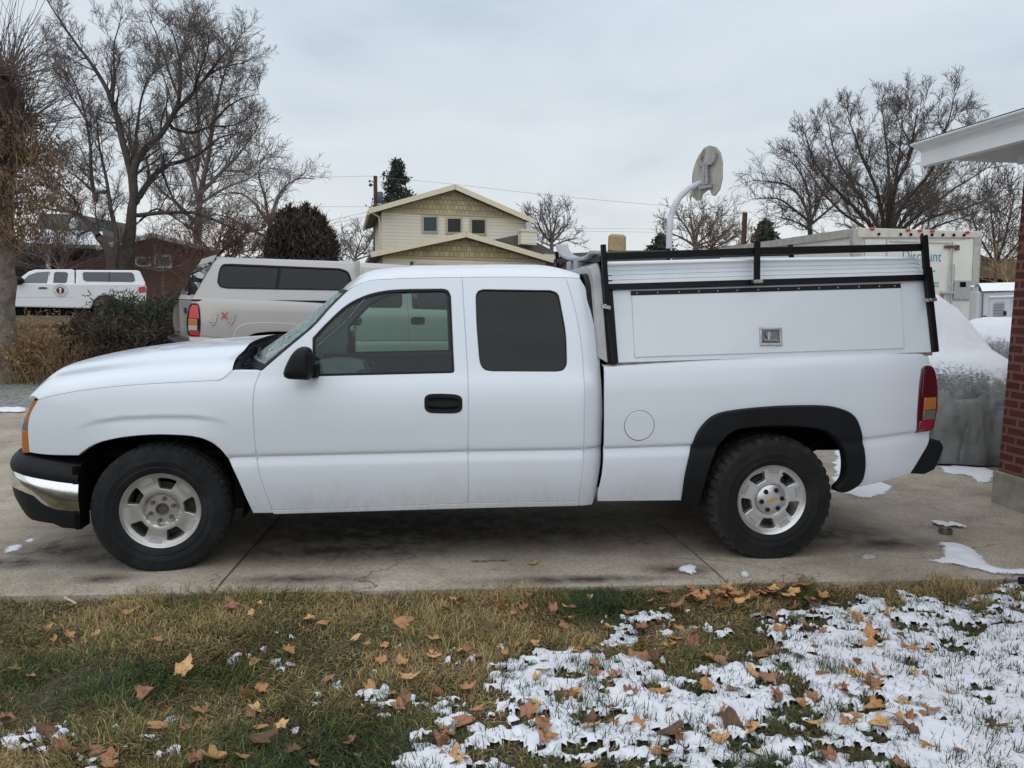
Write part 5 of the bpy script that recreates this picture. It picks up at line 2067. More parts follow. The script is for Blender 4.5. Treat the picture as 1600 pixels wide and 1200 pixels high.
for q in (L_, R_):
    mb.bar((A.x, -.62, A.z - .05), (q.x, -.62, q.z - .05), .06, .2)
mb.build('fascia', M_WHITETRIM, H2)
for a in ((240, 398, 269, 419), (211, 401, 236, 417)):
    P = F2.xz(rect(*a), -.02)
    w_ = MB().prism(P, .1, 'y', -.06).build('window', M_WHITETRIM, H2)
    MB().prism([tuple(q) for q in inset([Vector(q) for q in P], .10)], .06, 'y', -.07).build('pane', mat('grey_pane', (.16, .18, .18), .15), w_)
pc = F2.p(120, 345, 4)
F2b = Frame(95, 46.0)
H2b = F2b.root('house', 'grey shingled roof showing above the snowy brick house at left', 'house')
P = F2b.xz([(50, 366), (62, 333), (128, 336), (140, 366)]); MB().prism(P, 6, 'y', 0).build('roof', M_ROOFG, H2b)
P = F2b.xz(rect(50, 365, 140, 440)); MB().prism(P, 6, 'y', .3).build('wall', M_BRICKL, H2b)
P = F2b.xz([(109, 349), (117, 341), (123, 345), (121, 358), (112, 360)]); MB().prism(P, .5, 'y', -.3).build('dormer', M_SNOW, H2b)

# ------------------------------------------------------------------ cream two-storey house
F3 = Frame(727, 36.0, rz=R(7.0))
H3 = F3.root('two_storey_house', 'cream two storey house with tan shingle gables behind the white pickup', 'house')
UD = 6.0


def gable(pts, dep, h, m, name):
    return F3.prism(pts, h, dep).build(name, m, H3)


# upper block
gable([(596, 330), (711, 297), (820, 343), (818, 470), (596, 470)], UD, 9, M_CREAM, 'wall')
gable([(597, 329.5), (711, 296), (819, 339.5), (708, 334.5)], UD - .05, .1, M_TANSH, 'gable_cladding')
gable([(596, 328.5), (711, 333.6), (820, 338.5), (820, 341.5), (711, 336.5), (596, 331.5)], UD - .09, .06, M_TANTRIM, 'gable_band')
a = F3.p(711, 289, UD - .7); l = F3.p(576, 327, UD - .7); r_ = F3.p(835, 343, UD - .7)
dp = UD + 9.5
mb = MB()
for e in (l, r_):
    mb.add([(a.x, UD - .7, a.z), (e.x, UD - .7, e.z), (e.x, dp, e.z), (a.x, dp, a.z), (a.x, UD - .7, a.z - .22), (e.x, UD - .7, e.z - .22), (e.x, dp, e.z - .22), (a.x, dp, a.z - .22)], [(0, 1, 2, 3), (4, 5, 6, 7), (0, 1, 5, 4), (1, 2, 6, 5), (2, 3, 7, 6)])
rfm = mb.build('roof', M_ROOFG, H3)
mb = MB()
for e in (l, r_):
    mb.bar((a.x, UD - .73, a.z - .10), (e.x, UD - .73, e.z - .10), .05, .26)
mb.build('fascia', M_TRIM, rfm)
mb = MB().bar((l.x - .02, UD - .7, l.z - .18), (l.x - .02, dp, l.z - .18), .12, .2)
mb.tube([F3.p(578, 331, UD - .6), F3.p(592, 339, UD - .1), F3.p(593.5, 350, UD - .1), F3.p(593.5, 400, UD - .1)], .05, 6)
mb.build('gutter', M_TRIM, rfm)
for i, w_ in enumerate(((659, 336.6, 684.8, 364), (696.4, 339, 722, 365.6), (734, 341, 759.8, 367.8))):
    P = F3.xz(rect(*w_), UD)
    f_ = MB().prism(P, .14, 'y', UD - .1).build('window', M_TANTRIM, H3, bevel=.01)
    Q = inset([Vector(q) for q in P], .10)
    MB().prism([tuple(q) for q in inset([Vector(q) for q in P], .07)], .05, 'y', UD - .115).build('sash', mat('pale_sash', (.55, .52, .44), .5), f_)
    MB().prism([tuple(q) for q in Q], .04, 'y', UD - .125).build('pane', M_WINBLUE if i == 0 else M_WINDK, f_)
v_ = F3.prism(rect(705.6, 297.6, 713.4, 312), .1, UD - .1).build('vent', M_TANTRIM, H3)
# garage block
gable([(598, 399), (728, 371), (853, 407), (850, 480), (598, 480)], 0, UD + 3, M_CREAM, 'garage_wall')
gable([(599, 397), (728, 370), (852, 404.5), (851, 408.5), (727, 403.5), (599, 401)], -.05, .1, M_TANSH, 'gable_cladding')
gable([(598, 400.5), (727, 403), (851, 408), (851, 410.5), (727, 405.5), (598, 403)], -.09, .06, M_TANTRIM, 'gable_band')
a = F3.p(728.5, 363, -.7); l = F3.p(579, 394.5, -.7); r_ = F3.p(865, 403.5, -.7); dp = UD + 3
mb = MB()
for e in (l, r_):
    mb.add([(a.x, -.7, a.z), (e.x, -.7, e.z), (e.x, dp, e.z), (a.x, dp, a.z), (a.x, -.7, a.z - .22), (e.x, -.7, e.z - .22), (e.x, dp, e.z - .22), (a.x, dp, a.z - .22)], [(0, 1, 2, 3), (4, 5, 6, 7), (0, 1, 5, 4), (1, 2, 6, 5), (2, 3, 7, 6)])
rfm = mb.build('garage_roof', M_ROOFG, H3)
mb = MB()
for e in (l, r_):
    mb.bar((a.x, -.73, a.z - .10), (e.x, -.73, e.z - .10), .05, .24)
mb.build('fascia', M_TRIM, rfm)
F3.prism(rect(723, 373.5, 731, 387), .1, -.1).build('vent', M_TANTRIM, H3)
gd = F3.prism([(649, 408.5), (805, 413.5), (805, 480), (649, 480)], .12, -.10).build('door_frame', M_TRIM, H3)
F3.prism([(652.5, 411.5), (801.5, 416.3), (801.5, 480), (652.5, 480)], .06, -.12).build('garage_door', mat('tan_garage_door', (.45, .37, .29), .6, var=.05), H3)
for px, py in ((643.4, 413), (810, 418)):
    c_ = F3.p(px, py, -.12)
    MB().lathe([(.02, .14), (.07, .10), (.06, -.06), (.09, -.10), (.03, -.14)], 8, 'z', (c_.x, c_.y, c_.z)).build('wall_lamp', mat('bronze_lamp', (.09, .075, .06), .5, .4), H3)
# side wing roof and chimney
P = F3.xz([(775, 374), (812, 366), (826, 372), (880, 400), (866, 404)], 4.5)
MB().prism(P, 4, 'y', 4.5).build('wing_roof', M_ROOFG, H3)
F3.prism([(848, 402), (900, 408), (900, 480), (848, 480)], 4, 5.0).build('wing_wall', mat('brown_wall', (.14, .07, .045), .9, var=.3), H3)
F3.prism([(850, 396.5), (925, 402.5), (930, 409), (855, 404)], 4.6, 4.4).build('wing_eave', M_TRIM, H3)
ch = F3.prism([(814.5, 360), (838.5, 361.5), (838.5, 383), (814.5, 381)], .8, 3.6).build('chimney', M_CREAM, H3)
F3.prism([(813.5, 357.5), (839.5, 359), (839.5, 362.5), (813.5, 361)], .9, 3.55).build('chimney_cap', M_TRIM, ch)
F3.prism(rect(822, 347, 831, 358.5), .4, 3.7).build('flue', M_STEEL, ch)

# ------------------------------------------------------------------ covered cooler on a low roof behind
F4 = Frame(1030, 30.0)
H4 = F4.root('house', 'low grey shingled roof seen just above the ladder rack', 'house')
P = F4.xz([(880, 396), (975, 391.5), (1120, 391), (1200, 398), (1200, 410), (880, 410)]); MB().prism(P, 7, 'y', 0).build('roof', M_ROOFG, H4)
P = F4.xz(rect(885, 409, 1195, 470)); MB().prism(P, 6.5, 'y', .3).build('wall', M_BRICKL, H4)
mb = MB()
c0 = F4.p(952.5, 391.5, 2.5); c1 = F4.p(979.5, 365.5, 2.5)


def cov(u, v):
    a = 2 * math.pi * u
    q = lambda t: math.copysign(abs(t) ** .35, t)
    hw = (c1.x - c0.x) / 2
    top = min(1, (1 - v) / .12) ** .5
    return ((c0.x + c1.x) / 2 + hw * q(math.cos(a)) * (.72 + .28 * top) + .012 * math.sin(a * 17 + 4 * v) * (1 - v), 2.9 + hw * q(math.sin(a)) * (.72 + .28 * top), c0.z + (c1.z - c0.z) * v - .02 * math.cos(a))


mb.grid(cov, 90, 14)
top_c = len(mb.v)
mb.f.append(tuple(range(top_c - 91, top_c - 1)))
co_ = mb.build('roof_cooler', mat('tan_canvas_cover', (.40, .30, .16), .9, var=.15, vscale=4, bmp=.5, bscale=9, bdist=.05), None, True, angle=60)
co_.matrix_world = F4.m
tag(co_, 'rooftop cooler under a tan canvas cover, above the ladder rack', 'air cooler')

# ------------------------------------------------------------------ white box truck, rear doors toward us
F5 = Frame(1440, 15.0, rz=R(4.5))
T5 = F5.root('box_truck', 'white box truck with teal lettering and red marker lamps, behind the ladder rack', 'box truck')
M_BOXW = mat('aged_white_panel', (.70, .69, .64), .5, var=.08, vscale=2.2)
M_BOXA = mat('dull_aluminium', (.44, .43, .40), .5, .35, var=.2, vscale=8)
M_RUST = mat('rust', (.11, .065, .042), .9, var=.5, vscale=20)
M_TEAL = mat('teal_lettering', (.02, .26, .32), .5)
F5.prism([(1346, 358), (1532, 364), (1520, 600), (1346, 600)], 6.2, .02).build('cargo_box', M_BOXW, T5)
hd5 = F5.prism([(1341, 355.5), (1534, 361.5), (1533.5, 371.5), (1341, 371)], .10, -.05).build('header', mat('yellowed_white_trim', (.58, .55, .47), .6, var=.15, vscale=4), T5, bevel=.015)
for a in ([(1333, 358), (1347, 356), (1347, 600), (1334, 600)], [(1523, 369), (1534.5, 362), (1522, 600), (1511, 600)]):
    F5.prism(a, .12, -.04).build('corner_post', M_BOXA, T5, bevel=.012)
for px, py in ((1363, 357.6), (1419, 359.6), (1437.5, 360.3), (1457, 361), (1512, 363)):
    c_ = F5.p(px, py, -.06)
    MB().sphere(c_, .055, 12, 8, (1, .5, .55)).build('marker_lamp', M_REDBR, T5, True)
for px in (1373, 1407, 1423, 1440, 1456, 1473, 1490, 1506):
    c_ = F5.p(px, 365.5 + (px - 1373) * .012, -.06); MB().box(c_.x - .015, -.09, c_.z - .03, c_.x + .015, -.05, c_.z + .02).build('header_clip', M_DARK, T5)
rt = MB()
tl_ = F5.p(1346, 357, 0)
rt.box(tl_.x - .03, .08, tl_.z - .14, tl_.x + .03, 6.2, tl_.z + .02)
rt.build('roof_rail', M_BOXA, T5)
# doors
for q in ([(1352, 373.5), (1384, 374.5), (1384, 590), (1352, 590)], [(1387, 374.6), (1487, 377.6), (1480, 590), (1387, 590)], [(1490, 377.6), (1522, 371.5), (1511, 590), (1484, 590)]):
    F5.prism(q, .05, -.02).build('rear_door', M_BOXW, T5, bevel=.012)
P1 = F5.xz([(1388, 376), (1486, 379), (1486, 381), (1388, 378)])
MB().prism(P1, .02, 'y', -.04).build('door_edge', M_BOXA, T5)
for (px, py) in ((1352, 373.5), (1388, 375)):
    pass
mb = MB()
for a, b_ in (((1487, 385), (1480.5, 470)), ((1491, 413), (1491.5, 425)), ((1491.5, 425), (1490, 440)), ((1490, 440), (1486, 446)), ((1486, 446), (1486, 500))):
    mb.tube([F5.p(*a, -.06), F5.p(*b_, -.06)], .012, 6)
mb.build('lock_rod', M_BOXA, T5)
for (x0, y0, x1, y1, mm) in ((1473, 383.5, 1494.5, 388, M_RUST), (1467, 455, 1489, 459, M_BOXA), (1490, 383, 1495, 391, M_RUST)):
    P = F5.xz([(x0, y0), (x1, y0 + .4), (x1, y1 + .4), (x0, y1)]); MB().prism(P, .04, 'y', -.08).build('hinge', mm, T5, bevel=.006)
P = F5.xz([(1468, 460), (1473, 460), (1473, 468), (1471, 474), (1469, 470)]); MB().prism(P, .006, 'y', -.028).build('rust_stain', mat('rust_stain', (.40, .19, .08), .9, var=.4, vscale=14), T5)
pl = F5.prism([(1492, 438), (1519.5, 438.5), (1516.5, 468.5), (1490, 468)], .03, -.055).build('latch_plate', M_STEEL, T5, bevel=.004)
F5.prism(rect(1502, 440.5, 1509.5, 448.5), .03, -.075).build('latch_cup', M_DARK, pl)
for body_, px_end, py, size_px, al in (('Discount', 1470.6, 408.9, 17.2, 'RIGHT'), ('er', 1460.8, 433, 17.2, 'RIGHT'), ('02', 1467, 448.5, 8.2, 'RIGHT'), ('Timberline', 1365.5, 370.6, 4.2, 'RIGHT')):
    q = F5.p(px_end, py, -.024)
    s_ = F5.p(px_end, py - size_px, -.024).z - q.z
    me = text_mesh(body_, s_ / .72, .001, al)
    o = link('lettering', me, M_TEAL if body_ != 'Timberline' else M_RUBBER, T5)
    o.location = q; o.rotation_euler = (math.pi / 2, 0, 0); o.scale = (.80, 1, 1)
    if al == 'RIGHT':
        pass
for y in (1.2, 5.0):
    for x in (F5.p(1370, 470).x, F5.p(1505, 470).x):
        MB().lathe([(.2, -.12), (.42, -.12), (.45, -.06), (.45, .06), (.42, .12), (.2, .12)], 28, 'x', (x, y, .45)).build('wheel', M_TYRE, T5, True)
cbx = F5.p(1440, 470).x
MB().box(cbx - 1.0, 6.3, .5, cbx + 1.0, 8.2, 2.3).build('cab', M_BOXW, T5, bevel=.15)

# ------------------------------------------------------------------ trailer camper with vent door
F6 = Frame(1550, 12.5, rz=R(-31))
T6 = F6.root('camper_trailer', 'grey white camper end with louvred compartment door and snow on top', 'trailer')
M_CAMP = mat('light_grey_gelcoat', (.55, .57, .59), .45, var=.05)
F6.prism([(1538, 457), (1620, 452), (1612, 540), (1535, 540)], 2.2, 0).build('shell', M_CAMP, T6, bevel=.05)
q0 = F6.p(1538, 457); q1 = F6.p(1534, 540)
MB().prism([(q0.x - .10, q0.z + .04), (q1.x - .10, q1.z), (q1.x, q1.z), (q0.x, q0.z)][::1], 1.0, 'y', .12).build('side_shell', M_CAMP, T6, bevel=.04)
mb = MB().grid(lambda u, v: (q0.x - .04 - .06 * v + 1.5 * u, -.05 + 1.3 * v, q0.z + .02 + .10 * math.sin(math.pi * min(1, v * 1.5)) + .05 * u + .12 * v), 14, 10)
mb.build('snow_cap', M_SNOW, T6, True)
dr6 = F6.prism([(1548, 465.5), (1580, 463.5), (1576, 511), (1544, 512)], .04, -.03).build('compartment_door', M_CAMP, T6, bevel=.012)
F6.prism([(1546.5, 462.5), (1600, 460), (1600, 463), (1546.5, 465.3)], .08, -.07).build('rain_gutter', M_WHITETRIM, T6)
lv = F6.prism([(1553, 472.5), (1570, 471.5), (1567, 507), (1550.5, 508)], .03, -.045).build('louvre', mat('grey_louvre', (.36, .38, .39), .5), dr6, bevel=.005)
for i in range(7):
    y = 476 + i * 4.4
    F6.prism([(1553.0 - .07 * (y - 472), y), (1569.6 - .08 * (y - 472), y - .8), (1569.6 - .08 * (y - 472), y + .6), (1553.0 - .07 * (y - 472), y + 1.4)], .03, -.06).build('louvre_slat', mat('louvre_slat_grey', (.20, .21, .22), .5), lv)
F6.prism(rect(1567.5, 486, 1572.5, 493), .03, -.05).build('door_latch', M_BLACK, dr6)
for px, py, r__ in ((1537.2, 504.5, .055), (1538.2, 496, .03)):
    c_ = F6.p(px, py, -.01); MB().lathe([(.0001, -.02), (r__ * .6, -.02), (r__ * .65, -.035), (r__, -.03), (r__, .03)], 20, 'y', c_).build('outlet', M_BLACK, T6)

# ------------------------------------------------------------------ cars under grey covers, snow on them
m, nt, b = new_mat('grey_car_cover_with_snow')
geo = nt.nodes.new('ShaderNodeNewGeometry'); sg = nt.nodes.new('ShaderNodeSeparateXYZ'); nt.links.new(geo.outputs['Normal'], sg.inputs[0])
nS = noise(nt, 2.2, 7, .72); nF = noise(nt, 34, 6, .8); sp = nt.nodes.new('ShaderNodeSeparateXYZ'); tcc = nt.nodes.new('ShaderNodeTexCoord'); nt.links.new(tcc.outputs['Object'], sp.inputs[0])
f = math_n(nt, 'ADD', sg.outputs['Z'], math_n(nt, 'MULTIPLY', math_n(nt, 'SUBTRACT', nS, .5), .55))
f = math_n(nt, 'ADD', f, math_n(nt, 'MULTIPLY', math_n(nt, 'SUBTRACT', nF, .5), 2.4))
f = math_n(nt, 'ADD', f, math_n(nt, 'MULTIPLY', math_n(nt, 'SUBTRACT', sp.outputs['Z'], .92), 1.7))
fc = ramp(nt, f, [(.40, (0, 0, 0)), (.62, (.45, .45, .45)), (.90, (1, 1, 1))])
base = ramp(nt, nS, [(.3, (.17, .185, .18)), (.7, (.33, .345, .34))])
nt.links.new(mixc(nt, fc, base, (.82, .85, .90)), b.inputs['Base Color']); b.inputs['Roughness'].default_value = .62
fd = math_n(nt, 'ABSOLUTE', math_n(nt, 'SUBTRACT', noise(nt, 1.5, 2, .45, stretch=(1, 1, .42)), .5))
fe = math_n(nt, 'ABSOLUTE', math_n(nt, 'SUBTRACT', noise(nt, 3.2, 2, .5, stretch=(1, 1, .5)), .5))
fd = math_n(nt, 'ADD', math_n(nt, 'MULTIPLY', fd, 2.2), math_n(nt, 'MULTIPLY', fe, .7))
fd = math_n(nt, 'MULTIPLY', fd, math_n(nt, 'SUBTRACT', 1.0, math_n(nt, 'MULTIPLY', fc, .85)))
bump(nt, b, math_n(nt, 'ADD', fd, math_n(nt, 'MULTIPLY', nF, .05)), 1.0, .36)
M_COVER = m


def covered_car(name, label, loc, rz, L, W, H0, H1, cab0, cab1, seed):
    """rounded car shape draped in a cover; x along the car"""
    k = 140
    rings = []
    prof = [(1.03, .02), (1.025, .15), (1.01, .32), (1.0, .48), (.985, .60), (.96, .70), (.925, .79), (.875, .87), (.81, .93), (.73, .98), (.64, 1.01), (.55, 1.03), (.45, 1.04), (.35, 1.05), (.24, 1.06), (.14, 1.07), (.05, 1.07)]
    V = []; F = []
    for s, h in prof:
        for j in range(k):
            t = 2 * math.pi * j / k
            q = lambda c_: math.copysign(abs(c_) ** .55, c_)
            x = L / 2 * q(math.cos(t)) * s; y = W / 2 * q(math.sin(t)) * s
            fold = (float(fbm(t * 6 + seed, h * .8 + seed, 3)) - .5) * .16 * max(0, 1 - h) ** .6
            fold += .085 * (1 - 2 * abs(float(fbm(t * 5.5 + .9 * h + seed, h * .5, 2)) - .5) * 2.2) * max(0, .95 - h) + .018 * math.sin(t * 31 + 4 * h + seed) * max(0, .8 - h)
            fold += .05 * (abs(float(fbm(t * 3 + 2.5 * h, h * 3 - t + seed, 3)) - .5) - .1) * (h < .99)
            x *= 1 + fold / 2; y *= 1 + fold / 1.5
            z = H0 * h
            cx_ = (x / L + .5)
            bumpy = max(0, min(1, (cx_ - cab0) / .16)) * max(0, min(1, (cab1 - cx_) / .14))
            bumpy = bumpy * bumpy * (3 - 2 * bumpy)
            ed = max(0, 1 - (abs(y - W * .12) / (W / 2 * (.86 if y < W * .12 else .7))) ** 1.7)
            if h > .7:
                z += (H1 - H0) * bumpy * ed ** .8
            z += .03 * (float(fbm(x * 3 + seed, y * 3, 3)) - .5)
            V.append((x, y, max(.01, z)))
    n = len(prof)
    for i in range(n - 1):
        for j in range(k):
            F.append((i * k + j, i * k + (j + 1) % k, (i + 1) * k + (j + 1) % k, (i + 1) * k + j))
    F.append(tuple((n - 1) * k + j for j in range(k)))
    o = MB().add(V, F).build(name, M_COVER, None, True, angle=80)
    o.location = loc; o.rotation_euler = (0, 0, rz)
    return tag(o, label, 'covered car')


pA = on_ground(1500, 728)
covered_car('covered_car', 'car under a grey cover topped with snow, between pickup tailgate and brick corner', (pA.x + 2.35 * math.cos(R(68)), pA.y + 2.35 * math.sin(R(68)), GZ), R(68), 4.6, 1.95, 1.08, 1.80, .20, .84, 3)
pB = at_depth(1600, 520, 10.0)
covered_car('covered_car', 'snow covered hump of a second covered car by the camper', (pB.x + 1.3, pB.y + 1.6, G(pB.x, pB.y)), R(80), 4.4, 1.9, 1.0, 1.35, .15, .8, 9)

# ------------------------------------------------------------------ brown roofed house far right
F7 = Frame(1560, 38.0)
H7 = F7.root('house', 'brown roofed house behind the camper and bare brush', 'house')
F7.prism([(1500, 432), (1530, 400), (1640, 412), (1660, 444), (1600, 438)], 7, 0).build('roof', roof_mat('brown_shingles', (.17, .12, .075)), H7)
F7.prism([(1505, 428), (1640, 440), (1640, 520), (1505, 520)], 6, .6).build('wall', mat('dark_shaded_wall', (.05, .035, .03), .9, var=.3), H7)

# ------------------------------------------------------------------ own house: brick corner and eave at right
P0 = on_ground(1547.5, 785)
dv = ray(648, 469); dv = Vector((dv.x, dv.y, 0)).normalized()          # along the wall, away from the camera
rzW = math.atan2(-dv.y, -dv.x)                                          # local x runs from the far corner toward the camera
H8 = empty('brick_house', (P0.x, P0.y, GZ), rzW); tag(H8, 'dark red brick house corner with white eave at the right edge', 'house')
m8 = Matrix.Translation((P0.x, P0.y, GZ)) @ Matrix.Rotation(rzW, 4, 'Z')
i8 = m8.inverted()
# which local y side is the outside (toward the driveway)
out_sign = 1 if (i8 @ Vector((P0.x - 1, P0.y, 0))).y > 0 else -1
S = -out_sign                                                           # inward
M_BRICKR = brick_mat('dark_red_brick', (0.115, 0.026, 0.020), (0.075, 0.017, 0.015), (0.25, 0.095, 0.075), .205, .0735, .0125)


def b8(x0, y0, z0, x1, y1, z1):
    return MB().box(x0, min(y0, y1), z0, x1, max(y0, y1), z1)


b8(.03, S * .025, .27, 7.5, S * 5.0, 2.62).build('wall', M_BRICKR, H8)
b8(0, 0, -.1, 7.5, S * 5.0, .275).build('foundation', M_CONC, H8, bevel=.01)
# eave: find overhang so that the far end sits at pixel (1416, 231..249)
ext = -.42
best = None
for o_ in np.arange(.1, 1.6, .005):
    w_ = m8 @ Vector((ext, -S * o_, 2.45)); px, py = pxs(w_)
    if best is None or abs(px - 1418) < best[0]:
        best = (abs(px - 1418), o_)
OV = best[1]
best = None
for z_ in np.arange(2.0, 3.2, .004):
    px, py = pxs(m8 @ Vector((ext, -S * OV, z_)))
    if best is None or abs(py - 249.5) < best[0]:
        best = (abs(py - 249.5), z_)
ZE = best[1]
gp = [(0, 0), (0, .055), (.02, .075), (.055, .085), (.075, .10), (.085, .125), (.105, .125), (.105, .115), (.095, .105), (-.02, .105), (-.02, 0)]
V = []
for x in (ext, 7.5):
    V += [(x, -S * (OV - .09 + a), ZE + z) for a, z in gp]
n = len(gp)
mb = MB().add(V, [tuple(range(n)), tuple(range(2 * n - 1, n - 1, -1))] + [(i, (i + 1) % n, (i + 1) % n + n, i + n) for i in range(n)])
mb.build('gutter', M_WHITETRIM, H8)
b8(ext + .012, -S * (OV - .088), ZE - .055, 7.5, -S * (OV - .16), ZE + .10).build('fascia', M_WHITETRIM, H8)
b8(ext + .13, -S * (OV - .16), ZE - .02, 7.5, S * .3, ZE + .0).build('soffit', mat('grey_soffit', (.50, .50, .49), .6, var=.1, vscale=6), H8)
b8(.0, -S * .02, ZE - .09, 7.5, S * .02, ZE - .02).build('frieze', M_WHITETRIM, H8)
mb = MB()
V = [(ext - .0, -S * (OV - .03), ZE + .118), (7.5, -S * (OV - .03), ZE + .118), (7.5, S * 4.2, ZE + 1.5), (ext, S * 4.2, ZE + 1.5)]
V += [(a, b_, c_ + .03) for a, b_, c_ in V]
mb.add(V, [(0, 1, 2, 3), (4, 5, 6, 7), (0, 1, 5, 4), (1, 2, 6, 5), (2, 3, 7, 6), (3, 0, 4, 7)])
mb.build('roof', roof_mat('dark_asphalt_shingles', (.03, .03, .033)), H8)

# ------------------------------------------------------------------ basketball hoop seen from behind
D9 = 12.5
M_POLEW = mat('white_painted_pipe', (.55, .56, .62), .5, var=.15, vscale=6)
pp = [at_depth(*q, D9) for q in ((1046, 440), (1045.5, 400), (1045.5, 368), (1047, 345), (1052, 325), (1062, 308), (1076, 295), (1090, 288), (1101, 284.5))]
T9 = empty('basketball_hoop', (pp[0].x, pp[0].y, G(pp[0].x, pp[0].y))); tag(T9, 'old basketball backboard seen from behind on a curved white pole', 'basketball hoop')
o9 = T9.location
pl9 = [Vector((p.x, p.y, p.z)) for p in pp]
sm9 = [Vector((pl9[0].x, pl9[0].y, o9.z - .1))] + crom(pl9, .12)
MB().tube([q - o9 for q in sm9], .05, 14).build('pole', M_POLEW, T9, True)
F9 = Frame(1104, D9, rz=R(-62), base=0)
zz = [(932, 330), (936, 290), (945, 255), (958, 215), (975, 180), (1010, 132), (1045, 114), (1085, 125), (1113, 160), (1127, 220), (1126, 330), (1110, 400), (1076, 447), (1060, 441), (1052, 412), (1032, 406), (1000, 430), (980, 475), (962, 478), (932, 452)]
bb = [F9.p(860 + a / 4.21, 200 + b_ / 4.21) for a, b_ in zz]
poly = [(q.x, q.z) for q in bb]
if area2([Vector(q) for q in poly]) < 0:
    poly = poly[::-1]
mbb = MB().prism(poly, .035, 'y', 0); mbb.xf(Matrix.Translation(-o9) @ F9.m)
m, nt, b = new_mat('weathered_board')
n1 = noise(nt, 5, 6, .7, stretch=(1, 1, .3)); n2 = noise(nt, 30, 3, .7)
c = ramp(nt, n1, [(.36, (.13, .095, .06)), (.46, (.36, .34, .30)), (.65, (.50, .49, .46))])
nt.links.new(mixc(nt, .4, c, ramp(nt, n2, [(.35, (.7, .7, .7)), (.6, (1, 1, 1))]), 'MULTIPLY'), b.inputs['Base Color']); b.inputs['Roughness'].default_value = .9
bdm = mbb.build('backboard', m, T9)
mb = MB()
B = lambda a, b_, d=-.04: F9.p(860 + a / 4.21, 200 + b_ / 4.21, d)
for a, b_ in (((985, 245), (1072, 228)), ((1012, 245), (1012, 370)), ((1030, 240), (1030, 370)), ((980, 395), (1062, 380)), ((990, 240), (977, 205)), ((1072, 225), (1086, 165))):
    mb.bar(B(*a), B(*b_), .05, .05, (0, 1, 0))
mb.xf(Matrix.Translation(-o9) @ F9.m)
mb.build('bracket', mat('galvanised_steel', (.36, .37, .38), .5, .5, var=.25, vscale=20), T9)
# rim on the far side
c_ = F9.p(860 + 1020 / 4.21, 200 + 400 / 4.21, .30)
mb = MB().tube([Vector((c_.x + .22 * math.cos(t), c_.y + .02 + .22 * math.sin(t), c_.z + .10)) for t in np.linspace(0, 2 * math.pi, 25)], .01, 6)
mb.xf(Matrix.Translation(-o9) @ F9.m); mb.build('rim', M_RUST, T9)

# ------------------------------------------------------------------ poles and wires
F10 = Frame(585, 52.0)
T10 = F10.root('utility_pole', 'wooden utility pole with grey transformer left of the cream house', 'utility pole')
a = F10.p(586.5, 275); MB().tube([(a.x, 0, -.2), (a.x, 0, a.z)], [.17, .13], 10).build('pole', M_POLE, T10, True)
a = F10.p(594, 308); MB().lathe([(.05, .36), (.2, .33), (.22, .25), (.22, -.33), (.18, -.38)], 14, 'z', (a.x, -.05, a.z)).build('transformer', mat('grey_tank', (.10, .115, .14), .5), T10, True)
mb = MB()
for y in (288, 283):
    q = F10.p(580, y); mb.tube([q, (F10.p(586.5, y + 4).x, 0, q.z - .12)], .035, 6)
mb.sphere(F10.p(579, 289), .12, 8, 6).sphere(F10.p(577.5, 283), .08, 8, 6)
mb.build('insulator', M_POLE, T10)
F11 = Frame(1162, 34.0)
T11 = F11.root('utility_pole', 'plain brown wooden pole left of the box truck', 'utility pole')
a = F11.p(1164, 332); b_ = F11.p(1161, 400); MB().tube([(b_.x, 0, -.2), (a.x, 0, a.z)], [.14, .11], 10).build('pole', mat('red_brown_pole', (.10, .06, .045), .9, var=.3), T11, True)


def wire(label, pts, D0, D1, r_=.009):
    P = crom([Vector(q) for q in pts], 30)
    n = len(P)
    W = [at_depth(q.x, q.y, D0 + (D1 - D0) * i / (n - 1)) for i, q in enumerate(P)]
    o = MB().tube(W, r_, 4).build('power_line', M_WIRE)
    tag(o, label, 'power line', 'power lines across the sky')


wire('topmost thin power line crossing the sky from pole toward the right tree', [(586, 276), (700, 287), (850, 304), (1000, 318), (1200, 333), (1420, 345)], 52, 46)
wire('power line left of the transformer pole, upper', [(470, 279), (520, 276.5), (586, 275)], 50, 52)
wire('power line left of the transformer pole, at transformer height', [(470, 323), (520, 323), (590, 323)], 50, 56)
wire('sloping power line left of the cream house, nearer the arborvitae', [(505, 347), (545, 338), (590, 327)], 46, 52, .011)
wire('sloping power line left of the cream house, lower of the pair', [(505, 352), (545, 344), (590, 335)], 46, 52, .011)
wire('steep service wire left of the cream house', [(520, 383), (548, 364), (592, 338)], 40, 50, .011)
wire('upper of two level power lines right of the cream house', [(880, 356.5), (1000, 357.5), (1120, 360)], 60, 60)
wire('lower of two level power lines right of the cream house', [(880, 361), (1000, 362.5), (1120, 365)], 60, 60)

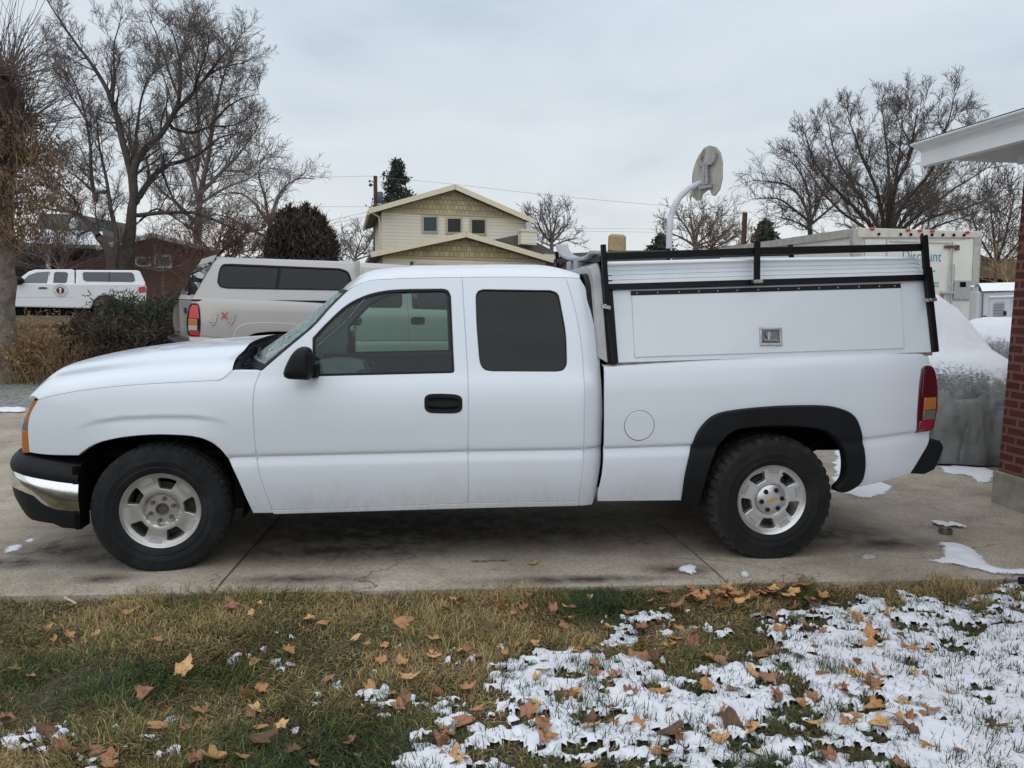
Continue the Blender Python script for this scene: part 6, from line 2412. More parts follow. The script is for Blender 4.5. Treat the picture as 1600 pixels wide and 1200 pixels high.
# ------------------------------------------------------------------ trees
z1 = lambda pts: [(a / 2.857, b_ / 2.857) for a, b_ in pts]
guided_tree('big dark bare tree with forked trunk in front of the snowy brick house', 11, 29.0, [
    (z1([(560, 1190), (575, 1080), (590, 960), (600, 880)]), .42, .34),
    (z1([(600, 900), (585, 760), (540, 600), (510, 470), (440, 330), (330, 180), (250, 60), (215, 0)]), .26, .05),
    (z1([(600, 890), (600, 760), (640, 680), (720, 600), (780, 500), (800, 420), (800, 260), (770, 130)]), .28, .05),
    (z1([(780, 500), (860, 420), (930, 340), (1010, 300), (1090, 290)]), .16, .04),
    (z1([(800, 430), (760, 330), (720, 220), (680, 120), (650, 50)]), .10, .03),
    (z1([(610, 900), (660, 820), (740, 745), (840, 715), (920, 670), (980, 620), (1060, 600)]), .22, .05),
    (z1([(740, 745), (730, 690), (745, 680)]), .10, .05),
    (z1([(770, 570), (860, 590), (940, 565), (1040, 560), (1120, 520)]), .12, .03),
    (z1([(620, 960), (720, 950), (850, 950), (960, 990), (1060, 1040), (1120, 1090)]), .14, .04),
    (z1([(610, 1000), (700, 930), (800, 985), (900, 1060), (960, 1100)]), .08, .03),
    (z1([(600, 720), (610, 600), (630, 450), (660, 350), (715, 295)]), .14, .03),
    (z1([(500, 470), (510, 330), (510, 200), (540, 80)]), .11, .03),
    (z1([(860, 420), (900, 300), (930, 200), (920, 120)]), .08, .025),
    (z1([(920, 340), (1000, 240), (1060, 180)]), .08, .025),
    (z1([(940, 560), (1010, 480), (1100, 430), (1160, 420)]), .08, .025),
    (z1([(730, 780), (770, 880), (830, 960), (900, 1010)]), .10, .03),
    (z1([(800, 260), (860, 170), (870, 110)]), .06, .02),
], M_BARK, M_TWIG, dens=2.8, length=1.55, jit=1.2, rmin=.0058, up=.35, levels=4)
guided_tree('dark low forked tree leaning left in front of the porch', 12, 27.5, [
    (z1([(500, 1170), (480, 1110), (440, 1060)]), .30, .26),
    (z1([(450, 1070), (400, 1000), (340, 950), (250, 940), (160, 920)]), .22, .05),
    (z1([(505, 1180), (520, 1060), (500, 960), (470, 800), (440, 640), (430, 520)]), .18, .05),
    (z1([(430, 860), (360, 800), (290, 750)]), .12, .04),
    (z1([(430, 900), (410, 760), (405, 640), (360, 420), (290, 260)]), .14, .03),
    (z1([(330, 950), (270, 1040), (210, 1060)]), .08, .03),
    (z1([(350, 920), (300, 850), (200, 760)]), .08, .03),
    (z1([(400, 560), (300, 400), (200, 230)]), .08, .03),
], M_BARK, M_TWIG, dens=2.3, length=1.5, jit=1.0, rmin=.0065, levels=4)
guided_tree('tall pale grey bare tree behind the big dark tree', 13, 44.0, [
    (z1([(880, 1160), (880, 1000), (890, 860)]), .40, .34),
    (z1([(890, 900), (850, 760), (800, 600), (760, 430), (700, 250)]), .26, .05),
    (z1([(890, 880), (930, 700), (960, 520), (1000, 350), (1050, 230)]), .26, .05),
    (z1([(900, 860), (1000, 760), (1090, 660), (1160, 560)]), .22, .05),
    (z1([(905, 900), (1020, 830), (1120, 790), (1200, 720)]), .18, .04),
    (z1([(880, 760), (890, 560), (880, 380), (900, 200)]), .2, .04),
    (z1([(1000, 760), (1090, 760), (1180, 700)]), .12, .03),
    (z1([(880, 1000), (780, 900), (700, 830), (640, 700)]), .18, .04),
], M_TWIGG, M_TWIGG, dens=3.4, length=2.3, jit=2.2, rmin=.012, up=.3)
guided_tree('grey arching willow like tree above the bronzed arborvitae', 14, 36.0, [
    (z1([(1190, 1160), (1200, 1050), (1215, 960)]), .26, .2),
    (z1([(1215, 960), (1240, 880), (1290, 820), (1350, 795), (1400, 800)]), .16, .05),
    (z1([(1200, 1000), (1130, 900), (1050, 860), (960, 880)]), .14, .04),
    (z1([(1210, 980), (1290, 950), (1370, 970), (1420, 1010)]), .10, .03),
    (z1([(1200, 1000), (1180, 880), (1150, 780), (1160, 700)]), .12, .03),
    (z1([(1195, 1060), (1080, 1000), (980, 960), (900, 980)]), .12, .03),
], M_TWIGG, M_TWIGL, dens=4.2, length=1.7, jit=1.2, rmin=.009, droop=.10, up=.2)
guided_tree('low tangle of reddish bare brush beside the brick house', 15, 31.0, [
    ([(330, 430), (332, 410), (335, 395)], .10, .08),
    ([(335, 400), (360, 380), (385, 372)], .08, .03), ([(335, 400), (310, 375), (290, 362)], .08, .03), ([(335, 400), (345, 365), (355, 345)], .08, .03),
    ([(335, 405), (375, 395), (410, 388)], .08, .03), ([(335, 405), (380, 365), (420, 360)], .08, .03), ([(335, 410), (400, 405), (440, 400)], .07, .03), ([(335, 410), (360, 405), (390, 402)], .07, .03),
], M_TWIGR, M_TWIGR, dens=5.0, length=1.3, jit=1.0, rmin=.011, name='bare_shrub', cat='shrub')
z6 = lambda pts: [(1160 + a / 3.636, 120 + b_ / 3.636) for a, b_ in pts]
guided_tree('broad many stemmed bare tree rising behind the box truck', 16, 26.0, [
    (z6([(820, 1100), (825, 1040), (830, 1000)]), .55, .5),
    (z6([(824, 1000), (830, 860), (870, 620), (940, 480), (970, 320), (990, 190)]), .17, .03),
    (z6([(820, 1000), (820, 860), (830, 640), (820, 430), (800, 270), (790, 170)]), .15, .03),
    (z6([(811, 1000), (800, 860), (760, 650), (690, 480), (640, 340), (600, 230)]), .15, .03),
    (z6([(802, 1000), (780, 860), (690, 700), (600, 560), (520, 410), (490, 240)]), .15, .03),
    (z6([(784, 1000), (740, 860), (640, 740), (520, 620), (420, 490), (350, 310)]), .14, .03),
    (z6([(766, 1000), (700, 860), (560, 760), (450, 640), (370, 520), (290, 430)]), .12, .03),
    (z6([(838, 1000), (860, 860), (930, 700), (1050, 560), (1120, 380), (1170, 230), (1185, 130)]), .15, .03),
    (z6([(847, 1000), (880, 860), (990, 720), (1110, 560), (1220, 430), (1300, 290)]), .13, .03),
    (z6([(865, 1000), (920, 860), (1060, 740), (1200, 640), (1330, 560), (1450, 490)]), .13, .03),
    (z6([(887, 1000), (970, 860), (1130, 780), (1280, 740), (1420, 680), (1540, 600)]), .11, .03),
    (z6([(937, 1000), (1080, 860), (1240, 800), (1380, 750), (1440, 740)]), .10, .03),
    (z6([(970, 400), (900, 270), (930, 170)]), .08, .02),
    (z6([(860, 640), (890, 400), (900, 250)]), .09, .02),
], M_BARK, M_TWIG, dens=2.9, length=1.35, jit=1.5, rmin=.0055, levels=4, spread=.85)
guided_tree('smaller spreading bare tree left of the many stemmed tree', 17, 30.0, [
    (z6([(380, 1000), (385, 900), (385, 820)]), .22, .18),
    (z6([(385, 830), (340, 700), (260, 620), (160, 600), (60, 590)]), .12, .025),
    (z6([(385, 830), (300, 760), (200, 690), (60, 690)]), .10, .025),
    (z6([(385, 820), (380, 680), (340, 560), (270, 480), (200, 460)]), .11, .025),
    (z6([(390, 820), (440, 700), (480, 600), (500, 480)]), .11, .025),
    (z6([(390, 840), (480, 760), (560, 680), (600, 560)]), .10, .025),
    (z6([(380, 870), (290, 820), (200, 800)]), .09, .025),
], M_BARK, M_TWIG, dens=4.4, length=1.3, jit=1.2, rmin=.0075, up=.35)
guided_tree('tangle of grey brown twigs in front of the snowy porch', 25, 30.0, [
    ([(95, 455), (95, 435), (96, 422)], .08, .07),
    ([(96, 424), (60, 400), (30, 392)], .05, .02), ([(96, 424), (80, 395), (66, 372)], .05, .02), ([(96, 424), (110, 395), (120, 380)], .05, .02), ([(96, 426), (140, 405), (165, 398)], .05, .02), ([(96, 426), (50, 415), (20, 410)], .05, .02), ([(96, 424), (96, 395), (94, 378)], .05, .02),
], M_TWIGG, M_TWIGG, dens=6.5, length=1.5, jit=.8, rmin=.007, name='bare_shrub', cat='shrub')
guided_tree('tangle of twigs hanging before the brick gable windows', 26, 30.5, [
    ([(255, 455), (255, 432), (254, 420)], .08, .07),
    ([(254, 422), (225, 400), (205, 388)], .05, .02), ([(254, 422), (245, 398), (240, 380)], .05, .02), ([(254, 422), (275, 398), (290, 385)], .05, .02), ([(254, 424), (295, 408), (325, 402)], .05, .02), ([(254, 424), (210, 415), (190, 412)], .05, .02),
], M_TWIGG, M_TWIGR, dens=6.0, length=1.5, jit=.8, rmin=.007, name='bare_shrub', cat='shrub')
guided_tree('bare grey brush thicket right of the box truck', 18, 33.0, [
    ([(1555, 460), (1556, 430), (1557, 410)], .14, .12),
    ([(1557, 415), (1530, 370), (1515, 330)], .10, .03), ([(1557, 415), (1550, 350), (1545, 300)], .10, .03), ([(1557, 415), (1575, 350), (1585, 300)], .10, .03), ([(1557, 420), (1590, 380), (1620, 340)], .1, .03), ([(1557, 420), (1535, 400), (1510, 390)], .08, .03), ([(1557, 420), (1590, 400), (1625, 390)], .08, .03), ([(1557, 425), (1560, 380), (1565, 330)], .08, .03)
], M_TWIGG, M_TWIGG, dens=3.6, length=1.5, jit=1.2, rmin=.011, name='bare_shrub', cat='shrub')
guided_tree('brown arching shrub in front of the brown roof at right', 19, 16.0, [
    ([(1580, 470), (1580, 455), (1579, 445)], .05, .05),
    ([(1579, 450), (1560, 430), (1540, 418)], .02, .008), ([(1579, 450), (1565, 420), (1555, 405)], .02, .008), ([(1579, 450), (1585, 415), (1590, 395)], .02, .008), ([(1579, 450), (1555, 440), (1532, 436)], .02, .008), ([(1579, 450), (1570, 410), (1570, 390)], .02, .008), ([(1579, 450), (1600, 420), (1620, 400)], .02, .008)
], M_DRYSTEM, M_DRYSTEM, dens=4.5, length=.6, levels=2, jit=.4, rmin=.005, name='bare_shrub', cat='shrub')
guided_tree('twin crowned bare tree right of the cream house chimney', 20, 56.0, [
    ([(862, 400), (862, 385), (862, 375)], .3, .25),
    ([(862, 378), (852, 350), (846, 325)], .2, .04), ([(862, 378), (868, 350), (872, 325)], .2, .04), ([(862, 380), (880, 360), (892, 340)], .16, .04), ([(862, 380), (845, 360), (836, 335)], .16, .04), ([(862, 385), (885, 375), (898, 372)], .14, .04), ([(862, 375), (860, 345), (858, 320)], .16, .04), ([(862, 385), (845, 378), (836, 372)], .12, .04)
], M_TWIG, M_TWIG, dens=2.4, length=1.7, jit=1.5, rmin=.016)
z5 = lambda pts: [(860 + a / 4.21, 200 + b_ / 4.21) for a, b_ in pts]
guided_tree('pale bare tree cluster behind the basketball pole', 21, 42.0, [
    (z5([(950, 860), (950, 800), (950, 760)]), .25, .2),
    (z5([(950, 770), (900, 660), (830, 590), (760, 620)]), .14, .03), (z5([(950, 770), (930, 640), (900, 540)]), .14, .03), (z5([(950, 770), (980, 640), (1010, 540), (1050, 530)]), .14, .03), (z5([(950, 780), (1050, 680), (1110, 590), (1160, 560)]), .14, .03), (z5([(950, 780), (1100, 720), (1200, 640)]), .12, .03), (z5([(950, 780), (860, 720), (740, 680)]), .12, .03), (z5([(950, 790), (1120, 760), (1230, 700)]), .12, .03)
], M_TWIGG, M_TWIGG, dens=3.0, length=1.5, jit=1.4, rmin=.012)
guided_tree('reddish brush below the pale tree cluster', 22, 38.0, [
    (z5([(1060, 860), (1060, 820), (1060, 780)]), .12, .1),
    (z5([(1060, 790), (1000, 720), (980, 680)]), .08, .03), (z5([(1060, 790), (1060, 700), (1050, 660)]), .08, .03), (z5([(1060, 790), (1120, 710), (1150, 670)]), .08, .03), (z5([(1060, 800), (1180, 740), (1250, 700)]), .08, .03), (z5([(1060, 800), (960, 760), (900, 740)]), .08, .03), (z5([(1060, 800), (1250, 770), (1340, 740)]), .08, .03)
], M_TWIGR, M_TWIGR, dens=4.5, length=1.1, jit=1.0, rmin=.011, name='bare_shrub', cat='shrub')
guided_tree('distant grey brush left of the cream house', 23, 60.0, [
    ([(555, 420), (555, 408), (555, 400)], .25, .2),
    ([(555, 404), (545, 385), (540, 375)], .15, .04), ([(555, 404), (562, 380), (568, 368)], .15, .04), ([(555, 404), (575, 385), (583, 362)], .15, .04), ([(555, 406), (535, 395), (527, 388)], .12, .04), ([(555, 406), (580, 398), (592, 392)], .12, .04)
], M_TWIGG, M_TWIGG, dens=2.6, length=1.8, jit=1.4, rmin=.017, name='bare_shrub', cat='shrub')

# near left: pollarded street tree with dry leaves hanging in its crown
rs = np.random.default_rng(5)
F12 = Frame(-6, 12.5)
T12 = F12.root('pollarded_tree', 'pollarded tree with hanging tan dead leaves at the left edge', 'tree')
ax_ = [F12.p(*q) for q in ((-8, 560), (-7, 500), (-5, 440), (-6, 380), (-3, 300), (2, 230), (8, 170), (16, 140))]
ax_[0] = Vector((ax_[0].x, 0, -.1))
pts = [Vector(q) for q in crom([Vector((q.x, 0, q.z)) for q in ax_], .12)]
n = len(pts)
mb = MB()
k = 26
V = []; Fq = []
for i, p_ in enumerate(pts):
    t = i / (n - 1)
    r0 = .30 - .12 * t + .12 * math.exp(-t * 14) + .05 * math.exp(-((t - .93) / .06) ** 2)
    for j in range(k):
        a_ = 2 * math.pi * j / k
        r1 = r0 * (1 + .30 * (float(fbm(j * .45 + 3 * math.sin(a_), p_.z * 3.1, 4)) - .5))
        V.append((p_.x + r1 * math.cos(a_), r1 * math.sin(a_), p_.z))
for i in range(n - 1):
    for j in range(k):
        Fq.append((i * k + j, i * k + (j + 1) % k, (i + 1) * k + (j + 1) % k, (i + 1) * k + j))
Fq.append(tuple((n - 1) * k + j for j in range(k)))
mb.add(V, Fq).build('trunk', M_BARKL, T12, True)
heads = [F12.p(*q) for q in ((12, 150), (40, 135), (8, 210), (25, 185), (-20, 160), (30, 250), (-10, 280), (10, 320))]
lim = []
for h_ in heads:
    a_ = np.array([ax_[-3].x, 0, ax_[-3].z]); b_ = np.array(h_) + np.array([0, rs.normal() * .35, 0])
    m_ = (a_ + b_) / 2 + np.array([0, 0, .1]); lim.append((np.array([a_, m_, b_]), np.array([.16, .13, .10])))
tubes('pollard_limb', lim, 8, M_BARK, T12)
lines = []
for hi, (P, r_) in enumerate(lim):
    for _ in range(95):
        el = rs.uniform(-.25, 1.45); az = rs.uniform(0, 2 * math.pi)
        v = np.array([math.cos(el) * math.cos(az), math.cos(el) * math.sin(az), math.sin(el)])
        L = rs.uniform(.6, 1.75) * (.55 if el < .2 else 1)
        q = P[-1] + rs.normal(size=3) * .07
        pl_ = [q]
        for s_ in range(5):
            v = v + rs.normal(size=3) * .09; v[2] += .03; v /= np.linalg.norm(v); pl_.append(pl_[-1] + v * L / 5)
        lines.append((np.array(pl_), np.linspace(.009, .003, 6)))
        if rs.random() < .5:
            v2 = v + rs.normal(size=3) * .5; v2 /= np.linalg.norm(v2)
            b0 = pl_[3]
            lines.append((np.array([b0, b0 + v2 * .2, b0 + v2 * .38 + rs.normal(size=3) * .03]), np.array([.005, .004, .003])))
tubes('shoots', lines, 3, M_TWIGG, T12)
# drooping dry foliage: short stems with leaves
dl = []; lp = []
for _ in range(1250):
    px_ = rs.normal(34, 22); py_ = rs.uniform(170, 372)
    wdt = np.interp(py_, [150, 210, 270, 330, 375], [25, 55, 70, 42, 20])
    px_ = rs.uniform(-25, 12 + wdt)
    q = np.array(F12.p(px_, py_, rs.normal() * .4)) 
    q[1] = rs.normal() * .42
    v = np.array([rs.normal() * .4 + .2, rs.normal() * .3, -1.0]); v /= np.linalg.norm(v)
    L = rs.uniform(.12, .34)
    dl.append((np.array([q, q + v * L * .5 + rs.normal(size=3) * .02, q + v * L]), np.array([.004, .0035, .003])))
    for _k in range(5):
        lp.append(q + v * L * rs.random() + rs.normal(size=3) * .03)
tubes('hanging_stems', dl, 3, M_DRYSTEM, T12)
leafcards('hanging_leaves', lp, .026, M_DRYLEAF, T12, rs, 2.6, 1.8)

# bronzed arborvitae clump
F13 = Frame(476, 25.0)
T13 = F13.root('arborvitae', 'clump of dark bronzed arborvitae left of the cream house', 'shrub')
rs = np.random.default_rng(8)
pts = []
for (px, top, wd) in ((453, 324, 9), (465, 331, 8), (478, 323, 9), (491, 331, 9), (504, 342, 9), (441, 334, 9), (514, 366, 9), (432, 356, 8)):
    for _ in range(2600):
        t = rs.random() ** .8
        py = top + t * (440 - top)
        w_ = wd * min(1.1, .25 + t * 3.0) * (1 + .25 * math.sin(py * .35 + px))
        q = F13.p(px + rs.normal() * w_ * .45, py, 0)
        pts.append((q.x, rs.normal() * .55 * min(1, t * 3 + .2), q.z))
leafcards('foliage', pts, .05, M_ARB, T13, rs, 4.5, -1.6)
MB().tube([(0, 0, -.1), (0, 0, 2.2)], [.15, .06], 8).build('trunk', M_BARK, T13, True)

# spruce by the utility pole, dark evergreens far right
def conifer(label, px, top, bot, wd, D, seed, n=2600, sz=.16):
    rs = np.random.default_rng(seed)
    Fr = Frame(px, D)
    T = Fr.root('conifer', label, 'tree')
    pts = []; br = []
    zt_ = Fr.p(px, top).z; zb2 = Fr.p(px, bot).z; W = abs(Fr.p(px + wd, bot).x - Fr.p(px, bot).x)
    for i in range(44):
        t = (i + rs.random()) / 44
        z = zt_ - t * (zt_ - zb2) * .97
        for s_ in range(3):
            L = W * (.10 + .90 * t ** .8) * rs.uniform(.35, 1.25); az = rs.uniform(0, 2 * math.pi)
            e = np.array([math.cos(az) * L, math.sin(az) * L, z + rs.uniform(-.1, .25)])
            s0 = np.array([0, 0, z]); br.append((np.array([s0, (s0 + e) / 2 + np.array([0, 0, .1]), e]), np.array([.03, .02, .01])))
            for _ in range(int(n / 210)):
                u = rs.uniform(.35, 1.05); pts.append(s0 + (e - s0) * u + rs.normal(size=3) * W * .055)
    MB().tube([(0, 0, -.2), (0, 0, zt_)], [.2, .03], 8).build('trunk', M_BARK, T, True)
    tubes('branches', br, 4, M_BARK, T)
    leafcards('foliage', pts, sz * .55, M_PINE, T, rs, 2.4, -.3)


conifer('dark spruce top beside the transformer pole', 621, 254, 335, 40, 62.0, 31, 6400, .22)
conifer('dark green evergreen low behind the ladder rack', 1030, 372, 400, 26, 46.0, 32, 2600, .2)
conifer('dark evergreen left of the smaller bare tree', 1190, 350, 395, 26, 40.0, 33, 3600, .2)

# juniper hedge and dry brush in front of it
def juniper(label, px, py_top, D, wpx, hm, seed, m_, n=520):
    rs = np.random.default_rng(seed)
    Fr = Frame(px, D)
    T = Fr.root('juniper_bush', label, 'shrub', None)
    W = abs(Fr.p(px + wpx, py_top).x - Fr.p(px, py_top).x)
    H = Fr.p(px, py_top).z
    stems = []; pts = []
    for _ in range(n):
        az = rs.uniform(0, 2 * math.pi); el = abs(rs.normal()) * .5 + .12
        L = rs.uniform(.5, 1.0)
        v = np.array([math.cos(az) * W, math.sin(az) * min(W, 1.1), H * (.25 + .75 * min(1, el))]) * L
        s0 = np.array([rs.normal() * W * .18, rs.normal() * .2, .05])
        mid = s0 + v * .55 + np.array([0, 0, .12]); e = s0 + v
        if e[2] > H:
            e[2] = H * rs.uniform(.85, 1.0)
        stems.append((np.array([s0, mid, e]), np.array([.014, .009, .004])))
        d = e - mid; d /= np.linalg.norm(d) + 1e-9
        for k_ in range(34):
            u = rs.uniform(.25, 1.0)
            q = mid + (e - mid) * u if u > .4 else s0 + (mid - s0) * (.4 + u)
            pts.append(q + rs.normal(size=3) * .05 + d * .03)
    tubes('stems', stems, 3, M_BARK, T)
    leafcards('foliage', pts, .022, m_, T, rs, 5.0, -.5)


juniper('dark green spreading juniper below the tail of the small white pickup', 217, 455, 15.0, 50, 1.0, 41, M_JUNI, 950)
juniper('low olive juniper against the silver pickup tailgate', 252, 464, 14.0, 30, 1.0, 42, M_JUNI, 560)
juniper('brown shaded juniper at the near foot of the hedge', 212, 490, 13.6, 55, .8, 43, M_JUNI2, 760)
juniper('sparse brown juniper left of the dark spreading one', 148, 490, 14.2, 36, .8, 44, M_JUNI2, 460)


def brush(label, px0, px1, py_top, D, n, seed, m_, leaf):
    rs = np.random.default_rng(seed)
    Fr = Frame((px0 + px1) / 2, D)
    T = Fr.root('dry_brush', label, 'shrub')
    x0, x1 = Fr.p(px0, py_top).x, Fr.p(px1, py_top).x
    st = []; lp = []
    for _ in range(n):
        x = rs.uniform(x0, x1); y = rs.normal() * .45
        H = Fr.p((px0 + px1) / 2, py_top).z * rs.uniform(.35, 1.0)
        v = np.array([rs.normal() * .28, rs.normal() * .25, 1.0])
        a_ = np.array([x, y, -.02]); b_ = a_ + v * H * .5 + rs.normal(size=3) * .03; c_ = a_ + v * H + rs.normal(size=3) * .08
        if rs.random() < .3:
            c_[2] -= H * .4
        st.append((np.array([a_, b_, c_]), np.array([.006, .005, .003])))
        for _k in range(7):
            u = rs.uniform(.2, 1); lp.append((b_ + (c_ - b_) * u) + rs.normal(size=3) * .05)
    tubes('stems', st, 3, M_DRYSTEM, T)
    leafcards('dry_leaves', lp, .028, leaf, T, rs, 2.4, .5)


M_TANL = mat('tan_dead_leaves', (.30, .19, .085), .9, var=.5, vscale=8)
brush('tall tan dead weeds at the foot of the pollarded tree', -30, 75, 500, 13.0, 520, 51, M_DRYSTEM, M_TANL)
brush('low rust coloured dead weeds right of the tan ones', 55, 130, 522, 13.0, 330, 52, M_DRYSTEM, M_DRYLEAF)
brush('sparse tan weeds near the small white pickup sills', 25, 105, 482, 15.5, 160, 53, M_DRYSTEM, M_TANL)
# leaf litter and a fallen branch at the edge of the gravel
rs = np.random.default_rng(60)
pts = []
for _ in range(7000):
    px, py = rs.uniform(-60, 190), rs.uniform(538, 592)
    if py > 596 - max(0, px) * .30:
        continue
    p_ = on_ground(px, py); pts.append((p_.x, p_.y, p_.z + .015 + abs(rs.normal()) * .015))
lf = leafcards('leaf_litter', pts, .05, M_DRYLEAF, None, rs, 1.4, .2); stuff(lf, 'tan leaf litter under the dry brush', 'leaf litter')
a = on_ground(-5, 578); b_ = on_ground(14, 590)
tag(MB().tube([a + Vector((0, 0, .06)), a.lerp(b_, .5) + Vector((0, 0, .10)), b_ + Vector((0, 0, .03))], [.035, .03, .018], 7).build('fallen_branch', M_BARKL, None, True), 'pale fallen branch at the gravel edge by the dead weeds', 'branch')

# ------------------------------------------------------------------ lawn with snow and leaves
def lawn_z(x, y):
    return GZ - .03 + .035 * (fbm(np.asarray(x) * 1.7, np.asarray(y) * 1.7 + 5, 3) - .5) - .012 * np.clip(1 - (edge_y(np.asarray(x)) - np.asarray(y)) / .06, 0, 1)


def edge_yn(x):
    return E0.y + (E1.y - E0.y) * (x - E0.x) / (E1.x - E0.x)


# snow bias painted as a smooth field over the lawn, read off the photograph (image columns and rows as control points on the ground)
SN_PX = np.array([-200, 0, 200, 400, 600, 700, 800, 900, 1000, 1100, 1200, 1300, 1450, 1600, 1900])
SN_PY = np.array([905, 930, 955, 980, 1010, 1040, 1080, 1120, 1160, 1200, 1300])
SN = np.array([
    [-.9, -.9, -.9, -.9, -.9, -.9, -.9, -.9, -.9, -.9, -.9, -.75, -.15, .25, .5],
    [-.9, -.9, -.9, -.9, -.9, -.9, -.9, -.9, -.8, -.75, -.5, -.2, .15, .45, .6],
    [-.8, -.8, -.8, -.8, -.8, -.7, -.6, -.55, -.38, -.25, .0, .22, .35, .5, .6],
    [-.7, -.7, -.7, -.6, -.6, -.6, -.5, -.38, -.1, .05, .22, .35, .45, .5, .6],
    [-.6, -.6, -.6, -.45, -.45, -.4, -.28, -.05, .02, .15, .3, .42, .5, .5, .6],
    [-.6, -.6, -.6, -.38, -.35, -.25, -.05, .12, .08, .12, .3, .45, .5, .5, .6],
    [-.5, -.5, -.55, -.5, -.26, -.2, -.12, .0, .05, .18, .36, .48, .5, .55, .6],
    [-.5, -.45, -.5, -.45, -.25, -.05, .02, .12, .18, .22, .40, .50, .5, .55, .6],
    [-.2, -.2, -.4, -.40, -.30, -.1, .08, .15, .2, .28, .4, .5, .5, .6, .6],
    [-.2, -.25, -.35, -.35, -.1, .08, .1, .12, .15, .25, .35, .45, .5, .6, .6],
    [-.2, -.3, -.3, -.3, -.1, .1, .15, .15, .2, .25, .35, .45, .5, .6, .6]])


def proj(x, y, z):
    dx, dy, dz = x - CAM.x, y - CAM.y, z - CAM.z
    d = dx * FWD.x + dy * FWD.y + dz * FWD.z
    a = dx * RIGHT.x + dy * RIGHT.y + dz * RIGHT.z
    b_ = dx * UP.x + dy * UP.y + dz * UP.z
    d = np.maximum(d, .3)
    return 800 + FPX * a / d, 600 - FPX * b_ / d


def bilin(T, gx, gy, x, y):
    x = np.clip(x, gx[0], gx[-1] - 1e-3); y = np.clip(y, gy[0], gy[-1] - 1e-3)
    i = np.clip(np.searchsorted(gx, x, 'right') - 1, 0, len(gx) - 2); j = np.clip(np.searchsorted(gy, y, 'right') - 1, 0, len(gy) - 2)
    u = (x - gx[i]) / (gx[i + 1] - gx[i]); v = (y - gy[j]) / (gy[j + 1] - gy[j])
    return T[j, i] * (1 - u) * (1 - v) + T[j, i + 1] * u * (1 - v) + T[j + 1, i] * (1 - u) * v + T[j + 1, i + 1] * u * v


def snow_mask(x, y):
    px, py = proj(x, y, np.full_like(x, GZ - .03))
    s = bilin(SN, SN_PX, SN_PY, px, py) - .15 * np.clip((px - 1050) / 150, 0, 1) * np.clip((1650 - px) / 150, 0, 1) + .10 * np.clip((px - 560) / 100, 0, 1) * np.clip((1060 - px) / 80, 0, 1) * np.clip((py - 1010) / 40, 0, 1) + .10 * np.clip((py - 985) / 40, 0, 1) * np.clip((760 - px) / 100, 0, 1) * np.clip((px - 90) / 200, -1.6, 1)
    n = 1.0 * (fbm(x * 2.6 + 11, y * 3.6 + 3, 3, .55) - .5) + 1.35 * (fbm(x * 8 + 5, y * 11.0, 3, .65) - .5) + 1.0 * (fbm(x * 26 + 5, y * 34.0, 3, .6) - .5)
    return s + n


def tuft(x, y):
    return fbm(x * 3.3 + 31, y * 3.3 + 7, 3, .6)


LX0, LX1, LY0 = -5.5, 7.5, -4.6
# soil sheet
st = .035
gx = np.arange(LX0, LX1 + st, st); gy = np.linspace(0, 1, 120)
X, T_ = np.meshgrid(gx, gy)
Yb = edge_yn(X) + .03
Y = LY0 + (Yb - LY0) * T_
Z = lawn_z(X, Y)
nx = len(gx); ny = len(gy)
idx = np.arange(nx * ny).reshape(ny, nx)
F = np.stack([idx[:-1, :-1], idx[:-1, 1:], idx[1:, 1:], idx[1:, :-1]], -1).reshape(-1, 4)
me = np_mesh('lawn_soil', np.stack([X, Y, Z], -1).reshape(-1, 3), F); me.shade_smooth()
m, nt, b = new_mat('thatch_soil')
n1 = noise(nt, 5, 6, .7); n2 = noise(nt, 60, 4, .75)
c = ramp(nt, n1, [(.3, (.030, .022, .014)), (.5, (.075, .056, .033)), (.72, (.17, .135, .09))])
c = mixc(nt, .8, c, ramp(nt, n2, [(.3, (.35, .33, .3)), (.6, (1.1, 1.1, 1.1))]), 'MULTIPLY')
nt.links.new(c, b.inputs['Base Color']); b.inputs['Roughness'].default_value = .95
bump(nt, b, n2, .9, .02)
structure(link('lawn_soil', me, m))

# snow sheet
st = .0115
gx = np.arange(-4.2, 7.0, st); gy = np.arange(-3.1, -.28, st)
X, Y = np.meshgrid(gx, gy)
Mk = snow_mask(X, Y) - .10
inl = Y < edge_yn(X) - .02
Mk = np.where(inl, Mk, -1)
h = np.clip(Mk / .22, 0, 1)
Z = lawn_z(X, Y) + np.where(Mk > 0, .003 + .020 * h ** .7 + .016 * (fbm(X * 14, Y * 14, 3) - .5) * h, -.01) + .012 * h * (fbm(X * 4 + 3, Y * 4, 2) - .4)
ny, nx = X.shape
idx = np.arange(nx * ny).reshape(ny, nx)
keep = (Mk > -.05)
kq = keep[:-1, :-1] & keep[:-1, 1:] & keep[1:, 1:] & keep[1:, :-1] & ((Mk[:-1, :-1] > 0) | (Mk[:-1, 1:] > 0) | (Mk[1:, 1:] > 0) | (Mk[1:, :-1] > 0))
F = np.stack([idx[:-1, :-1], idx[:-1, 1:], idx[1:, 1:], idx[1:, :-1]], -1)[kq]
used = np.unique(F); remap = np.full(nx * ny, -1); remap[used] = np.arange(len(used))
me = np_mesh('snow', np.stack([X, Y, Z], -1).reshape(-1, 3)[used], remap[F]); me.shade_smooth()
M_LSNOW = mat('lawn_snow', (.74, .77, .83), .75, var=.05, vscale=9, bmp=.6, bscale=70, bdist=.008)
stuff(link('snow', me, M_LSNOW), 'thin patchy snow lying on the lawn', 'snow')

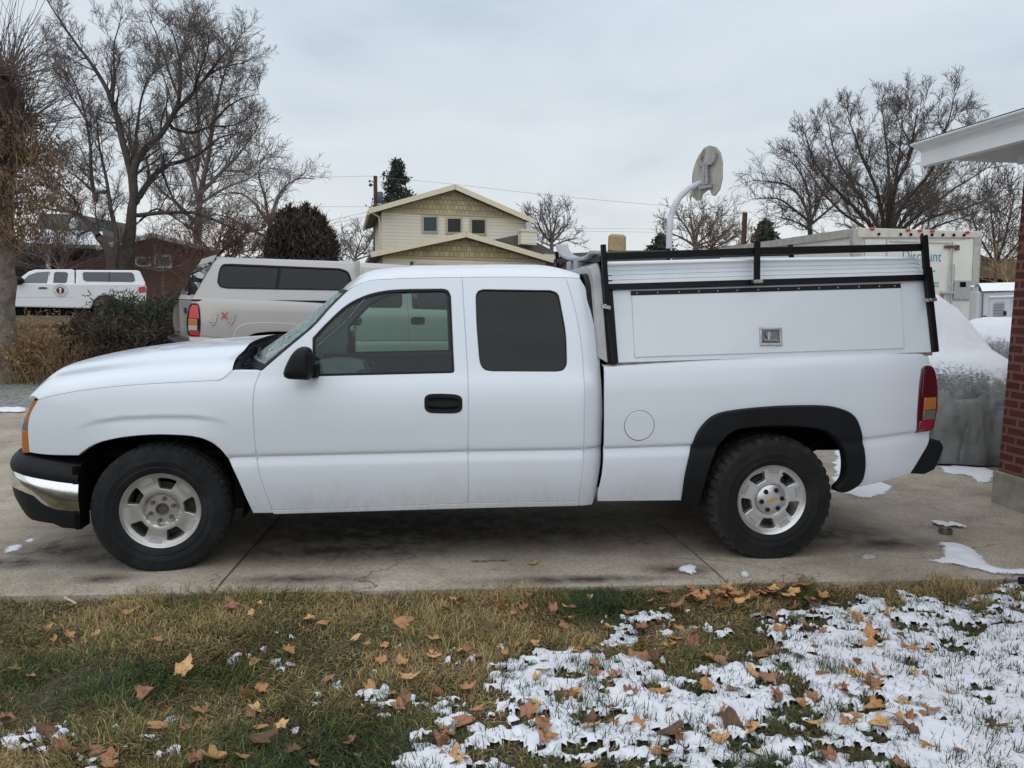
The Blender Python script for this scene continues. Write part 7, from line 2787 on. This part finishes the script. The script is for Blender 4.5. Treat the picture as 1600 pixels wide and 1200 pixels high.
# grass
rs = np.random.default_rng(101)
NB = 640000
x = rs.uniform(-4.9, 6.9, NB); t = rs.random(NB)
ylo = -3.2
y = ylo + (edge_yn(x) + .03 - ylo) * t
px, py = proj(x, y, np.full_like(x, GZ - .03))
vis = (rs.random(NB) < np.where((px > -150) & (px < 1750) & (py < 1280), 1, .55)) & (py < 1700)
mk = snow_mask(x, y) - .10
tf = tuft(x, y)
fine = fbm(x * 16, y * 16 + 40, 2)
pr = np.where(mk > .02, np.where(fine > .51, .38, .055) * np.clip(1.2 - mk * .9, .45, 1), np.clip(.45 + 1.2 * (tf - .3), .42, 1.0))
ok = vis & (rs.random(NB) < pr)
x = x[ok]; y = y[ok]; mk = mk[ok]; tf = tf[ok]; n = len(x)
z = lawn_z(x, y) - .003
hgt = (.014 + .036 * rs.random(n) ** 1.5) * (.4 + 1.1 * tf)
near_edge = np.clip(1 - (edge_yn(x) - y) / .35, 0, 1)
hgt *= 1 + .30 * near_edge
hgt = np.where(mk > .02, hgt * .6 + .020, hgt)
az = rs.uniform(0, 2 * np.pi, n) * .55 + 2 * np.pi * fbm(x * 2.5 + 3, y * 2.5, 2) * 2
lean = np.where(mk > .02, rs.uniform(.2, 1.0, n), np.where(rs.random(n) < np.clip(1.15 - 1.3 * tf, .15, .8), rs.uniform(1.35, 1.62, n), rs.uniform(.5, 1.45, n)))
wd = rs.uniform(.0011, .0024, n)
ex = np.cos(az); ey = np.sin(az)
sx_ = -ey; sy_ = ex
L = hgt * 1.65
V = np.empty((n, 7, 3))
for i, (s, bend, w_) in enumerate(((0, 0, 1.0), (.38, .55, .9), (.72, .85, .65), (1.0, 1.15, 0))):
    a_ = lean * bend
    # integrate roughly along a bending blade
    dx = L * s * np.sin(a_); dz_ = L * s * np.cos(a_)
    cx = x + ex * dx; cy = y + ey * dx; cz = z + np.maximum(dz_, .003 * s)
    if i < 3:
        V[:, 2 * i] = np.stack([cx - sx_ * wd * w_, cy - sy_ * wd * w_, cz], 1)
        V[:, 2 * i + 1] = np.stack([cx + sx_ * wd * w_, cy + sy_ * wd * w_, cz], 1)
    else:
        V[:, 6] = np.stack([cx, cy, cz], 1)
b0 = (np.arange(n) * 7)[:, None]
Fq = np.concatenate([b0 + np.array([[0, 1, 3, 2]]), b0 + np.array([[2, 3, 5, 4]]), b0 + np.array([[4, 5, 6, 6]])])
me = bpy.data.meshes.new('grass')
tri = b0 + np.array([[4, 5, 6]])
quads = np.concatenate([b0 + np.array([[0, 1, 3, 2]]), b0 + np.array([[2, 3, 5, 4]])])
me.vertices.add(n * 7); me.vertices.foreach_set('co', V.astype(np.float32).ravel())
li = np.concatenate([quads.ravel(), tri.ravel()]).astype(np.int32)
me.loops.add(len(li)); me.loops.foreach_set('vertex_index', li)
ls = np.concatenate([np.arange(len(quads)) * 4, len(quads) * 4 + np.arange(n) * 3]).astype(np.int32)
me.polygons.add(len(ls)); me.polygons.foreach_set('loop_start', ls)
me.update(calc_edges=True)
green = np.array([.070, .100, .026]); olive = np.array([.135, .125, .040]); straw = np.array([.34, .255, .115]); brown = np.array([.105, .062, .034]); dkg = np.array([.030, .050, .020])
gsel = fbm(x * 1.6 + 60, y * 1.6 + 9, 3)
u = rs.random(n) + (gsel - .5) * 2.6 + .04 + np.where(lean > 1.3, -.22, .06)
px, py = proj(x, y, z)
u += np.clip((px - 900) / 900, -.25, .25) * .5 + np.clip((py - 1000) / 300, -.4, .5) * .35
c = np.where((u < .22)[:, None], straw, np.where((u < .42)[:, None], brown, np.where((u < .72)[:, None], olive, np.where((u < 1.0)[:, None], green, dkg))))
c = np.where((mk > .02)[:, None], np.where((rs.random(n) < .75)[:, None], dkg, olive), c)
c = c * rs.uniform(.65, 1.35, (n, 1))
cc = np.repeat(np.concatenate([c, np.ones((n, 1))], 1), 7, 0)
at = me.color_attributes.new('tint', 'FLOAT_COLOR', 'POINT'); at.data.foreach_set('color', cc.astype(np.float32).ravel())
m, nt, b = new_mat('grass_blades')
a_ = nt.nodes.new('ShaderNodeAttribute'); a_.attribute_name = 'tint'
nt.links.new(a_.outputs['Color'], b.inputs['Base Color']); b.inputs['Roughness'].default_value = .7; b.inputs['Specular IOR Level'].default_value = .25
stuff(link('grass', me, m), 'matted winter grass, olive and straw coloured', 'grass')

# ------------------------------------------------------------------ fallen leaves
def leaf_mesh(seed, lobes=5):
    rs = np.random.default_rng(seed)
    pts = []
    tips = np.linspace(-2.35, 2.35, lobes)
    ln = [.55, .85, 1.0, .85, .55] if lobes == 5 else [.75, 1.0, .75]
    pts.append((-math.pi, .16))
    for i, t in enumerate(tips):
        l = ln[i] * rs.uniform(.85, 1.12)
        pts += [(t - .30, l * .76), (t - .14, l * .82), (t, l * .92), (t + .14, l * .82), (t + .30, l * .74)]
        if i < lobes - 1:
            tm = (t + tips[i + 1]) / 2; pts.append((tm, l * rs.uniform(.56, .70)))
    V = [(0.0, 0.0)]
    rings = []
    n = len(pts)
    for s in (.45, .8, 1.0):
        for a, r_ in pts:
            rr = r_ * s if s == 1.0 else s * (r_ * .55 + .45 * min(r_, .5))
            V.append((rr * math.cos(a), rr * math.sin(a)))
    F = [(0, 1 + i, 1 + (i + 1) % n) for i in range(n)]
    for k in range(2):
        for i in range(n):
            a = 1 + k * n + i; b_ = 1 + k * n + (i + 1) % n
            F.append((a, a + n, b_ + n)); F.append((a, b_ + n, b_))
    c1, c2, c3 = rs.uniform(-.5, 1.0), rs.uniform(.1, 1.1), rs.uniform(-.5, .5)
    ph = rs.uniform(0, 6)
    V3 = []
    for x, y in V:
        r_ = math.hypot(x, y)
        z = .35 * c1 * x * x + .55 * c2 * y * y + .3 * c3 * x * y + .10 * math.sin(5 * x + ph) * r_ + .08 * math.sin(6 * y + 2 * ph) * r_
        V3.append((x, y * (1 - .25 * c2 * abs(y)), z))
    o = len(V3)
    V3 += [(-.1, .012, .0), (-.1, -.012, .0), (-.75, .008, .06 * c1 + .05), (-.75, -.008, .06 * c1 + .05)]
    F.append((o, o + 1, o + 3)); F.append((o, o + 3, o + 2))
    zm = min(v[2] for v in V3)
    me = bpy.data.meshes.new('fallen_leaf'); me.from_pydata([(a, b_, c - zm) for a, b_, c in V3], [], F); me.update(); me.shade_smooth()
    return me


def leaf_mat(name, col, dark):
    m, nt, b = new_mat(name)
    tc = nt.nodes.new('ShaderNodeTexCoord')
    n1 = noise(nt, 3.5, 5, .7); n2 = N(nt, 'ShaderNodeTexWave', Scale=2.2, Distortion=6.0, Detail=3.0); nt.links.new(tc.outputs['Object'], n2.inputs['Vector'])
    c = ramp(nt, n1, [(.3, dark), (.52, col), (.78, tuple(min(1, v * 1.35) for v in col))])
    c = mixc(nt, .35, c, ramp(nt, n2.outputs['Fac'], [(.0, (.55, .5, .45)), (.25, (1, 1, 1))]), 'MULTIPLY')
    nt.links.new(c, b.inputs['Base Color']); b.inputs['Roughness'].default_value = .65
    return m


LM = [leaf_mesh(200 + i, 5 if i % 3 else 3) for i in range(9)]
LT = [leaf_mat('orange_brown_leaf', (.43, .215, .09), (.22, .10, .042)), leaf_mat('tan_leaf', (.56, .33, .14), (.32, .17, .07)), leaf_mat('russet_leaf', (.31, .145, .08), (.11, .045, .025)), leaf_mat('dark_brown_leaf', (.13, .065, .035), (.06, .03, .02))]
LN = ['orange brown', 'tan', 'russet', 'dark brown']
rs = np.random.default_rng(303)


def zone(px, py):
    xy = on_ground(px, py)
    return xy


def put_leaf(px, py, size, ci=None, label=None, up=.0, flat=False):
    p_ = on_ground(px, py)
    x_, y_ = p_.x, p_.y
    lawn = y_ < edge_y(x_) - .01
    mk_ = float(snow_mask(np.array([x_]), np.array([y_]))[0]) - .10
    if lawn:
        zb_ = float(lawn_z(np.array([x_]), np.array([y_]))[0]) + (.024 if mk_ > 0 else .028)
    else:
        zb_ = G(x_, y_) + .002
    ci = int(rs.choice(4, p=[.28, .20, .32, .20])) if ci is None else ci
    o = link('fallen_leaf', LM[int(rs.integers(0, len(LM)))], LT[ci])
    o.location = (x_, y_, zb_ + up)
    s = size / 2 * 1.22
    o.scale = (s, s * rs.uniform(.75, 1.05), s * rs.uniform(.6, 1.5))
    tl = .12 if flat else (.28 if rs.random() < .65 else .6)
    o.rotation_euler = (rs.normal() * tl, rs.normal() * tl, rs.uniform(0, 2 * math.pi))
    if label:
        tag(o, label, 'leaf')
    elif lawn and mk_ > 0:
        tag(o, LN[ci] + ' curled leaf lying on snow on the lawn', 'leaf', LN[ci] + ' leaves on the snow')
    else:
        tag(o, LN[ci] + ' curled leaf lying in the lawn grass', 'leaf', LN[ci] + ' leaves on the grass')
    return o


put_leaf(832, 882, .085, 0, 'orange brown leaf alone on the concrete under the cab', flat=True)
HAND = [(285, 1046, .13, 1), (338, 1025, .11, 0), (365, 950, .10, 2), (361, 938, .07, 0), (243, 996, .08, 0), (633, 973, .13, 0), (683, 999, .10, 1), (672, 1021, .07, 2), (600, 1008, .07, 0), (556, 1001, .09, 2), (537, 1031, .07, 1), (452, 1013, .10, 0), (383, 1085, .10, 0), (402, 1109, .09, 1), (310, 1112, .13, 0), (222, 1080, .10, 2), (48, 1055, .07, 0), (8, 1115, .10, 2), (330, 1186, .14, 1), (305, 1180, .09, 2), (375, 1182, .08, 0), (415, 1155, .12, 3), (440, 1135, .08, 1), (92, 1160, .12, 2), (150, 1170, .08, 2), (575, 1071, .09, 0), (725, 1074, .09, 0), (722, 1124, .12, 2), (710, 1182, .15, 1), (632, 1088, .09, 2), (890, 1086, .12, 0), (897, 1080, .07, 1), (823, 1114, .10, 2), (857, 1150, .11, 0), (987, 1080, .11, 2), (955, 1104, .09, 3), (933, 1053, .08, 0), (962, 1128, .08, 2), (1055, 1140, .13, 3), (1035, 1173, .10, 0), (1060, 1148, .10, 2), (1001, 1130, .09, 0), (990, 1027, .13, 1), (1008, 1030, .10, 2), (953, 980, .08, 1), (1002, 980, .11, 2), (1040, 970, .10, 0), (505, 971, .09, 0), (110, 943, .05, 1), (75, 978, .06, 0), (1550, 1125, .12, 3), (1570, 1130, .08, 0), (1530, 931, .07, 0), (1560, 920, .07, 0), (1145, 1127, .13, 3), (1170, 1135, .10, 1), (1180, 1170, .11, 0), (1295, 1172, .10, 2), (1290, 1115, .12, 2), (1325, 1075, .12, 2), (1318, 1070, .10, 0), (1330, 1050, .11, 1), (1375, 1051, .10, 1), (1370, 1063, .12, 2), (1420, 1130, .12, 3), (1404, 1122, .10, 0), (1455, 1100, .11, 0), (1410, 1095, .09, 1), (1450, 1055, .11, 0), (1360, 990, .11, 0), (1385, 995, .10, 1), (1415, 1005, .09, 0), (1455, 1013, .10, 1), (1360, 1007, .11, 1), (1330, 958, .12, 1), (1345, 968, .12, 0), (1180, 1050, .12, 1), (1195, 1057, .10, 2), (1145, 1070, .10, 2), (1100, 1070, .10, 0), (1120, 1030, .12, 2), (1110, 1025, .10, 0), (1190, 1020, .10, 2), (1250, 1022, .11, 2), (1285, 1050, .08, 0), (1215, 1080, .10, 0)]
for a_ in HAND:
    put_leaf(*a_[:3], a_[3])
cnt = len(HAND)
# drift of leaves along the driveway edge at right of centre
for _ in range(44):
    put_leaf(rs.uniform(1035, 1310), 918 + abs(rs.normal()) * 17, rs.uniform(.07, .13), None, up=rs.uniform(0, .018), flat=rs.random() < .6)
for _ in range(16):
    put_leaf(rs.uniform(690, 1040), rs.uniform(924, 950), rs.uniform(.06, .09))
for _ in range(14):
    put_leaf(rs.uniform(0, 680), rs.uniform(934, 1010), rs.uniform(.05, .08))
for _ in range(100):
    px, py = rs.uniform(620, 1500), rs.uniform(945, 1195)
    put_leaf(px, py, rs.uniform(.05, .11))
for _ in range(26):
    put_leaf(rs.uniform(0, 700), rs.uniform(1010, 1200), rs.uniform(.05, .09), int(rs.choice([2, 3, 0])))

# twigs
a_ = on_ground(100, 940)
p0 = on_ground(101, 939); p1 = on_ground(119, 947)
tag(MB().tube([p0 + Vector((0, 0, .02)), p1 + Vector((0, 0, .015))], .006, 6).build('stick', mat('pale_stick', (.5, .42, .32), .8)), 'short pale stick in the grass near the driveway, left', 'stick')

# ------------------------------------------------------------------ small litter on the concrete
p_ = on_ground(1477, 834)
mb = MB().lathe([(.0001, .004), (.040, .004), (.041, .030), (.043, .034), (.045, .034), (.045, .0), (.0001, .0)], 40, 'z')
can = mb.build('tin_can', mat('dull_tin', (.16, .14, .11), .45, .6, var=.4, vscale=40), None, True, angle=40)
can.location = (p_.x, p_.y, GZ + .002); tag(can, 'shallow open tin on the concrete near the brick corner', 'tin can')
q_ = on_ground(1478, 822)
mb = MB().grid(lambda u, v: ((u - .5) * .20 * (1 - .2 * v) + .02 * v, (v - .5) * .10 - (u - .5) * .07, .004 + .030 * float(fbm(u * 5 + 2, v * 4, 3)) ** 1.5 + .012 * abs(u - .35)), 26, 14)
ppr = mb.build('paper_scrap', mat('white_paper', (.72, .74, .76), .7, var=.12, vscale=40), None, True)
ppr.location = (q_.x, q_.y, GZ + .004); tag(ppr, 'crumpled white paper scrap behind the shallow tin', 'paper')


def lump(label, px, py, r_, sq, m_, name, seed):
    w_ = on_ground(px, py)
    rs_ = np.random.default_rng(seed)
    mb = MB()

    def fn(u, v):
        t = 2 * math.pi * u; p = math.pi * (v - .5)
        k = 1 + .35 * (float(fbm(math.cos(t) * 1.5 + seed, math.sin(t) * 1.5 + p * 1.4, 3)) - .5)
        return (r_ * sq[0] * math.cos(p) * math.cos(t) * k, r_ * sq[1] * math.cos(p) * math.sin(t) * k, r_ * sq[2] * (math.sin(p) * k + .6))
    mb.grid(fn, 28, 16)
    o = mb.build(name, m_, None, True)
    o.location = (w_.x, w_.y, GZ); tag(o, label, 'ice' if 'ice' in name else 'stone')


M_ICE = mat('dirty_ice', (.36, .37, .38), .35, var=.3, vscale=30, bmp=.5, bscale=60)
lump('flat grey lump of ice right of the rear tyre', 1357, 873, .05, (1, .6, .35), M_ICE, 'ice_lump', 1)
lump('small pale chip of ice below the rear tyre', 1164, 901, .026, (1, 1, .8), mat('pale_ice', (.55, .56, .58), .4, var=.3, vscale=60), 'ice_chip', 2)
# black hose end at the right edge
w_ = on_ground(1592, 912)
tag(MB().tube([w_ + Vector((-.0, 0, .02)), w_ + Vector((.10, -.03, .02)), w_ + Vector((.25, -.02, .015))], .022, 12).build('hose_end', M_BLACK, None, True), 'black hose end poking in at the right edge of the lawn', 'hose')
# ------------------------------------------------------------------ sky and sun (overcast)
SUN_EL, SUN_AZ = R(52), R(200)
w = bpy.data.worlds.new('World'); SC.world = w; w.use_nodes = True
nt = w.node_tree
bg = nt.nodes['Background']; bg.inputs['Strength'].default_value = 0.105
sky = nt.nodes.new('ShaderNodeTexSky'); sky.sky_type = 'NISHITA'; sky.sun_disc = False
sky.sun_elevation = SUN_EL; sky.sun_rotation = SUN_AZ
tc = nt.nodes.new('ShaderNodeTexCoord')
mp = nt.nodes.new('ShaderNodeMapping'); mp.inputs['Scale'].default_value = (1.0, 1.0, 3.2)
nt.links.new(tc.outputs['Generated'], mp.inputs['Vector'])
n1 = N(nt, 'ShaderNodeTexNoise', Scale=2.6, Detail=7, Roughness=.52, Distortion=.25); nt.links.new(mp.outputs[0], n1.inputs['Vector'])
sx = nt.nodes.new('ShaderNodeSeparateXYZ'); nt.links.new(tc.outputs['Generated'], sx.inputs[0])
grad = ramp(nt, sx.outputs['Z'], [(0.0, (7.6, 7.8, 7.8)), (0.10, (7.6, 7.95, 8.1)), (0.22, (6.9, 7.55, 8.1)), (0.42, (6.3, 7.2, 8.1)), (0.75, (8.2, 8.8, 9.4)), (1.0, (9.2, 9.6, 10))])
cl = ramp(nt, n1.outputs['Fac'], [(0.30, (.80, .82, .85)), (0.45, (.95, .96, .97)), (0.56, (1.02, 1.02, 1.015)), (0.72, (1.12, 1.10, 1.08))])
ov = mixc(nt, 1.0, grad, cl, 'MULTIPLY')
c = mixc(nt, 0.90, sky.outputs['Color'], ov)
nt.links.new(c, bg.inputs['Color'])
sd = bpy.data.lights.new('sun', 'SUN'); sd.energy = 1.1; sd.angle = R(120); sd.color = (1.0, .975, .94)
so = bpy.data.objects.new('sun', sd); COL.objects.link(so)
dirv = Vector((math.sin(SUN_AZ) * math.cos(SUN_EL), math.cos(SUN_AZ) * math.cos(SUN_EL), math.sin(SUN_EL)))
so.rotation_euler = dirv.to_track_quat('Z', 'Y').to_euler()
so.location = dirv * 50
SC.view_settings.view_transform = 'Standard'; SC.view_settings.look = 'None'; SC.view_settings.exposure = 0; SC.view_settings.gamma = 1
SC.cycles.max_bounces = 6; SC.cycles.transparent_max_bounces = 12
